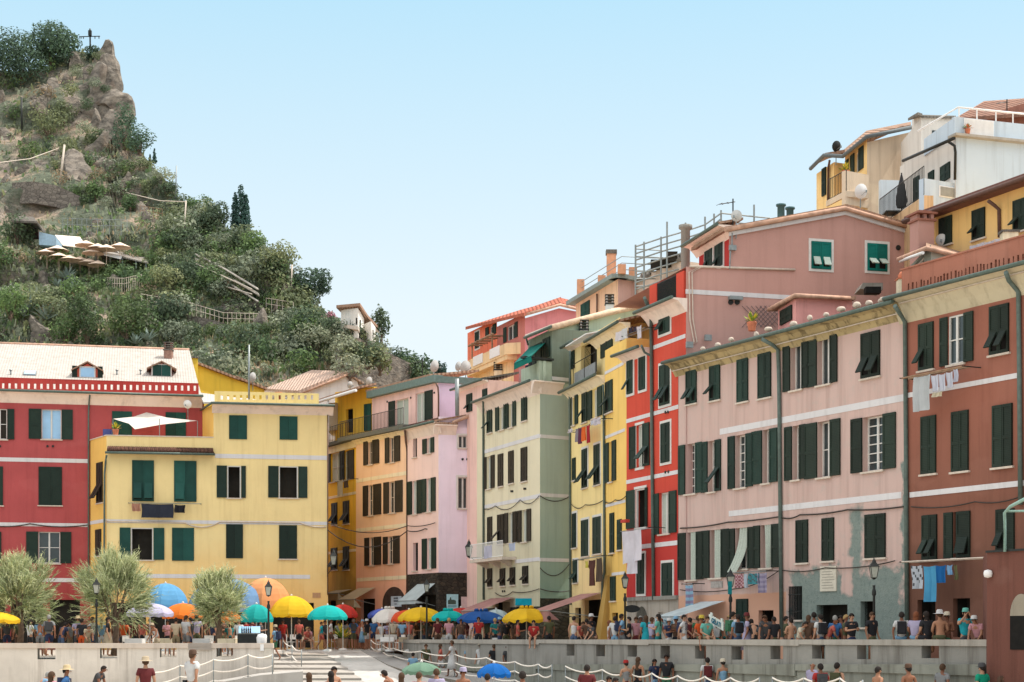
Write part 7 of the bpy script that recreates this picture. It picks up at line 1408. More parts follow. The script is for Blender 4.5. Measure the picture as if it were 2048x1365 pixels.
mb = MB(); mb.prism([f11.at(1028, 740, 2.0), f11.at(1064, 723, 2.0), f11.at(1062, 712, 2.0), f11.at(1028, 727, 2.0)], Vector((0, .05, 0))); mb.build('valance', aw_t, rt)
rs = empty('shop_sign', pt(1433, 1240, 62.6), 'white GELATI sign with blue letters hanging at an angle beside the gelato awning', 'sign'); a, c = pt(1419, 1238, 62.4), pt(1445, 1253, 61.4); h_ = .30
t3 = (c - a).normalized(); up = Vector((0, 0, 1)); mb = MB(); off = Vector((.05, .08, 0)); q = lambda k, z: a.lerp(c, k) + up * z
mb.prism([q(-.06, -h_ / 2), q(1.06, -h_ / 2), q(1.06, h_ / 2), q(-.06, h_ / 2)], off); mb.prism([q(.05, h_ / 2), q(.2, h_ / 2), q(.2, h_ / 2 + .1), q(.05, h_ / 2 + .1)], off); mb.prism([q(.85, h_ / 2), q(1.0, h_ / 2), q(1.0, h_ / 2 + .1), q(.85, h_ / 2 + .1)], off)
mb.build('sign_board', flat('sign_white', (206, 214, 206), 1.0), rs); lettering('GELATI', q(.5, -.085) + Vector((-.01, -.012, 0)), None, .24, M['signblue'], rs, t3=t3, bold=.006)
rs = empty('shop_sign', f6.at(794, 1204, .1), 'pale blue restaurant sign with three lines of writing in the arch of the peach house', 'sign'); mb = MB(); u0, u1 = f6.u(784.5), f6.u(804.5); z0, z1 = f6.z(794, 1214), f6.z(794, 1193); mb.fbox(f6, u0, u1, z0, z1, .05, .09); mb.build('sign_board', flat('sign_pale_blue', (196, 208, 222), 1.0), rs); um = (u0 + u1) / 2
lettering('GIANNI', f6.P(um, z1 - .17, .10), f6, .16, M['signink'], rs, bold=.003); lettering('FRANZI', f6.P(um, z1 - .34, .10), f6, .16, M['signink'], rs, bold=.003); lettering('trattoria', f6.P(um, z1 - .49, .10), f6, .10, M['signink'], rs)
rs = empty('poster', f8s.at(905, 1203, .05), 'pale blue framed poster with a dark rocky headland on the stone wall', 'poster'); mb = MB(); mb.fbox(f8s, f8s.u(893), f8s.u(916), f8s.z(905, 1219), f8s.z(905, 1189), .02, .05); mb.build('poster_board', flat('poster_blue', (168, 204, 212), 1.0), rs)
mb = MB(); P = lambda x, y: f8s.at(x, y, .055); mb.face([P(896, 1209), P(912, 1209), P(912, 1202), P(908, 1200), P(903, 1200), P(902, 1195), P(900, 1195), P(899, 1200), P(896, 1201)]); mb.build('headland_print', flat('print_dark', (70, 84, 76), 1), rs); mb = MB(); mb.face([f8s.at(896, 1215, .056), f8s.at(913, 1215, .056), f8s.at(913, 1210.5, .056), f8s.at(896, 1210.5, .056)]); mb.build('water_print', flat('print_water', (120, 160, 170), 1), rs)
mb = MB(); 
for x0, x1 in ((922, 942), (943, 962)): mb.fbox(f8s, f8s.u(x0), f8s.u(x1), f8s.z(940, 1217), f8s.z(940, 1194), .02, .05)
tag(mb.build('notice_board', [flat('board_pink', (206, 178, 176), 1.0)]), 'pair of pale pink notice panels on the dark stone wall', 'notice board')
mb = MB(); c_ = f15.at(1264, 1218, 1.0); 
mb.prism([c_ + Vector((math.cos(2 * math.pi * i / 16) * .34, 0, math.sin(2 * math.pi * i / 16) * .16)) for i in range(16)], Vector((0, .05, 0))); mb.tube([f15.at(1262, 1212, 0), c_ + Vector((0, 0, .16))], .015, 5); tag(mb.build('hanging_sign', [flat('sign_black', (40, 42, 42), 1)]), 'black oval hanging sign on the stone ground floor of the red house', 'sign')
mb = MB(); c_ = pt(1047, 1205, 83); mb.box(c_ - Vector((0, 0, .15)), .8, .12, .34); tag(mb.build('light_box_sign', [flat('sign_cyan', (0, 150, 176), 1.0)]), 'turquoise box sign above the golden yellow parasol', 'sign')
mb = MB()
for i, (x, y) in enumerate(((500, 1297), (529, 1296))): pass
mb.fbox(fw1, fw1.u(521), fw1.u(528), fw1.z(525, 1302), fw1.z(525, 1289), .08, .1); tag(mb.build('paper_notice', [M['white']]), 'small white paper notice at the end of the warm sea wall', 'notice')
mb = MB(); mb.fbox(fw1, fw1.u(529), fw1.u(543), fw1.z(536, 1316), fw1.z(536, 1291), .005, .03); mb.fbox(fw1, fw1.u(530), fw1.u(542), fw1.z(536, 1297), fw1.z(536, 1292), .03, .035, 1)
for k in range(4): mb.fbox(fw1, fw1.u(531), fw1.u(541), fw1.z(536, 1312 - k * 3.4), fw1.z(536, 1311 - k * 3.4), .03, .034, 2)
tag(mb.build('notice_board', [flat('board_cream', (214, 206, 192), 1.0), flat('board_green', (150, 166, 132), 1.0), M['sill']]), 'cream notice board with a green heading at the end of the warm sea wall', 'notice board')
rs = empty('shade_sail', f2.at(320, 860, -1), 'white shade sail stretched on poles over the yellow house terrace', 'shade sail'); D_ = 99.2; mb = MB(); A, B_, C_, E_ = pt(226, 838, D_), pt(293, 825, D_ + 1.2), pt(395, 842, D_ + .4), pt(270, 859, D_ - .6); md = (A + B_ + C_ + E_) / 4 + Vector((0, 0, -.1))
for a, c in ((A, E_), (E_, C_), (C_, B_), (B_, A)): mb.face([a, a.lerp(c, .5) * .8 + md * .2, md], 0, True); mb.face([a.lerp(c, .5) * .8 + md * .2, c, md], 0, True)
mb.build('canvas', cloth('sail_white', (240, 232, 222), .9), rs); mb = MB()
for a in (A, pt(319, 838, D_ - .3), C_): mb.tube([Vector((a.x, a.y, zw - .9)), a], .025, 5)
mb.build('pole', M['grey'], rs)
def pot(label, p, s=1.0, leaf='leafpot', potm='terra', blue=False):
 root = empty('potted_plant', p, label, 'potted plant'); mb = MB(); mb.lathe(p, [(.13 * s, 0), (.19 * s, .3 * s), (.2 * s, .34 * s), (.17 * s, .33 * s)], 10); mb.build('pot', M[potm], root); rnd = random.Random(int(p[0] * 100)); lf = MB(); c = Vector(p) + Vector((0, 0, .34 * s))
 for i in range(60):
  a, e = rnd.uniform(0, 6.28), rnd.uniform(.1, 1.5); d = Vector((math.cos(a) * math.cos(e), math.sin(a) * math.cos(e), math.sin(e))) * rnd.uniform(.2, .5) * s; sd = Vector((-math.sin(a), math.cos(a), 0)) * .045 * s; lf.face([c + d * .2, c + d * .7 + sd, c + d, c + d * .7 - sd], i % 2)
 lf.build('leaves', [M[leaf], M['leafpot']], root)
M['blueplastic'] = flat('blue_tub', (72, 80, 134), 1.0)
pot('yellow-leaved plant in a pot on the terrace wall corner of the yellow house', f2.P(f2.u(231), zw + .06, -.15), 1.0, 'gold'); mb = MB(); mb.box(f2.P(f2.u(214), zw + .02, -.5), .45, .35, .4, 0); tag(mb.build('tub', [M['blueplastic']]), 'blue plastic tub on the terrace wall of the yellow house', 'tub')
pot('spiky yellow-green plant on the eave of the pink house', f18.P(f18.u(1508), f18.z(1508, 668), .1) + Vector((0, 0, .1)), 1.0, 'gold'); pot('bright green plant on the hilltop balcony', f29s.P(.2, z1 if False else f29s.z(1692, 352), -.2), .9, 'gold'); pot('terracotta pot on the white roof terrace', f30s.P(f30s.u(1930), f30s.z(1930, 271), .2), .6, 'terra')
st = MB(); st.lathe((0, 0, 0), [(0, -.12), (.14, -.08), (.2, .0), (.13, .1), (0, .13)], 8); stm = st.mesh('roof_stone', flat('roof_stone', (206, 190, 174), .9, .9, .2, 6)); rr = random.Random(4); zte = f18.z(1580, 668)
for x in (1414, 1441, 1480, 1520, 1556, 1597, 1640, 1666, 1704, 1735, 1752, 1770, 1788, 1779): put('roof_stone', stm, f18.P(f18.u(x), zte + .25, rr.uniform(.1, .5)), rr.uniform(.5, .95), rr.uniform(0, 6), 'loose pale stone weighing down the slates along the pink house eave', 'stone', 'stones on the pink house eave', rr.uniform(.7, 1.0))
dm = MB(); dm.lathe((0, 0, 0), [(0, .10), (.16, .08), (.3, .0)], 14); dm.lathe((0, 0, 0), [(.3, -.01), (.16, .06), (0, .085)], 14); dme = dm.mesh('dish_bowl', M['dish'])
def dish(label, px, py, D, r=.4, rz=.6, mat=None):
 p = pt(px, py, D); root = empty('satellite_dish', p, label, 'satellite dish'); me = dme
 if mat: me = dme.copy(); me.materials.clear(); me.materials.append(mat)
 o = mesh_obj('dish', me, root); o.scale = (r / .3,) * 3; o.rotation_euler = (R(105), 0, rz); q = MB(); q.tube([p + Vector((0, .08, 0)), p + Vector((0, .15, -.9))], .025, 5); v = Vector((math.sin(rz) * .5, -math.cos(rz) * .5, 0)) * (r / .4); q.tube([p - Vector((0, 0, r * .6)), p + v + Vector((0, 0, -.1))], .012, 4); q.box(p + v - Vector((0, 0, .15)), .07, .07, .1); q.build('mount', M['grey'], root)
for lb, px, py, D, r, rz in (('round white satellite dish under the red house eave', 375, 809, 100.6, .26, -.2), ('large grey satellite dish on the tiled roof behind the penthouse', 869, 733, 104, .38, .9), ('first grey dish of the pair beside the beige base wall', 917, 733, 106, .3, .9), ('bigger grey dish of the pair beside the beige base wall', 931, 735, 105.5, .42, .7), ('dish on the white house roof', 738, 763, 118, .32, .9), ('small dish on the white house wall', 700, 770, 117, .25, .8), ('grey satellite dish on the gable of the mauve house', 1473, 432, 70.0, .24, -.5), ('grey dish on the pole beside the yellow gable', 505, 755, 116, .35, 1.0),
 ('white satellite dish with a lettered face beside the brick chimney', 1883, 480, 68.5, .24, -.3), ('dark round dish on the yellow hilltop roof', 1673, 293, 84, .27, .5), ('white dish on the terrace below the yellow hilltop house', 1722, 383, 78, .34, .4)): dish(lb, px, py, D, r, rz, M['iron'] if 'dark round' in lb else (M['white'] if 'white s' in lb or 'white dish' in lb else None))
def aerial(label, px, y0, y1, D, arms=3):
 q = MB(); a, c = pt(px, y1, D), pt(px, y0, D); q.tube([a, c], .03, 5); root = empty('aerial', a, label, 'aerial'); q.build('mast', M['iron'], root); e = MB(); b0 = c - Vector((0, 0, .15)); e.tube([b0 + Vector((-.6, -.3, -.15)), b0 + Vector((.1, .1, .05))], .018, 4)
 for k in range(arms): t_ = b0 + Vector((-.6 + .25 * k, -.3 + .14 * k, -.15 + .07 * k)); e.tube([t_ - Vector((.1, -.2, 0)), t_ + Vector((.1, -.2, 0))], .01, 4)
 e.build('antenna', M['iron'], root)
aerial('aerial mast on the mauve gable', 1466, 398, 470, 70.2, 3); aerial('thin aerial on the brown rooftop', 2014, 199, 226, 84, 0); aerial('aerial on the roof behind the penthouse', 845, 718, 752, 104, 3)
for i, (x, y) in enumerate(((1562, 418), (1580, 424))): mb = MB(); c_ = pt(x, y + 14, 74.5 + i); mb.lathe(c_, [(.16, -.3), (.16, .42), (.22, .42), (.22, .5), (0, .5)], 10); tag(mb.build('flue', [flat('flue_teal', (76, 108, 112), 1)]), ('teal metal flue on the mauve gable roof', 'thinner teal flue beside the first one on the mauve gable roof')[i], 'flue')
def wire(label, pts, r=.022, mat='cable', n=8, name='cable'):
 q = MB(); out = []
 for (a, sa), (c, sc_) in zip(pts[:-1], pts[1:]):
  for i in range(n): k = i / n; out.append(a.lerp(c, k) - Vector((0, 0, sa * 4 * k * (1 - k))))
 out.append(pts[-1][0]); q.tube(out, r, 4); return tag(q.build(name, [M[mat]]), label, 'cable')
def fw(fac, lst, d=.06): return [(fac.at(x, y, d), s) for x, y, s in lst]
wire('thick cable looping along the yellow house above the first floor shutters', fw(f2, [(213, 1043, .0), (370, 1046, .28), (440, 1044, .0), (600, 1046, .1), (652, 1054, 0)]), .04, 'sill'); wire('cable sagging along the lower string course of the red house', fw(f1, [(-20, 1052, .1), (60, 1048, .15), (178, 1050, 0)]), .03)
wire('dark cable swinging along the sage green front below its second string course', fw(f10, [(968, 1018, .1), (990, 1012, .35), (1040, 1000, .3), (1078, 992, 0)])); wire('cable crossing the dark side of the sage green house', fw(f10s, [(1080, 992, .25), (1138, 994, 0)])); wire('low cable hanging on the sage green house near the awnings', fw(f10, [(990, 1186, .2), (1025, 1184, .1), (1078, 1178, 0)])); wire('low cable on the dark side of the sage green house', fw(f10s, [(1080, 1136, .5), (1139, 1128, 0)])); wire('lowest cable on the dark side of the sage green house', fw(f10s, [(1080, 1178, .1), (1139, 1182, 0)]))
wire('cable along the pink house above the lace-curtained windows', fw(f18, [(1360, 1057, .05), (1455, 1045, .03), (1558, 1034, .1), (1600, 1030, .05), (1695, 1020, .05), (1812, 1013, 0)]), .028); wire('lower cable along the pink house under the first floor shutters', fw(f18, [(1360, 1180, .1), (1470, 1178, .15), (1560, 1140, .1), (1650, 1136, .1), (1790, 1122, 0)]), .02); wire('thin cable on the russet house', fw(f20, [(1822, 1014, .1), (1950, 1004, .1), (2040, 994, 0)]), .02); wire('cable on the cream house under its middle windows', fw(f13, [(1142, 1008, .2), (1170, 1010, .1), (1208, 1000, 0)])); wire('cable on the warm yellow house', fw(f13b, [(1210, 1004, .1), (1230, 1000, .1), (1252, 992, 0)]))
wire('overhead wire spanning from the yellow corner to the lilac house', [(f2.at(655, 1046, .1), .5), (f6.at(815, 1052, .2), .1), (f8.at(870, 1046, .1), 0)], .025); wire('second overhead wire spanning the alley to the lilac house', [(f2.at(655, 1060, .1), 1.0), (f6.at(815, 1062, .2), .1), (f8.at(850, 1058, .1), .1), (f8s.at(950, 1064, .1), 0)], .03)
def hang(label, fac, x0, x1, y0, y1, rgb, d=.5, cat='laundry', shape='sheet', k=.9, group=None, pat=None, y1b=None):
 """one cloth pegged on a line: wavy sheet from the line down"""
 fac = fac.off(d); d = 0; u0, u1 = fac.u(x0), fac.u(x1); zt = fac.z((x0 + x1) / 2, y0); zb = fac.z((x0 + x1) / 2, y1); rnd = random.Random(int(x0 * 7 + y0)); mb = MB(); n, m = 9, 8; ph = rnd.uniform(0, 6)
 zb2 = zb if y1b is None else fac.z(x1, y1b)
 def p(i, j):
  a, b_ = i / n, j / m; z_ = zt + (zb + (zb2 - zb) * a - zt) * b_; wv = .045 * math.sin(a * 11 + ph) * (.3 + b_) + .02 * math.sin(a * 23 + ph * 2); ua = u0 + (u1 - u0) * a + .02 * math.sin(b_ * 5 + ph)
  if shape == 'shirt': ua = (u0 + u1) / 2 + (ua - (u0 + u1) / 2) * (1.0 if b_ < .35 else .72)
  return fac.P(ua, z_ - .03 * math.sin(a * math.pi) * (1 - b_), d + wv)
 for i in range(n):
  for j in range(m):
   if shape == 'legs' and j > 2 and i == n // 2: continue
   mi = 0
   if pat == 'spots': mi = 1 if (i * 5 + j * 3) % 4 == 0 and j < m - 1 else 0
   elif pat == 'stripe': mi = j % 2
   elif pat == 'check': mi = (i + j) % 2
   mb.face([p(i, j + 1), p(i + 1, j + 1), p(i + 1, j), p(i, j)], mi, True)
 c2 = dict(spots=(96, 100, 104), stripe=(150, 140, 168), check=(150, 90, 96)).get(pat, rgb)
 return tag(mb.build('hanging_' + cat.replace(' ', '_') if cat != 'laundry' else 'laundry', [cloth('cloth_%d_%d' % (x0, y0), rgb, k), cloth('clothb_%d_%d' % (x0, y0), c2, k)]), label, cat, group)
def line(label, fac, x0, y0, x1, y1, d=.5, arms=True, r=.012, mat='grey'):
 q = MB(); n_ = Vector((fac.n.x, fac.n.y, 0)) * d; a, c = fac.at(x0, y0, d) - n_, fac.at(x1, y1, d) - n_; zz = (a.z + c.z) / 2; a.z = c.z = zz; n3 = Vector((fac.n.x, fac.n.y, 0)); root = empty('clothesline', a, label, 'clothesline')
 q.tube([a + n3 * d, c + n3 * d], r, 4); q.tube([a + n3 * d * .6, c + n3 * d * .6], r, 4); q.build('line', M[mat], root); q = MB()
 for e in (a, c): q = MB(); q.tube([e, e + n3 * (d + .08)], .02, 5); q.build('bracket', M['iron'], root)
line('clothesline under the flap shutters of the yellow house', f2, 257, 1006, 402, 1008, .45); hang('faded rag at the end of the yellow house clothesline', f2, 264, 281, 1007, 1023, (190, 140, 120), .45); hang('big navy towel on the yellow house clothesline', f2, 283, 347, 1008, 1036, (52, 56, 70), .45, k=1.0); hang('small black garment on the yellow house clothesline', f2, 349, 370, 1010, 1026, (44, 44, 50), .45)
line('clothesline in the alley on the narrow yellow house', f5, 672, 962, 702, 960, .5); hang('white towel in the alley on the narrow yellow house', f5, 675, 686, 961, 992, (214, 214, 210), .5); hang('dark garment beside the white alley towel', f5, 688, 697, 961, 976, (84, 74, 70), .5)
line('clothesline across the cream house under its top windows', f13, 1140, 864, 1206, 838, .5)
for i, (x0, x1, y0, y1, c, lb) in enumerate(((1137, 1143, 858, 866, (214, 206, 214), 'tiny white cloth at the start of the cream house line'), (1152, 1157, 857, 884, (150, 140, 150), 'patterned grey shirt on the cream house line'), (1158, 1162, 856, 888, (110, 60, 84), 'plum garment on the cream house line'), (1163, 1172, 853, 882, (236, 110, 50), 'bright orange towel on the cream house line'), (1173, 1180, 850, 886, (176, 44, 56), 'crimson towel on the cream house line'), (1181, 1188, 840, 850, (206, 206, 220), 'pale sock pair on the cream house line'), (1189, 1199, 836, 850, (206, 200, 214), 'lilac vest on the cream house line'))): hang(lb, f13, x0, x1, y0, y1, c, .5)
line('short clothesline low on the cream house', f13, 1148, 1120, 1206, 1112, .5); hang('long brown tunic drying low on the cream house', f13, 1177, 1192, 1120, 1172, (98, 62, 56), .5, shape='shirt'); hang('small yellow cloth low on the cream house', f13, 1171, 1176, 1122, 1136, (206, 196, 90), .5); hang('dark trousers drying beside the brown tunic', f13, 1193, 1203, 1116, 1164, (92, 78, 66), .5, shape='legs')
rs = f15; line('drying rack line on the red house top terrace', f15, 1246, 668, 1292, 660, .6)
for x0, x1, y0, y1, c, lb in ((1232, 1243, 663, 682, (226, 222, 226), 'white shirt first on the red house terrace line'), (1243, 1256, 656, 678, (220, 222, 222), 'white towel on the red house terrace line'), (1257, 1266, 654, 666, (60, 50, 62), 'black top on the red house terrace line'), (1267, 1273, 653, 664, (70, 60, 72), 'small dark garment on the red house terrace line'), (1274, 1283, 652, 677, (222, 218, 224), 'white vest last on the red house terrace line')): hang(lb, f15, x0, x1, y0, y1, c, .6)
line('clothesline across the bright red house', f15, 1240, 1061, 1300, 1058, .7); hang('large white sheet hanging in a point on the bright red house', f15, 1243, 1283, 1061, 1128, (236, 232, 240), .7, y1b=1120); hang('second fold of the large white sheet trailing lower', f15, 1256, 1273, 1118, 1148, (232, 228, 236), .68); mb = MB(); mb.fbox(f15, f15.u(1262), f15.u(1272), f15.z(1267, 1046), f15.z(1267, 1040), .3, .5); tag(mb.build('window_box', [M['flower']]), 'small red window box on the dark open window of the red house', 'window box')
line('clothesline below the lace-curtained windows of the pink house', f18, 1462, 1148, 1536, 1140, .6)
for x0, x1, y0, y1, c, pt_, lb in ((1468, 1487, 1148, 1176, (206, 170, 176), 'check', 'red checked cloth on the pink house line'), (1488, 1495, 1147, 1176, (196, 208, 220), None, 'pale blue cloth on the pink house line'), (1496, 1519, 1146, 1169, (76, 148, 158), 'spots', 'teal patterned shorts on the pink house line'), (1515, 1534, 1146, 1186, (176, 168, 190), 'stripe', 'lilac striped towel on the pink house line')): hang(lb, f18, x0, x1, y0, y1, c, .6, pat=pt_)
line('short line beside the gelato shop', f18, 1366, 1170, 1388, 1166, .5); hang('long pale blue striped towel beside the gelato awning', f18, 1370, 1386, 1170, 1220, (150, 190, 216), .5, pat='stripe')
line('wooden clothes pole across the upper russet house', f20, 1803, 752, 1928, 738, .7, r=.03, mat='wood')
for x0, x1, y0, y1, c, lb, sh in ((1826, 1861, 752, 822, (202, 208, 210), 'long white towel on the upper russet house line', 'sheet'), (1863, 1877, 750, 783, (216, 220, 232), 'white shirt beside the long white towel', 'sheet'), (1878, 1891, 748, 782, (218, 222, 234), 'white pillowcase in the middle of the russet house line', 'sheet'), (1893, 1906, 744, 776, (216, 220, 232), 'white cloth next to last on the upper russet house line', 'sheet'), (1907, 1916, 738, 764, (206, 210, 226), 'last small white cloth on the upper russet house line', 'sheet'), (1866, 1882, 784, 794, (216, 206, 180), 'cream cloth hanging below the white shirt', 'sheet')): hang(lb, f20, x0, x1, y0, y1, c, .7)
line('lower clothesline on the russet house', f20, 1803, 1126, 1972, 1114, .8, r=.025, mat='sill')
for x0, x1, y0, y1, c, pt_, lb in ((1822, 1846, 1131, 1178, (206, 212, 220), 'spots', 'white towel with dark spots on the lower russet house line'), (1846, 1872, 1132, 1204, (92, 176, 220), None, 'long sky blue towel on the lower russet house line'), (1872, 1892, 1131, 1166, (34, 110, 178), None, 'deep blue shirt on the lower russet house line'), (1894, 1905, 1130, 1150, (140, 186, 226), None, 'light blue briefs on the lower russet house line'), (1909, 1915, 1130, 1160, (120, 120, 84), None, 'olive cloth last on the lower russet house line')): hang(lb, f20, x0, x1, y0, y1, c, .8, pat=pt_)
for x0, x1, y0, y1, lb in ((1940, 1968, 488, 520, 'white sheet on the ochre house line'), (1969, 1990, 482, 512, 'second white sheet on the ochre house line'), (1991, 2022, 474, 505, 'third white sheet on the ochre house line')): hang(lb, f35, x0, x1, y0, y1, (218, 216, 228), .6)
for x0, x1, y0, y1, c, lb in ((1037, 1048, 735, 764, (206, 150, 148), 'dusty pink towel on the sage green terrace'), (1049, 1066, 728, 764, (62, 58, 76), 'dark flowered cloth on the sage green terrace')): hang(lb, f11, x0 + 0, x1, y0, y1, c, .9, pat='spots' if 'flowered' in lb else None)
bb_ = MB(); z0, z1 = f10.z(1000, 1118), f10.z(1000, 1090); bb_.fbox(f10, f10.u(967), f10.u(1033), z0 - .15, z0, -.05, .8)
for x in (976, 1000, 1022): bb_.hexa([f10.P(f10.u(x) - .1, z0 - .5, 0), f10.P(f10.u(x) + .1, z0 - .5, 0), f10.P(f10.u(x) + .1, z0 - .5, -.05), f10.P(f10.u(x) - .1, z0 - .5, -.05)], [f10.P(f10.u(x) - .1, z0 - .15, .7), f10.P(f10.u(x) + .1, z0 - .15, .7), f10.P(f10.u(x) + .1, z0 - .15, -.05), f10.P(f10.u(x) - .1, z0 - .15, -.05)])
grn.part('balcony', bb_, M['sill']); railing(grn, [f10.P(f10.u(967), z0, .76), f10.P(f10.u(1033), z0, .76)], .78, 34, 'white'); hang('white towel over the white balcony of the sage green house', f10, 969, 974, 1092, 1118, (206, 204, 222), .82); hang('second white towel on the white balcony', f10, 975, 982, 1091, 1116, (206, 204, 222), .82); hang('pale blue shirt on the white balcony', f10, 1018, 1031, 1086, 1102, (186, 194, 216), .85)
# ================================================================== people
def sk_mesh(name, nodes, edges, root, sub=1):
 """grow one continuous tapering surface over a joint skeleton"""
 ids = {k: i for i, k in enumerate(nodes)}; me = bpy.data.meshes.new(name); me.from_pydata([n[0] for n in nodes.values()], [(ids[a], ids[b]) for a, b in edges], []); o = bpy.data.objects.new(name, me); COL.objects.link(o)
 o.modifiers.new('skin', 'SKIN'); sv = me.skin_vertices[0].data
 for k, i in ids.items(): sv[i].radius = nodes[k][1]; sv[i].use_root = (k == root)
 if sub: o.modifiers.new('sub', 'SUBSURF').levels = sub
 dg = bpy.context.evaluated_depsgraph_get(); m2 = bpy.data.meshes.new_from_object(o.evaluated_get(dg)); m2.name = name; bpy.data.objects.remove(o); bpy.data.meshes.remove(me)
 m2.polygons.foreach_set('use_smooth', [True] * len(m2.polygons)); m2.materials.clear(); m2.materials.append(None); return m2
def pose(kind):
 V = Vector; J = {}
 up = dict(pel=V((0, 0, .94)), wai=V((0, .0, 1.10)), che=V((0, -.01, 1.30)), nb=V((0, .01, 1.44)), nk=V((0, 0, 1.51)), hd=V((0, -.015, 1.60)), ht=V((0, -.005, 1.68)), ch=V((0, -.055, 1.545)))
 J.update(up)
 for s, q in ((-1, 'l'), (1, 'r')):
  J['sh' + q] = V((s * .175, .01, 1.40)); J['el' + q] = V((s * .235, .04, 1.13)); J['wr' + q] = V((s * .25, -.05, .90)); J['hp' + q] = V((s * .09, 0, .88)); J['kn' + q] = V((s * .10, -.02, .49)); J['an' + q] = V((s * .10, .02, .08)); J['to' + q] = V((s * .12, -.15, .035))
 if kind == 'walk':
  J['knl'] = V((-.09, -.20, .50)); J['anl'] = V((-.09, -.24, .09)); J['tol'] = V((-.10, -.40, .05)); J['knr'] = V((.09, .08, .50)); J['anr'] = V((.09, .32, .14)); J['tor'] = V((.10, .22, .02)); J['ell'] = V((-.24, .14, 1.15)); J['wrl'] = V((-.25, .16, .92)); J['elr'] = V((.24, -.05, 1.14)); J['wrr'] = V((.23, -.24, .98))
 if kind == 'phone':
  J['elr'] = V((.23, -.03, 1.14)); J['wrr'] = V((.10, -.26, 1.20)); J['ell'] = V((-.23, -.03, 1.14)); J['wrl'] = V((-.08, -.27, 1.18))
 if kind == 'photo':
  J['elr'] = V((.26, -.18, 1.28)); J['wrr'] = V((.09, -.26, 1.52)); J['ell'] = V((-.26, -.18, 1.28)); J['wrl'] = V((-.09, -.26, 1.52))
 if kind == 'hip':
  J['elr'] = V((.36, .08, 1.18)); J['wrr'] = V((.20, .0, 1.00)); J['anl'] = V((-.16, .02, .08)); J['tol'] = V((-.20, -.14, .035))
 if kind in ('sit', 'dangle', 'knees', 'cross'):
  dz = -.82
  for k in J: J[k] = J[k] + V((0, 0, dz))
  for s, q in ((-1, 'l'), (1, 'r')):
   J['kn' + q] = V((s * .12, -.44, .12)); J['an' + q] = V((s * .11, -.46, -.32)); J['to' + q] = V((s * .12, -.62, -.37)); J['wr' + q] = V((s * .13, -.30, .20)); J['el' + q] = V((s * .24, -.06, .30))
   if kind == 'knees': J['kn' + q] = V((s * .11, -.34, .42)); J['an' + q] = V((s * .10, -.42, .02)); J['to' + q] = V((s * .11, -.58, -.03)); J['wr' + q] = V((s * .06, -.42, .40)); J['el' + q] = V((s * .22, -.20, .36))
   if kind == 'cross': J['el' + q] = V((s * .26, .05, .30)); J['wr' + q] = V((s * .24, .12, .06))
  for k in ('wai', 'che', 'nb', 'nk', 'hd', 'ht', 'ch', 'shl', 'shr'): J[k] = J[k] + V((0, -.10 * (J[k].z / .8) if kind != 'cross' else .08 * (J[k].z / .8), -.02))
 if kind == 'bend':
  for k in ('che', 'nb', 'nk', 'hd', 'ht', 'ch', 'shl', 'shr', 'ell', 'elr', 'wrl', 'wrr'):
   r = J[k] - J['wai']; r.rotate(Matrix.Rotation(R(38), 3, 'X')); J[k] = J['wai'] + r
  for q, s in (('l', -1), ('r', 1)): J['el' + q] = J['sh' + q] + V((s * .04, -.06, -.27)); J['wr' + q] = J['el' + q] + V((-s * .05, -.16, -.17))
 return J
RAD = dict(pel=(.135, .10), wai=(.118, .088), che=(.15, .10), nb=(.085, .07), nk=(.052, .055), hd=(.078, .098), ht=(.055, .068), ch=(.045, .05), sh=(.06, .06), el=(.043, .043), wr=(.028, .024), hp=(.085, .09), kn=(.056, .06), an=(.038, .042), to=(.036, .022), pa=(.036, .018))
def body(J):
 nodes = {k: (tuple(J[k]), RAD[k[:-1] if k[-1] in 'lr' and k[:-1] in RAD else k]) for k in J}
 E = [('pel', 'wai'), ('wai', 'che'), ('che', 'nb'), ('nb', 'nk'), ('nk', 'hd'), ('hd', 'ht'), ('hd', 'ch')]
 for q, s in (('l', -1), ('r', 1)):
  E += [('che', 'sh' + q), ('sh' + q, 'el' + q), ('el' + q, 'wr' + q), ('pel', 'hp' + q), ('hp' + q, 'kn' + q), ('kn' + q, 'an' + q), ('an' + q, 'to' + q)]
  w, e = J['wr' + q], J['el' + q]; d = (w - e).normalized(); side = d.cross(Vector((0, 0, 1))); side = side.normalized() if side.length > .1 else Vector((1, 0, 0)); pal = w + d * .075; nodes['pa' + q] = (tuple(pal), RAD['pa']); E.append(('wr' + q, 'pa' + q)); bendv = d.cross(side) * -.25 * s
  for f, (o, l) in enumerate(((-.033, .072), (-.011, .082), (.011, .077), (.032, .060))):
   a = pal + side * o + d * .02; m = a + d * l * .55; t = m + (d + bendv).normalized() * l * .5
   nodes['fa%d%s' % (f, q)] = (tuple(m), (.009, .009)); nodes['fb%d%s' % (f, q)] = (tuple(t), (.007, .007)); E += [('pa' + q, 'fa%d%s' % (f, q)), ('fa%d%s' % (f, q), 'fb%d%s' % (f, q))]
  th = w + d * .03 + side * -.045; tt = th + (d - side * .5).normalized() * .05; nodes['ta' + q] = (tuple(th), (.011, .011)); nodes['tb' + q] = (tuple(tt), (.008, .008)); E += [('wr' + q, 'ta' + q), ('ta' + q, 'tb' + q)]
 return sk_mesh('body', nodes, E, 'pel', 1)
def sub(J, names, edges, grow, root, name, cut=None):
 nodes = {}
 for k in names:
  base = k[:-1] if k[-1] in 'lr' and k[:-1] in RAD else k; r = RAD[base]; g = grow.get(base, .018); nodes[k] = (tuple(J[k]), (r[0] + g, r[1] + g))
 for k, (a, b_, t, r) in (cut or {}).items(): nodes[k] = (tuple(J[a].lerp(J[b_], t)), (r, r))
 return sk_mesh(name, nodes, edges, root, 1)
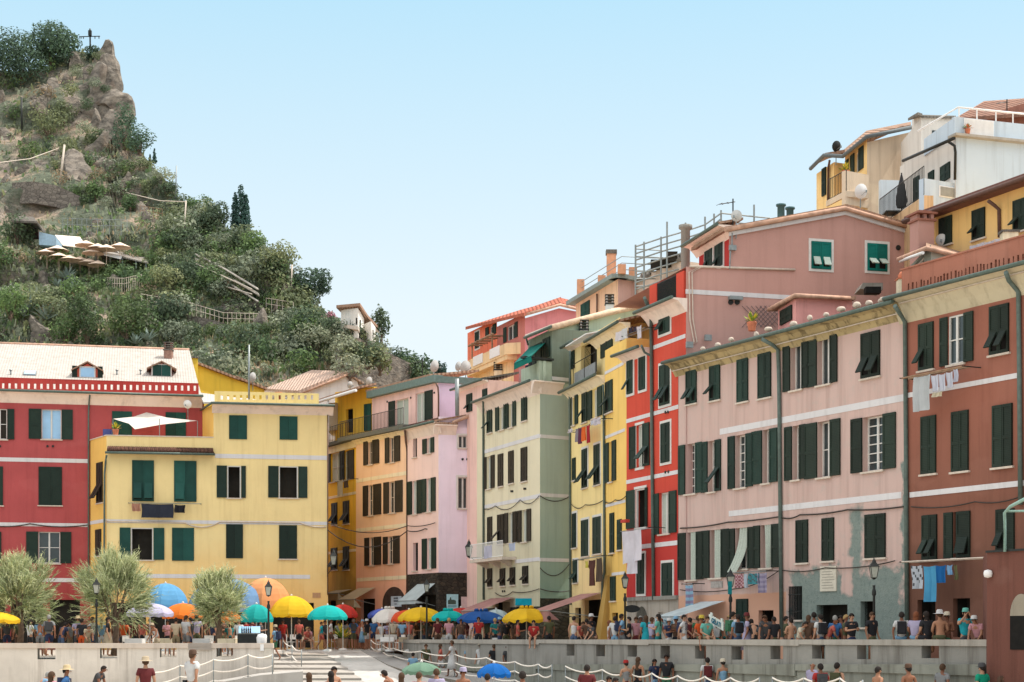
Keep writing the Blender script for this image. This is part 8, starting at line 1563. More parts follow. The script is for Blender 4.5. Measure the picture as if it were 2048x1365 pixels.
POSES = {}
def get_pose(kind):
 if kind in POSES: return POSES[kind]
 J = pose(kind); P_ = dict(J=J); P_['body'] = body(J)
 P_['tee'] = sub(J, ['pel', 'wai', 'che', 'nb', 'shl', 'shr'], [('pel', 'wai'), ('wai', 'che'), ('che', 'nb'), ('che', 'shl'), ('che', 'shr'), ('shl', 'al'), ('shr', 'ar')], dict(pel=.014, che=.036, wai=.026, nb=.010, sh=.024), 'wai', 'shirt', dict(al=('shl', 'ell', .62, .068), ar=('shr', 'elr', .62, .068)))
 P_['tank'] = sub(J, ['pel', 'wai', 'che'], [('pel', 'wai'), ('wai', 'che'), ('che', 'tp')], dict(pel=.014, che=.034, wai=.026), 'wai', 'vest', dict(tp=('che', 'nb', .6, .10)))
 lg = [('pel', 'wb'), ('pel', 'hpl'), ('pel', 'hpr')]
 P_['shorts'] = sub(J, ['pel', 'hpl', 'hpr'], lg + [('hpl', 'kl'), ('hpr', 'kr')], dict(pel=.016, hp=.018), 'pel', 'shorts', dict(wb=('pel', 'wai', .5, .128), kl=('hpl', 'knl', .78, .092), kr=('hpr', 'knr', .78, .092)))
 P_['trousers'] = sub(J, ['pel', 'hpl', 'hpr', 'knl', 'knr'], lg + [('hpl', 'knl'), ('hpr', 'knr'), ('knl', 'kl'), ('knr', 'kr')], dict(pel=.016, hp=.018, kn=.022), 'pel', 'trousers', dict(wb=('pel', 'wai', .5, .128), kl=('knl', 'anl', .9, .064), kr=('knr', 'anr', .9, .064)))
 sk = MB()
 if kind in ('sit', 'dangle', 'knees', 'cross'): P_['skirt'] = P_['shorts']
 else:
  c = J['pel']; sk.lathe((0, 0, 0), [(.125, c.z + .14), (.16, c.z), (.20, c.z - .25), (.25, c.z - .52), (.235, c.z - .52)], 14); P_['skirt'] = sk.mesh('skirt', None)
 hd = J['hd']; tl = J['ht'] - J['hd']
 def cap(name, rx, ry, rz, front, low, long_=0):
  m = MB(); N, K = 12, 7
  for i in range(N):
   for j in range(K):
    def q(ii, jj):
     a = 2 * math.pi * ii / N; fr = .5 + .5 * math.cos(a); lim = low + (front - low) * fr; e = math.pi / 2 - (math.pi / 2 - lim) * jj / K
     return hd + Vector((math.sin(a) * rx * math.cos(e), -math.cos(a) * ry * math.cos(e) + .012, .025 + rz * math.sin(e)))
    m.face([q(i, j + 1), q(i + 1, j + 1), q(i + 1, j), q(i, j)], 0, True)
  if long_:
   for i in range(7):
    x0, x1 = -.075 + .15 * i / 7, -.075 + .15 * (i + 1) / 7; f = lambda x, z, o: hd + Vector((x * (1 + .1 * (z < -.15)), .075 + o - 6 * x * x, z)); m.face([f(x0, -long_, .05), f(x1, -long_, .05), f(x1, .02, .02), f(x0, .02, .02)], 0, True); m.face([f(x1, -long_, .0), f(x0, -long_, .0), f(x0, .02, -.03), f(x1, .02, -.03)], 0, True)
  return m.mesh(name, None)
 P_['hair'] = cap('hair', .092, .112, .118, .55, -.75); P_['longhair'] = cap('long_hair', .095, .114, .12, .5, -.9, .34)
 def hatm(brim, crown, visor=0):
  m = MB(); m.lathe(hd + Vector((0, .005, 0)), [(brim, .055), (.105, .075), (.098, .075 + crown * .7), (.07, .075 + crown), (0, .08 + crown)], 14)
  if visor: m.face([hd + Vector(p) for p in ((-.08, -.08, .07), (-.06, -.19, .055), (.06, -.19, .055), (.08, -.08, .07))])
  return m.mesh('hat', None)
 P_['sunhat'] = hatm(.21, .11); P_['cap'] = hatm(.112, .10, 1)
 m = MB(); f = hd + Vector((0, -.098, 0))
 for s in (-1, 1): m.box(f + Vector((s * .032, .012, .006)), .026, .01, .013); m.box(f + Vector((s * .032, .01, .026)), .034, .01, .006); m.box(hd + Vector((s * .083, .01, -.02)), .014, .035, .05, 0, 1)
 m.box(f + Vector((0, .006, -.052)), .042, .01, .009, 0, 2); m.prism([f + Vector((-.013, .01, -.022)), f + Vector((.013, .01, -.022)), f + Vector((0, .004, .016))], Vector((0, -.022, -.003)), 1); P_['face'] = m.mesh('face', [None, None, None])
 m = MB(); c = J['che']; m.box(c + Vector((0, .17, -.26)), .28, .15, .40); m.box(c + Vector((0, .26, -.22)), .2, .05, .22); 
 for s in (-1, 1): m.tube([c + Vector((s * .09, .10, .12)), c + Vector((s * .10, -.10, .10)), c + Vector((s * .12, -.12, -.12)), c + Vector((s * .13, .08, -.2))], .016, 4)
 P_['backpack'] = m.mesh('backpack', None)
 m = MB(); m.tube([c + Vector((-.13, .02, .13)), c + Vector((0, -.13, -.05)), J['pel'] + Vector((.17, -.04, .03))], .012, 4); m.box(J['pel'] + Vector((.2, 0, -.12)), .09, .2, .17); P_['bag'] = m.mesh('shoulder_bag', None)
 POSES[kind] = P_; return P_
PAL = dict(white=(228, 226, 224), black=(46, 46, 50), navy=(58, 66, 96), blue=(70, 120, 176), skyblue=(140, 182, 212), grey=(150, 150, 150), darkgrey=(84, 84, 86), red=(186, 52, 48), maroon=(116, 48, 50), orange=(226, 96, 44), yellow=(222, 196, 80), olive=(96, 98, 70), green=(70, 124, 90), teal=(40, 130, 130), turquoise=(48, 186, 200), mint=(120, 196, 180), pink=(220, 160, 168), coral=(216, 110, 96), lavender=(190, 180, 208), beige=(206, 186, 156), brown=(104, 78, 62), khaki=(150, 134, 104), cream=(228, 214, 190), denim=(92, 110, 140), emerald=(20, 168, 132), straw=(224, 200, 156), bare=None)
SKIN = [(206, 156, 126), (190, 138, 108), (172, 118, 90), (150, 100, 76)]; HAIR = dict(dark=(48, 40, 36), brown=(92, 68, 50), fair=(190, 156, 104), grey=(170, 166, 160), red=(140, 84, 56))
def pm(rgb, nm): return flat(nm, tuple(rgb), .64, .85, .1, 7)
SKM = [flat('skin_%d' % i, c, .66, .6, .06, 5) for i, c in enumerate(SKIN)]; EYE = flat('eye_dark', (44, 36, 32), .8); LIP = flat('lip', (160, 90, 80), .8)
def add(root, name, me, mats):
 o = bpy.data.objects.new(name, me); COL.objects.link(o); o.parent = root
 while len(me.materials) < len(mats): me.materials.append(None)
 for i, mt in enumerate(mats): o.material_slots[i].link = 'OBJECT'; o.material_slots[i].material = mt
 return o
USED = {}
PH = dict(stand='standing', walk='walking', phone='standing with hands together', photo='standing with both hands raised to the face', hip='standing with one hand on the hip', sit='sitting', dangle='sitting with legs hanging down', knees='sitting with knees drawn up', cross='sitting and leaning back', bend='bending forward')
def person(px, D, kind, rot, top, bottom, head='dark', place='', z=PZ, h=1.7, sk=1, extra=None, group=None, bt='shorts', tt='tee'):
 P_ = get_pose(kind); s = h / 1.74; root = empty('person', (gx(px, D), D, z)); root.rotation_euler[2] = R(rot); root.scale = (s, s, s); skm = SKM[sk % 4]
 add(root, 'body', P_['body'], [skm]); add(root, 'face', P_['face'], [EYE, skm, LIP])
 hat = None; hair = head
 if '+' in head: hair, hat = head.split('+')
 long_ = hair.startswith('long'); hc = hair.replace('long', '') or 'dark'
 if hair != 'bald': add(root, 'hair', P_['longhair' if long_ else 'hair'], [pm(HAIR[hc], 'hair_' + hc)])
 if hat: kind_, hcol = hat.split('_'); add(root, 'hat', P_[kind_], [pm(PAL[hcol], 'hat_' + hcol)])
 if top != 'bare': add(root, 'shirt' if tt == 'tee' else 'vest', P_[tt], [pm(PAL[top], 'cloth_' + top)])
 add(root, bt, P_[bt], [pm(PAL[bottom], 'cloth_' + bottom)])
 if extra: ek, ec = extra.split('_'); add(root, ek, P_[ek], [pm(PAL[ec], 'cloth_' + ec)])
 tw = 'bare-chested person' if top == 'bare' else f"person in a {top} {'top' if tt == 'tee' else 'vest'}"
 hw = (f", {hcol} {'cap' if kind_ == 'cap' else 'sun hat'}" if hat else '')
 bw = f" and {bottom} {bt}" if top != 'bare' else f" in {bottom} {bt}"
 lb = f"{tw}{bw}{hw}, {PH[kind].split(' with')[0].split(' and')[0]} {place}".replace('darkgrey', 'dark grey').replace('skyblue', 'sky blue')
 if len(lb.split()) > 15: lb = f"{tw}{hw or bw} {place}".replace('darkgrey', 'dark grey').replace('skyblue', 'sky blue')
 if lb in USED:
  hx = {'dark': 'dark-haired', 'brown': 'brown-haired', 'fair': 'fair-haired', 'grey': 'grey-haired', 'red': 'red-haired', 'bald': 'bald'}[hc if hair != 'bald' else 'bald']; lb = lb.replace('person', hx + ' person', 1)
  base_ = lb; n_ = 0
  while lb in USED:
   lb = base_.replace('person', ('taller ', 'shorter ', 'second ', 'third ', 'fourth ')[n_ % 5] + 'person', 1); n_ += 1
 USED[lb] = 1; tag(root, lb, 'person', group)
 return root
def w2d(px):
 for (a, da), (b_, db) in zip(W2P[:-1], W2P[1:]):
  if px <= b_: return da + (db - da) * (px - a) / (b_ - a)
 return W2P[-1][1]
def w2top(px): return CZ - (1279.5 - HY) / F * w2d(px)
for px, D, k, r, t_, bo, hd_, h_, kw in (
 (14, 74, 'stand', 30, 'darkgrey', 'navy', 'dark', 1.7, {}), (80, 73, 'bend', 200, 'skyblue', 'grey', 'brown', 1.68, {}), (98, 72.6, 'walk', 190, 'grey', 'navy', 'grey', 1.78, dict(extra='backpack_darkgrey')), (90, 75, 'phone', 120, 'yellow', 'teal', 'fair', 1.6, {}), (122, 72.8, 'bend', 150, 'navy', 'denim', 'dark', 1.55, {}), (140, 74, 'stand', 250, 'grey', 'khaki', 'dark', 1.5, {}), (156, 73, 'phone', 20, 'lavender', 'darkgrey', 'brown+sunhat_straw', 1.7, {}), (164, 72.7, 'stand', 170, 'black', 'orange', 'dark', 1.62, dict(bt='trousers')),
 (185, 74, 'stand', 80, 'white', 'denim', 'brown', 1.7, {}), (175, 72.7, 'bend', 30, 'beige', 'khaki', 'grey', 1.45, {}), (203, 75, 'phone', 200, 'skyblue', 'white', 'longfair', 1.6, {}), (216, 72.8, 'stand', 100, 'black', 'beige', 'longdark', 1.68, dict(bt='skirt')), (248, 76, 'stand', 0, 'orange', 'black', 'dark', 1.6, {}), (268, 78, 'stand', 40, 'maroon', 'black', 'dark', 1.6, {}), (285, 79, 'phone', 160, 'coral', 'black', 'longbrown', 1.65, {}),
 (314, 72.6, 'bend', 320, 'white', 'beige', 'brown+cap_beige', 1.5, dict(tt='tank')), (352, 72.8, 'stand', 180, 'beige', 'khaki', 'dark', 1.66, {}), (372, 73.2, 'stand', 150, 'white', 'grey', 'brown', 1.76, {}), (381, 75, 'phone', 250, 'black', 'navy', 'dark', 1.68, {}), (393, 76, 'stand', 200, 'lavender', 'olive', 'dark', 1.8, {}), (335, 77, 'phone', 20, 'pink', 'black', 'longdark', 1.6, {}), (412, 78, 'stand', 90, 'brown', 'black', 'dark', 1.6, {}), (460, 74, 'bend', 200, 'teal', 'black', 'dark', 1.5, {}), (478, 77, 'stand', 20, 'white', 'black', 'brown', 1.62, {}), (492, 80, 'phone', 300, 'red', 'black', 'dark', 1.66, {}), (37, 75, 'stand', 220, 'olive', 'brown', 'dark', 1.6, {}), (60, 77, 'phone', 140, 'white', 'black', 'longdark', 1.6, {}), (232, 77, 'stand', 160, 'maroon', 'denim', 'dark', 1.72, {}), (426, 80, 'stand', 140, 'navy', 'black', 'dark', 1.7, {}), (448, 82, 'phone', 60, 'brown', 'olive', 'dark', 1.7, {}), (300, 84, 'stand', 200, 'brown', 'black', 'dark', 1.7, {}), (505, 84, 'stand', 0, 'maroon', 'brown', 'brown', 1.7, {}), (522, 83, 'phone', 80, 'darkgrey', 'navy', 'grey', 1.65, {})):
 person(px, D, k, r, t_, bo, hd_, 'behind the warm sea wall', PZ, h_, int(px) % 3, **kw)
for px, D, k, r, t_, bo, hd_, h_, pl, kw in (
 (551, 84, 'walk', 250, 'skyblue', 'green', 'dark+cap_beige', 1.72, 'past the end of the warm sea wall', dict(extra='backpack_navy', z=-.3)), (598, 96, 'stand', 200, 'coral', 'black', 'brown', 1.72, 'below the bright yellow parasol', {}), (566, 94, 'stand', 20, 'red', 'maroon', 'dark', 1.7, 'behind the steps railing', {}), (612, 97.2, 'sit', 60, 'coral', 'brown', 'fair', 1.7, 'at the white table', dict(z=.5)), (622, 97.5, 'sit', 300, 'pink', 'beige', 'brown', 1.7, 'at the white table', dict(z=.5)), (643, 97.8, 'walk', 100, 'turquoise', 'coral', 'brown', 1.62, 'under the turquoise parasol', {}), (662, 97, 'walk', 95, 'white', 'brown', 'brown', 1.76, 'under the turquoise parasol', {}), (650, 98.6, 'stand', 60, 'darkgrey', 'black', 'dark', 1.7, 'behind the turquoise parasol pole', {}), (677, 99.5, 'stand', 200, 'grey', 'black', 'dark', 1.66, 'beside the planter', {}),
 (707, 95.5, 'walk', 190, 'blue', 'olive', 'grey', 1.78, 'at the top of the slipway', dict(extra='backpack_darkgrey')), (725, 98.4, 'stand', 120, 'white', 'skyblue', 'fair+cap_skyblue', 1.7, 'at the top of the slipway', dict(bt='skirt', tt='tank')), (734, 97.2, 'photo', 240, 'black', 'white', 'brown+cap_white', 1.74, 'at the top of the slipway', dict(extra='bag_olive')), (747, 100, 'stand', 200, 'blue', 'navy', 'dark+cap_cream', 1.82, 'beside the cream white parasol', {}), (716, 101, 'stand', 150, 'coral', 'maroon', 'longbrown', 1.66, 'in the mouth of the alley', {}), (694, 102, 'walk', 180, 'grey', 'navy', 'dark', 1.7, 'in the mouth of the alley', {}), (702, 104, 'stand', 0, 'white', 'black', 'longdark', 1.62, 'in the mouth of the alley', {})):
 kw = dict(kw); z_ = kw.pop('z', PZ); person(px, D, k, r, t_, bo, hd_, pl, z_, h_, int(px) % 3, **kw)
for i, (px, t_, bo, hd_, k, r) in enumerate(((763, 'white', 'black', 'dark', 'stand', 180), (786, 'cream', 'khaki', 'brown', 'stand', 20), (795, 'white', 'brown', 'dark', 'walk', 90), (805, 'skyblue', 'navy', 'grey', 'stand', 160), (818, 'coral', 'black', 'bald', 'stand', 0), (832, 'brown', 'black', 'dark', 'phone', 60), (862, 'darkgrey', 'black', 'dark', 'stand', 200), (881, 'skyblue', 'grey', 'longdark', 'bend', 40), (898, 'pink', 'white', 'fair', 'phone', 180), (908, 'grey', 'brown', 'dark', 'stand', 90), (922, 'brown', 'denim', 'dark', 'stand', 10), (933, 'maroon', 'white', 'longbrown', 'phone', 300), (949, 'blue', 'white', 'brown', 'walk', 80), (957, 'red', 'black', 'dark', 'stand', 0), (975, 'olive', 'black', 'dark', 'stand', 140), (1000, 'darkgrey', 'navy', 'dark+cap_skyblue', 'phone', 250), (1012, 'black', 'olive', 'dark', 'stand', 20), (1026, 'brown', 'brown', 'longdark', 'stand', 180), (1036, 'coral', 'black', 'dark', 'phone', 90), (1098, 'olive', 'black', 'dark', 'stand', 200), (875, 'maroon', 'brown', 'brown', 'stand', 210), (990, 'teal', 'black', 'fair', 'stand', 200), (848, 'olive', 'denim', 'grey', 'stand', 100), (775, 'lavender', 'black', 'longfair', 'phone', 30))):
 person(px, max(w2d(px) + 1.2 + (i * 7 % 5) * .9, 78), k, r, t_, bo, hd_, 'under the parasols by the stone house' if px < 960 else 'under the parasols by the green house', PZ, 1.6 + .035 * (i * 5 % 6), i)
for i, (px, dd, k, r, t_, bo, hd_, h_, kw) in enumerate((
 (1148, .8, 'stand', 150, 'white', 'denim', 'dark', 1.72, dict(tt='tank')), (1161, 1.2, 'bend', 20, 'coral', 'black', 'brown', 1.6, {}), (1173, .8, 'phone', 200, 'brown', 'black', 'dark', 1.6, {}), (1182, 1.5, 'stand', 40, 'black', 'khaki', 'brown+cap_white', 1.78, {}), (1189, .7, 'bend', 300, 'darkgrey', 'brown', 'dark', 1.55, {}), (1219, 1.0, 'stand', 80, 'white', 'pink', 'longred', 1.52, {}), (1230, .8, 'stand', 160, 'white', 'skyblue', 'dark', 1.68, {}), (1243, 1.2, 'walk', 100, 'skyblue', 'grey', 'dark', 1.78, dict(extra='backpack_navy')), (1258, 1.6, 'phone', 260, 'black', 'black', 'dark', 1.66, {}), (1272, 2.4, 'stand', 20, 'pink', 'maroon', 'brown', 1.66, {}), (1292, 1.4, 'stand', 200, 'turquoise', 'turquoise', 'longbrown', 1.7, dict(bt='skirt')), (1304, 1.0, 'phone', 120, 'lavender', 'denim', 'brown', 1.62, {}), (1317, .8, 'phone', 240, 'mint', 'teal', 'longdark', 1.74, {}), (1311, 2.2, 'bend', 40, 'coral', 'black', 'red', 1.7, {}), (1338, .8, 'phone', 30, 'navy', 'white', 'dark+cap_white', 1.55, {}), (1352, 1.1, 'phone', 320, 'brown', 'black', 'brown+cap_skyblue', 1.62, {}), (1368, .8, 'walk', 70, 'white', 'white', 'dark', 1.70, dict(extra='backpack_navy')), (1380, 2.2, 'stand', 200, 'maroon', 'black', 'dark', 1.6, {}), (1415, 1.8, 'stand', 150, 'red', 'black', 'dark', 1.62, {}), (1434, 1.0, 'stand', 330, 'white', 'teal', 'longfair', 1.55, {}), (1447, 1.4, 'bend', 200, 'teal', 'black', 'dark', 1.5, {}), (1466, 1.2, 'stand', 120, 'white', 'navy', 'dark', 1.78, dict(extra='backpack_green')), (1476, .8, 'stand', 190, 'skyblue', 'denim', 'dark', 1.68, dict(extra='backpack_black')), (1494, .8, 'stand', 260, 'lavender', 'lavender', 'brown+cap_maroon', 1.70, dict(bt='skirt')), (1510, 1.0, 'bend', 200, 'black', 'black', 'dark', 1.62, {}), (1524, .8, 'phone', 160, 'darkgrey', 'teal', 'dark', 1.45, {}), (1536, 1.0, 'bend', 330, 'darkgrey', 'black', 'brown', 1.75, {}), (1548, .8, 'stand', 200, 'black', 'olive', 'dark', 1.58, {}), (1582, .8, 'phone', 200, 'bare', 'navy', 'dark', 1.52, {}), (1599, .7, 'bend', 40, 'cream', 'black', 'dark', 1.5, {}), (1617, .9, 'stand', 150, 'brown', 'brown', 'longbrown', 1.62, {}), (1628, 1.4, 'stand', 180, 'grey', 'olive', 'dark', 1.72, {}), (1641, .8, 'stand', 200, 'white', 'denim', 'dark', 1.64, dict(extra='backpack_black')), (1655, 1.0, 'bend', 90, 'coral', 'brown', 'red', 1.55, {}), (1670, 1.3, 'stand', 170, 'blue', 'green', 'grey', 1.6, {}), (1692, 1.1, 'phone', 60, 'olive', 'brown', 'fair', 1.62, {}), (1703, .7, 'phone', 20, 'black', 'navy', 'dark', 1.66, {}), (1744, 1.4, 'stand', 30, 'black', 'olive', 'brown', 1.7, {}), (1396, 2.6, 'stand', 190, 'green', 'black', 'brown', 1.66, {}), (1281, 3.0, 'stand', 0, 'darkgrey', 'navy', 'grey', 1.7, {}), (1458, 2.6, 'stand', 300, 'grey', 'brown', 'fair', 1.66, {}), (1572, 2.0, 'stand', 90, 'olive', 'darkgrey', 'dark', 1.6, {}), (1682, 2.0, 'phone', 300, 'maroon', 'navy', 'dark', 1.6, {}), (1894, .9, 'phone', 330, 'bare', 'green', 'grey+cap_cream', 1.64, {}), (1931, .8, 'photo', 0, 'turquoise', 'darkgrey', 'brown+cap_mint', 1.74, {}), (1957, .7, 'bend', 320, 'pink', 'brown', 'grey+cap_white', 1.62, {}))):
 person(px, w2d(px) + dd, k, r, t_, bo, hd_, 'near the ' + ('cream house' if px < 1210 else 'yellow buttress' if px < 1252 else 'red house' if px < 1360 else 'gelato shop' if px < 1465 else 'peach shop front' if px < 1575 else 'peeling grey plaster' if px < 1800 else 'russet house'), PZ, h_, i, **kw)
for px, k, r, t_, bo, hd_, kw in ((1068, 'dangle', -10, 'red', 'darkgrey', 'dark', {}), (1402, 'dangle', 5, 'orange', 'olive', 'fair+cap_yellow', {}), (1412, 'dangle', 20, 'mint', 'khaki', 'brown', {}), (1803, 'cross', 170, 'white', 'skyblue', 'dark', dict(extra='backpack_black')), (1830, 'sit', 150, 'lavender', 'skyblue', 'longred', {}), (1856, 'sit', 200, 'black', 'black', 'longdark', {}), (1881, 'sit', 180, 'bare', 'olive', 'brown+sunhat_white', {})):
 person(px, w2d(px) + (.12 if r < 100 else .25), k, r, t_, bo, hd_, 'on top of the long sea wall', w2top(px) - .03, 1.72, int(px), **kw)
def qd(y, z): return (CZ - z) * F / (y - HY)
for i, (px, yh, h_, k, r, t_, bo, hd_, pl, kw) in enumerate((
 (78, 1344, 1.6, 'bend', 120, 'skyblue', 'denim', 'grey', 'on the quay below the warm wall', {}), (103, 1343, 1.66, 'walk', 150, 'pink', 'white', 'longbrown', 'on the quay below the warm wall', {}), (133, 1333, 1.74, 'walk', 100, 'blue', 'khaki', 'dark+sunhat_straw', 'on the quay below the warm wall', dict(extra='backpack_navy')), (190, 1332, 1.7, 'bend', 80, 'darkgrey', 'black', 'dark', 'on the quay below the warm wall', {}), (291, 1316, 1.76, 'stand', 200, 'maroon', 'olive', 'brown+sunhat_beige', 'on the low walk below the warm wall', dict(z=-1.35)), (385, 1302, 1.7, 'walk', 150, 'white', 'beige', 'brown+cap_brown', 'on the low walk below the warm wall', dict(z=-1.05, extra='bag_black')), (520, 1344, 1.5, 'knees', 180, 'bare', 'navy', 'dark', 'on the edge of the low walk', {}), (618, 1345, 1.6, 'stand', 200, 'bare', 'black', 'longbrown', 'in front of the steps', {}), (668, 1333, 1.7, 'phone', 40, 'bare', 'maroon', 'dark', 'in front of the steps', {}), (662, 1342, 1.62, 'stand', 200, 'bare', 'darkgrey', 'longdark', 'in front of the steps', {}),
 (788, 1341, 1.72, 'bend', 250, 'bare', 'olive', 'dark', 'beside the faded green beach parasol', {}), (803, 1345, 1.6, 'stand', 170, 'bare', 'brown', 'longbrown', 'beside the faded green beach parasol', {}), (838, 1344, 1.62, 'phone', 160, 'coral', 'black', 'brown', 'under the faded green beach parasol', {}), (873, 1337, 1.7, 'stand', 190, 'lavender', 'beige', 'brown', 'beside the faded green beach parasol', {}), (926, 1337, 1.68, 'phone', 20, 'bare', 'maroon', 'dark+cap_lavender', 'below the roped walkway', {}), (1045, 1342, 1.74, 'stand', 180, 'bare', 'orange', 'dark', 'below the roped walkway', {}), (975, 1347, 1.6, 'stand', 170, 'bare', 'maroon', 'dark', 'under the bright blue beach parasol', {}),
 (1174, 1329, 1.76, 'stand', 170, 'maroon', 'olive', 'dark', 'below the long wall', {}), (1218, 1352, 1.5, 'stand', 20, 'black', 'black', 'dark', 'below the long wall', {}), (1231, 1355, 1.5, 'stand', 60, 'brown', 'navy', 'dark', 'below the long wall', {}), (1252, 1322, 1.62, 'phone', 200, 'grey', 'maroon', 'dark+cap_red', 'below the long wall', dict(tt='tank')), (1276, 1314, 1.76, 'stand', 150, 'black', 'black', 'longbrown', 'below the long wall', dict(tt='tank')), (1309, 1318, 1.66, 'stand', 30, 'navy', 'skyblue', 'longdark', 'below the long wall', {}), (1333, 1308, 1.84, 'stand', 340, 'black', 'green', 'dark', 'below the long wall', {}), (1415, 1315, 1.76, 'stand', 180, 'white', 'denim', 'dark', 'below the long wall', dict(extra='backpack_maroon')), (1446, 1316, 1.7, 'stand', 190, 'skyblue', 'black', 'dark+cap_cream', 'below the long wall', dict(tt='tank')), (1625, 1323, 1.74, 'walk', 130, 'lavender', 'grey', 'bald', 'below the long wall', dict(extra='bag_navy')), (1641, 1327, 1.74, 'stand', 190, 'red', 'darkgrey', 'dark', 'below the long wall', dict(extra='backpack_darkgrey')), (1674, 1325, 1.76, 'walk', 150, 'bare', 'navy', 'dark', 'below the long wall', dict(extra='backpack_olive')), (1756, 1333, 1.7, 'walk', 120, 'bare', 'white', 'dark', 'below the long wall', {}), (1817, 1330, 1.74, 'stand', 200, 'bare', 'black', 'dark+cap_brown', 'below the long wall', {}), (1885, 1326, 1.74, 'walk', 140, 'grey', 'olive', 'brown', 'below the long wall', dict(extra='bag_navy')), (1964, 1322, 1.76, 'stand', 210, 'emerald', 'teal', 'dark+cap_darkgrey', 'below the long wall', {}), (2010, 1330, 1.7, 'phone', 20, 'brown', 'black', 'bald', 'beside the russet harbour block', {}))):
 kw = dict(kw); z_ = kw.pop('z', QZ); zt_ = z_ + (h_ if k not in ('bend', 'knees') else h_ * (.93 if k == 'bend' else .53)); D_ = qd(yh, zt_); D_ = min(D_, (66.3 if z_ > QZ else 69.5) if px < 560 else w2d(px) - 1.0)
 person(px, D_, k, r, t_, bo, hd_, pl, z_, h_, i, **kw)
wz = lambda px: (.06, -.12, -.35, -.6, -.8, -1.0, -1.4)[0]
for i, (px, yf, yh, k, r, t_, bo, hd_, kw) in enumerate(((826, 1345, 1305, 'stand', 180, 'skyblue', 'denim', 'dark', {}), (852, 1330, 1288, 'stand', 20, 'olive', 'black', 'brown', {}), (881, 1335, 1288, 'walk', 100, 'coral', 'white', 'longbrown', dict(extra='bag_white')), (904, 1342, 1281, 'walk', 250, 'white', 'white', 'brown', dict(bt='skirt')), (936, 1335, 1289, 'stand', 60, 'skyblue', 'black', 'dark', {}), (961, 1340, 1287, 'hip', 330, 'white', 'white', 'brown+sunhat_cream', {}), (988, 1342, 1289, 'phone', 200, 'black', 'brown', 'brown', {}), (1015, 1342, 1290, 'stand', 40, 'darkgrey', 'olive', 'dark', {}))):
 D_ = {826: 82, 852: 84.5, 881: 83, 904: 77.5, 936: 81.5, 961: 80, 988: 78.5, 1015: 77.5}[px]; h_ = 1.7; z_ = CZ - (yh - HY) / F * D_ - h_
 person(px, D_, k, r, t_, bo, hd_, 'on the roped walkway', z_, h_, i, **kw)
def table(label, px, D, mat, w_=.75, cl=True):
 p = Vector((gx(px, D), D, PZ)); root = empty('cafe_table', p, label, 'table', 'café tables under the parasols'); q = MB(); q.box(p + Vector((0, 0, .72)), w_, w_, .03)
 if cl: q.box(p + Vector((0, 0, .5)), w_ * .99, w_ * .99, .22)
 q.build('tabletop', mat, root)
 for sx in (-1, 1):
  for sy in (-1, 1): e = MB(); e.tube([p + Vector((sx * w_ * .42, sy * w_ * .42, 0)), p + Vector((sx * w_ * .42, sy * w_ * .42, .72))], .02, 4); e.build('leg', M['grey'], root)
def chair_proto():
 root = empty('cafe_chair', (0, 0, 0)); m_ = M['trim']
 q = MB(); q.box((0, 0, .44), .42, .42, .03); q.build('seat', m_, root); q = MB(); q.box((0, .2, .6), .42, .03, .28); q.build('backrest', m_, root)
 for sx in (-.18, .18):
  for sy, h in ((-.18, .44), (.2, .88)): e = MB(); e.tube([(sx, sy, 0), (sx, sy, h)], .018, 4); e.build('leg', m_, root)
 return root
CH = None
def chair(px, D, rz, label, grp):
 global CH
 if CH is None: CH = chair_proto(); r = CH; kids = []
 else:
  r = CH.copy(); COL.objects.link(r)
  for c in list(CH.children): k = c.copy(); COL.objects.link(k); k.parent = r
 r.location = (gx(px, D), D, PZ); r.rotation_euler[2] = rz; return tag(r, label, 'chair', grp)
for i, (px, D) in enumerate(((270, 74.5), (330, 74.8), (405, 74.2), (455, 73.5), (480, 74.6), (615, 98.6), (775, 93), (812, 91), (880, 88), (930, 86.5), (1000, 82))): table(('table with a pale cloth under the parasols in front of the red and yellow houses' if px < 540 else 'table with a pale cloth at the top of the steps' if px < 700 else 'table with a pale cloth under the parasols beside the walkway'), px, D, [M['white'], M['cream']][i % 2])
for i, (px, D, rz) in enumerate(((258, 75, 1), (285, 75, -1), (318, 75.4, 1.2), (345, 75, -1.4), (420, 75, .4), (468, 74, -2), (568, 96.5, .3), (583, 96.8, -.4), (602, 98.2, 1.5), (630, 98.4, -1.5), (672, 99, .6), (760, 96, .3), (768, 95, -.8), (790, 93.5, .5), (800, 92, -1), (826, 90.5, 1), (895, 88, 2), (918, 87.5, -1), (945, 86, 1), (985, 83.5, .2), (1015, 82.5, -1.3))): chair(px, D, rz, ('white café chair on the piazza in front of the red and yellow houses' if px < 540 else 'white café chair at the top of the steps' if px < 700 else 'white café chair under the parasols beside the walkway'), 'white café chairs on the piazza')
root = empty('drinks_counter', (gx(505, 73), 73, PZ), 'steel drinks counter with bottles at the end of the warm sea wall', 'counter'); q = MB(); q.box((gx(500, 73), 73, PZ), 1.0, .5, .95); q.box((gx(500, 73), 73, PZ + .95), 1.1, .55, .04, 0, 1); q.build('body', [M['darkmetal'] if 'darkmetal' in M else M['iron'], M['grey']], root); q = MB(); q.hexa([(gx(478, 72.9), 72.8, PZ + 1.0), (gx(521, 72.9), 72.8, PZ + 1.0), (gx(521, 73.2), 73.2, PZ + 1.0), (gx(478, 73.2), 73.2, PZ + 1.0)], [(gx(476, 72.9), 73.1, PZ + 1.28), (gx(519, 72.9), 73.1, PZ + 1.28), (gx(519, 73.2), 73.25, PZ + 1.28), (gx(476, 73.2), 73.25, PZ + 1.28)]); q.build('glass_front', M['glasspaintedsky'], root)
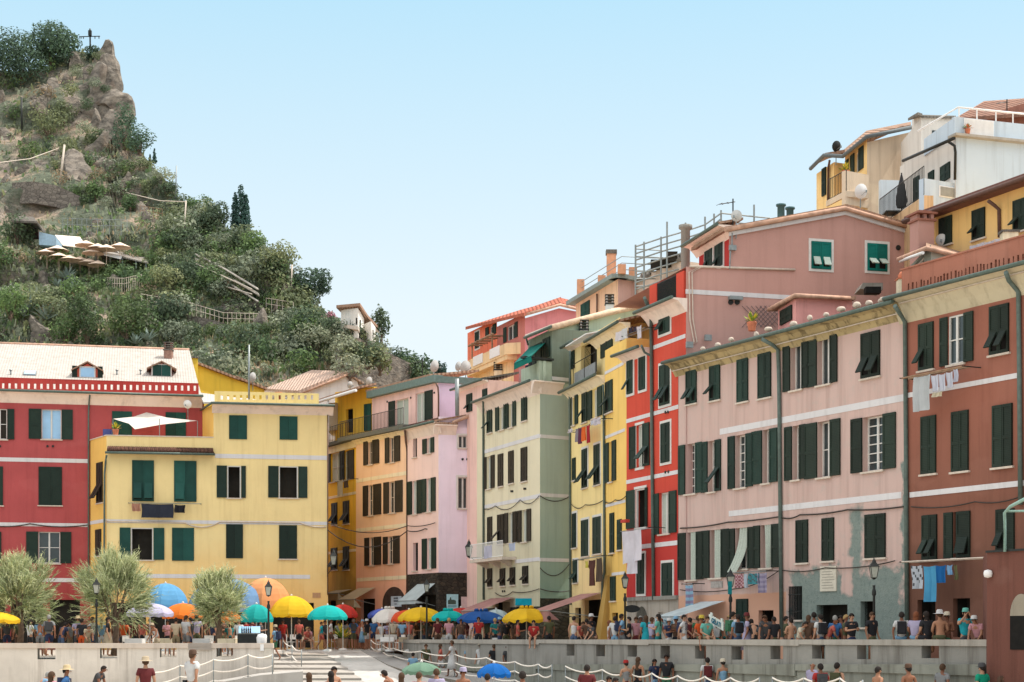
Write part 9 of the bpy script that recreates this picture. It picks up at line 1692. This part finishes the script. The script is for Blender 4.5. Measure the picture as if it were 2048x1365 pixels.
for i in range(5): q = MB(); q.lathe((gx(484 + i * 4.2, 72.7), 72.7, PZ + .98), [(.035, 0), (.035, .18), (.012, .24), (.012, .3), (0, .3)], 8); tag(q.build('bottle', flat('bottle_dark', (50, 48, 44), .9, .2)), 'dark bottle standing in a row on the steel drinks counter', 'bottle', 'bottles on the drinks counter')
q = MB(); q.lathe((gx(524, 72.4), 72.4, PZ + .55), [(.22, 0), (.24, .25), (.18, .38), (0, .42)], 12); tag(q.build('ice_cooler', M['white']), 'rounded white cooler beside the steel drinks counter', 'cooler')
pot('yellow flowering planter box at the top of the steps', Vector((gx(684, 97.5), 97.5, PZ)), 1.9, 'gold', 'wood')
q = MB(); P1, P2 = fw1.u(377), fw1.u(423); zt_ = fw1.z(400, 1287)
for j in range(4): q.face([fw1.P(P1, zt_ + .01 - j * .07 - .07, .08 + .015 * (j % 2)), fw1.P(P2, zt_ + .02 - j * .07 - .09, .09), fw1.P(P2, zt_ + .01 - j * .07, .09), fw1.P(P1, zt_ + .01 - j * .07, .08 + .015 * ((j + 1) % 2))])
tag(q.build('draped_towel', cloth('towel_grey', (196, 184, 172), .8)), 'pale grey towel draped over the warm sea wall', 'towel')
def rope_rail(label, pts, ropes, h, sag=.12, endz=None):
 """iron posts joined by slack white ropes"""
 root = empty('rope_railing', pts[0], label, 'railing'); Ps = [Vector(p) for p in pts]
 for p in Ps: q = MB(); q.tube([p, p + Vector((0, 0, h + .04))], .026, 6); q.lathe(p, [(.07, 0), (.07, .02), (.03, .03)], 6); q.build('post', M['grey'], root)
 for rh_ in ropes:
  q = MB(); out = []
  for a, c in zip(Ps[:-1], Ps[1:]):
   for i in range(7): t_ = i / 7; out.append(a.lerp(c, t_) + Vector((0, 0, rh_ * h - sag * 4 * t_ * (1 - t_))))
  out.append(Ps[-1] + Vector((0, 0, rh_ * h))); q.tube(out, .028, 5); q.build('rope', M['rope'], root)
def rp(px, ytop, D, h): return Vector((gx(px, D), D, CZ - (ytop - HY) / F * D - h))
rope_rail('white rope railing along the roped walkway above the bathers', [rp(742, 1281, 97, 1.0), rp(763, 1288, 94.5, 1.0), rp(787, 1297, 90, 1.0), rp(841, 1303, 82.5, 1.0), rp(909, 1309, 77.5, 1.0), rp(973, 1316, 73.5, 1.0), rp(1030, 1324, 70, 1.0), rp(1077, 1329, 67.8, 1.0), rp(1104, 1331, 67, 1.0)], (1.0, .62, .25), 1.0)
rope_rail('single white rope railing in front of the long wall', [rp(1131, 1333, 66, 1.0), rp(1205, 1340, 63.5, 1.0), rp(1256, 1344, 62, 1.0), rp(1304, 1347, 60.5, 1.0), rp(1355, 1352, 59, 1.0), rp(1410, 1354, 57, 1.0), rp(1461, 1356, 55.5, 1.0), rp(1519, 1357, 54, 1.0)], (1.0, .6), 1.0, .16)
rope_rail('short rope railing below the peeling grey plaster', [rp(1545, 1356, 53.5, 1.0), rp(1608, 1357, 51.5, 1.0), rp(1680, 1357, 49.5, 1.0), rp(1725, 1363, 48.5, 1.0)], (1.0, .6), 1.0, .14)
rope_rail('white rope railing on the low walk below the warm wall', [rp(291, 1344, 66.8, .95), rp(360, 1332, 66.9, .95), rp(427, 1320, 67, .95), rp(496, 1310, 67.2, .95), rp(545, 1310, 67.3, .95)], (1.0, .55, .15), .95)
rope_rail('rope railing down the side of the steps', [rp(566, 1281, 92, 1.05), rp(584, 1292, 88, 1.05), rp(603, 1301, 84, 1.05)], (1.0, .5), 1.05)
bpy.context.view_layer.update()
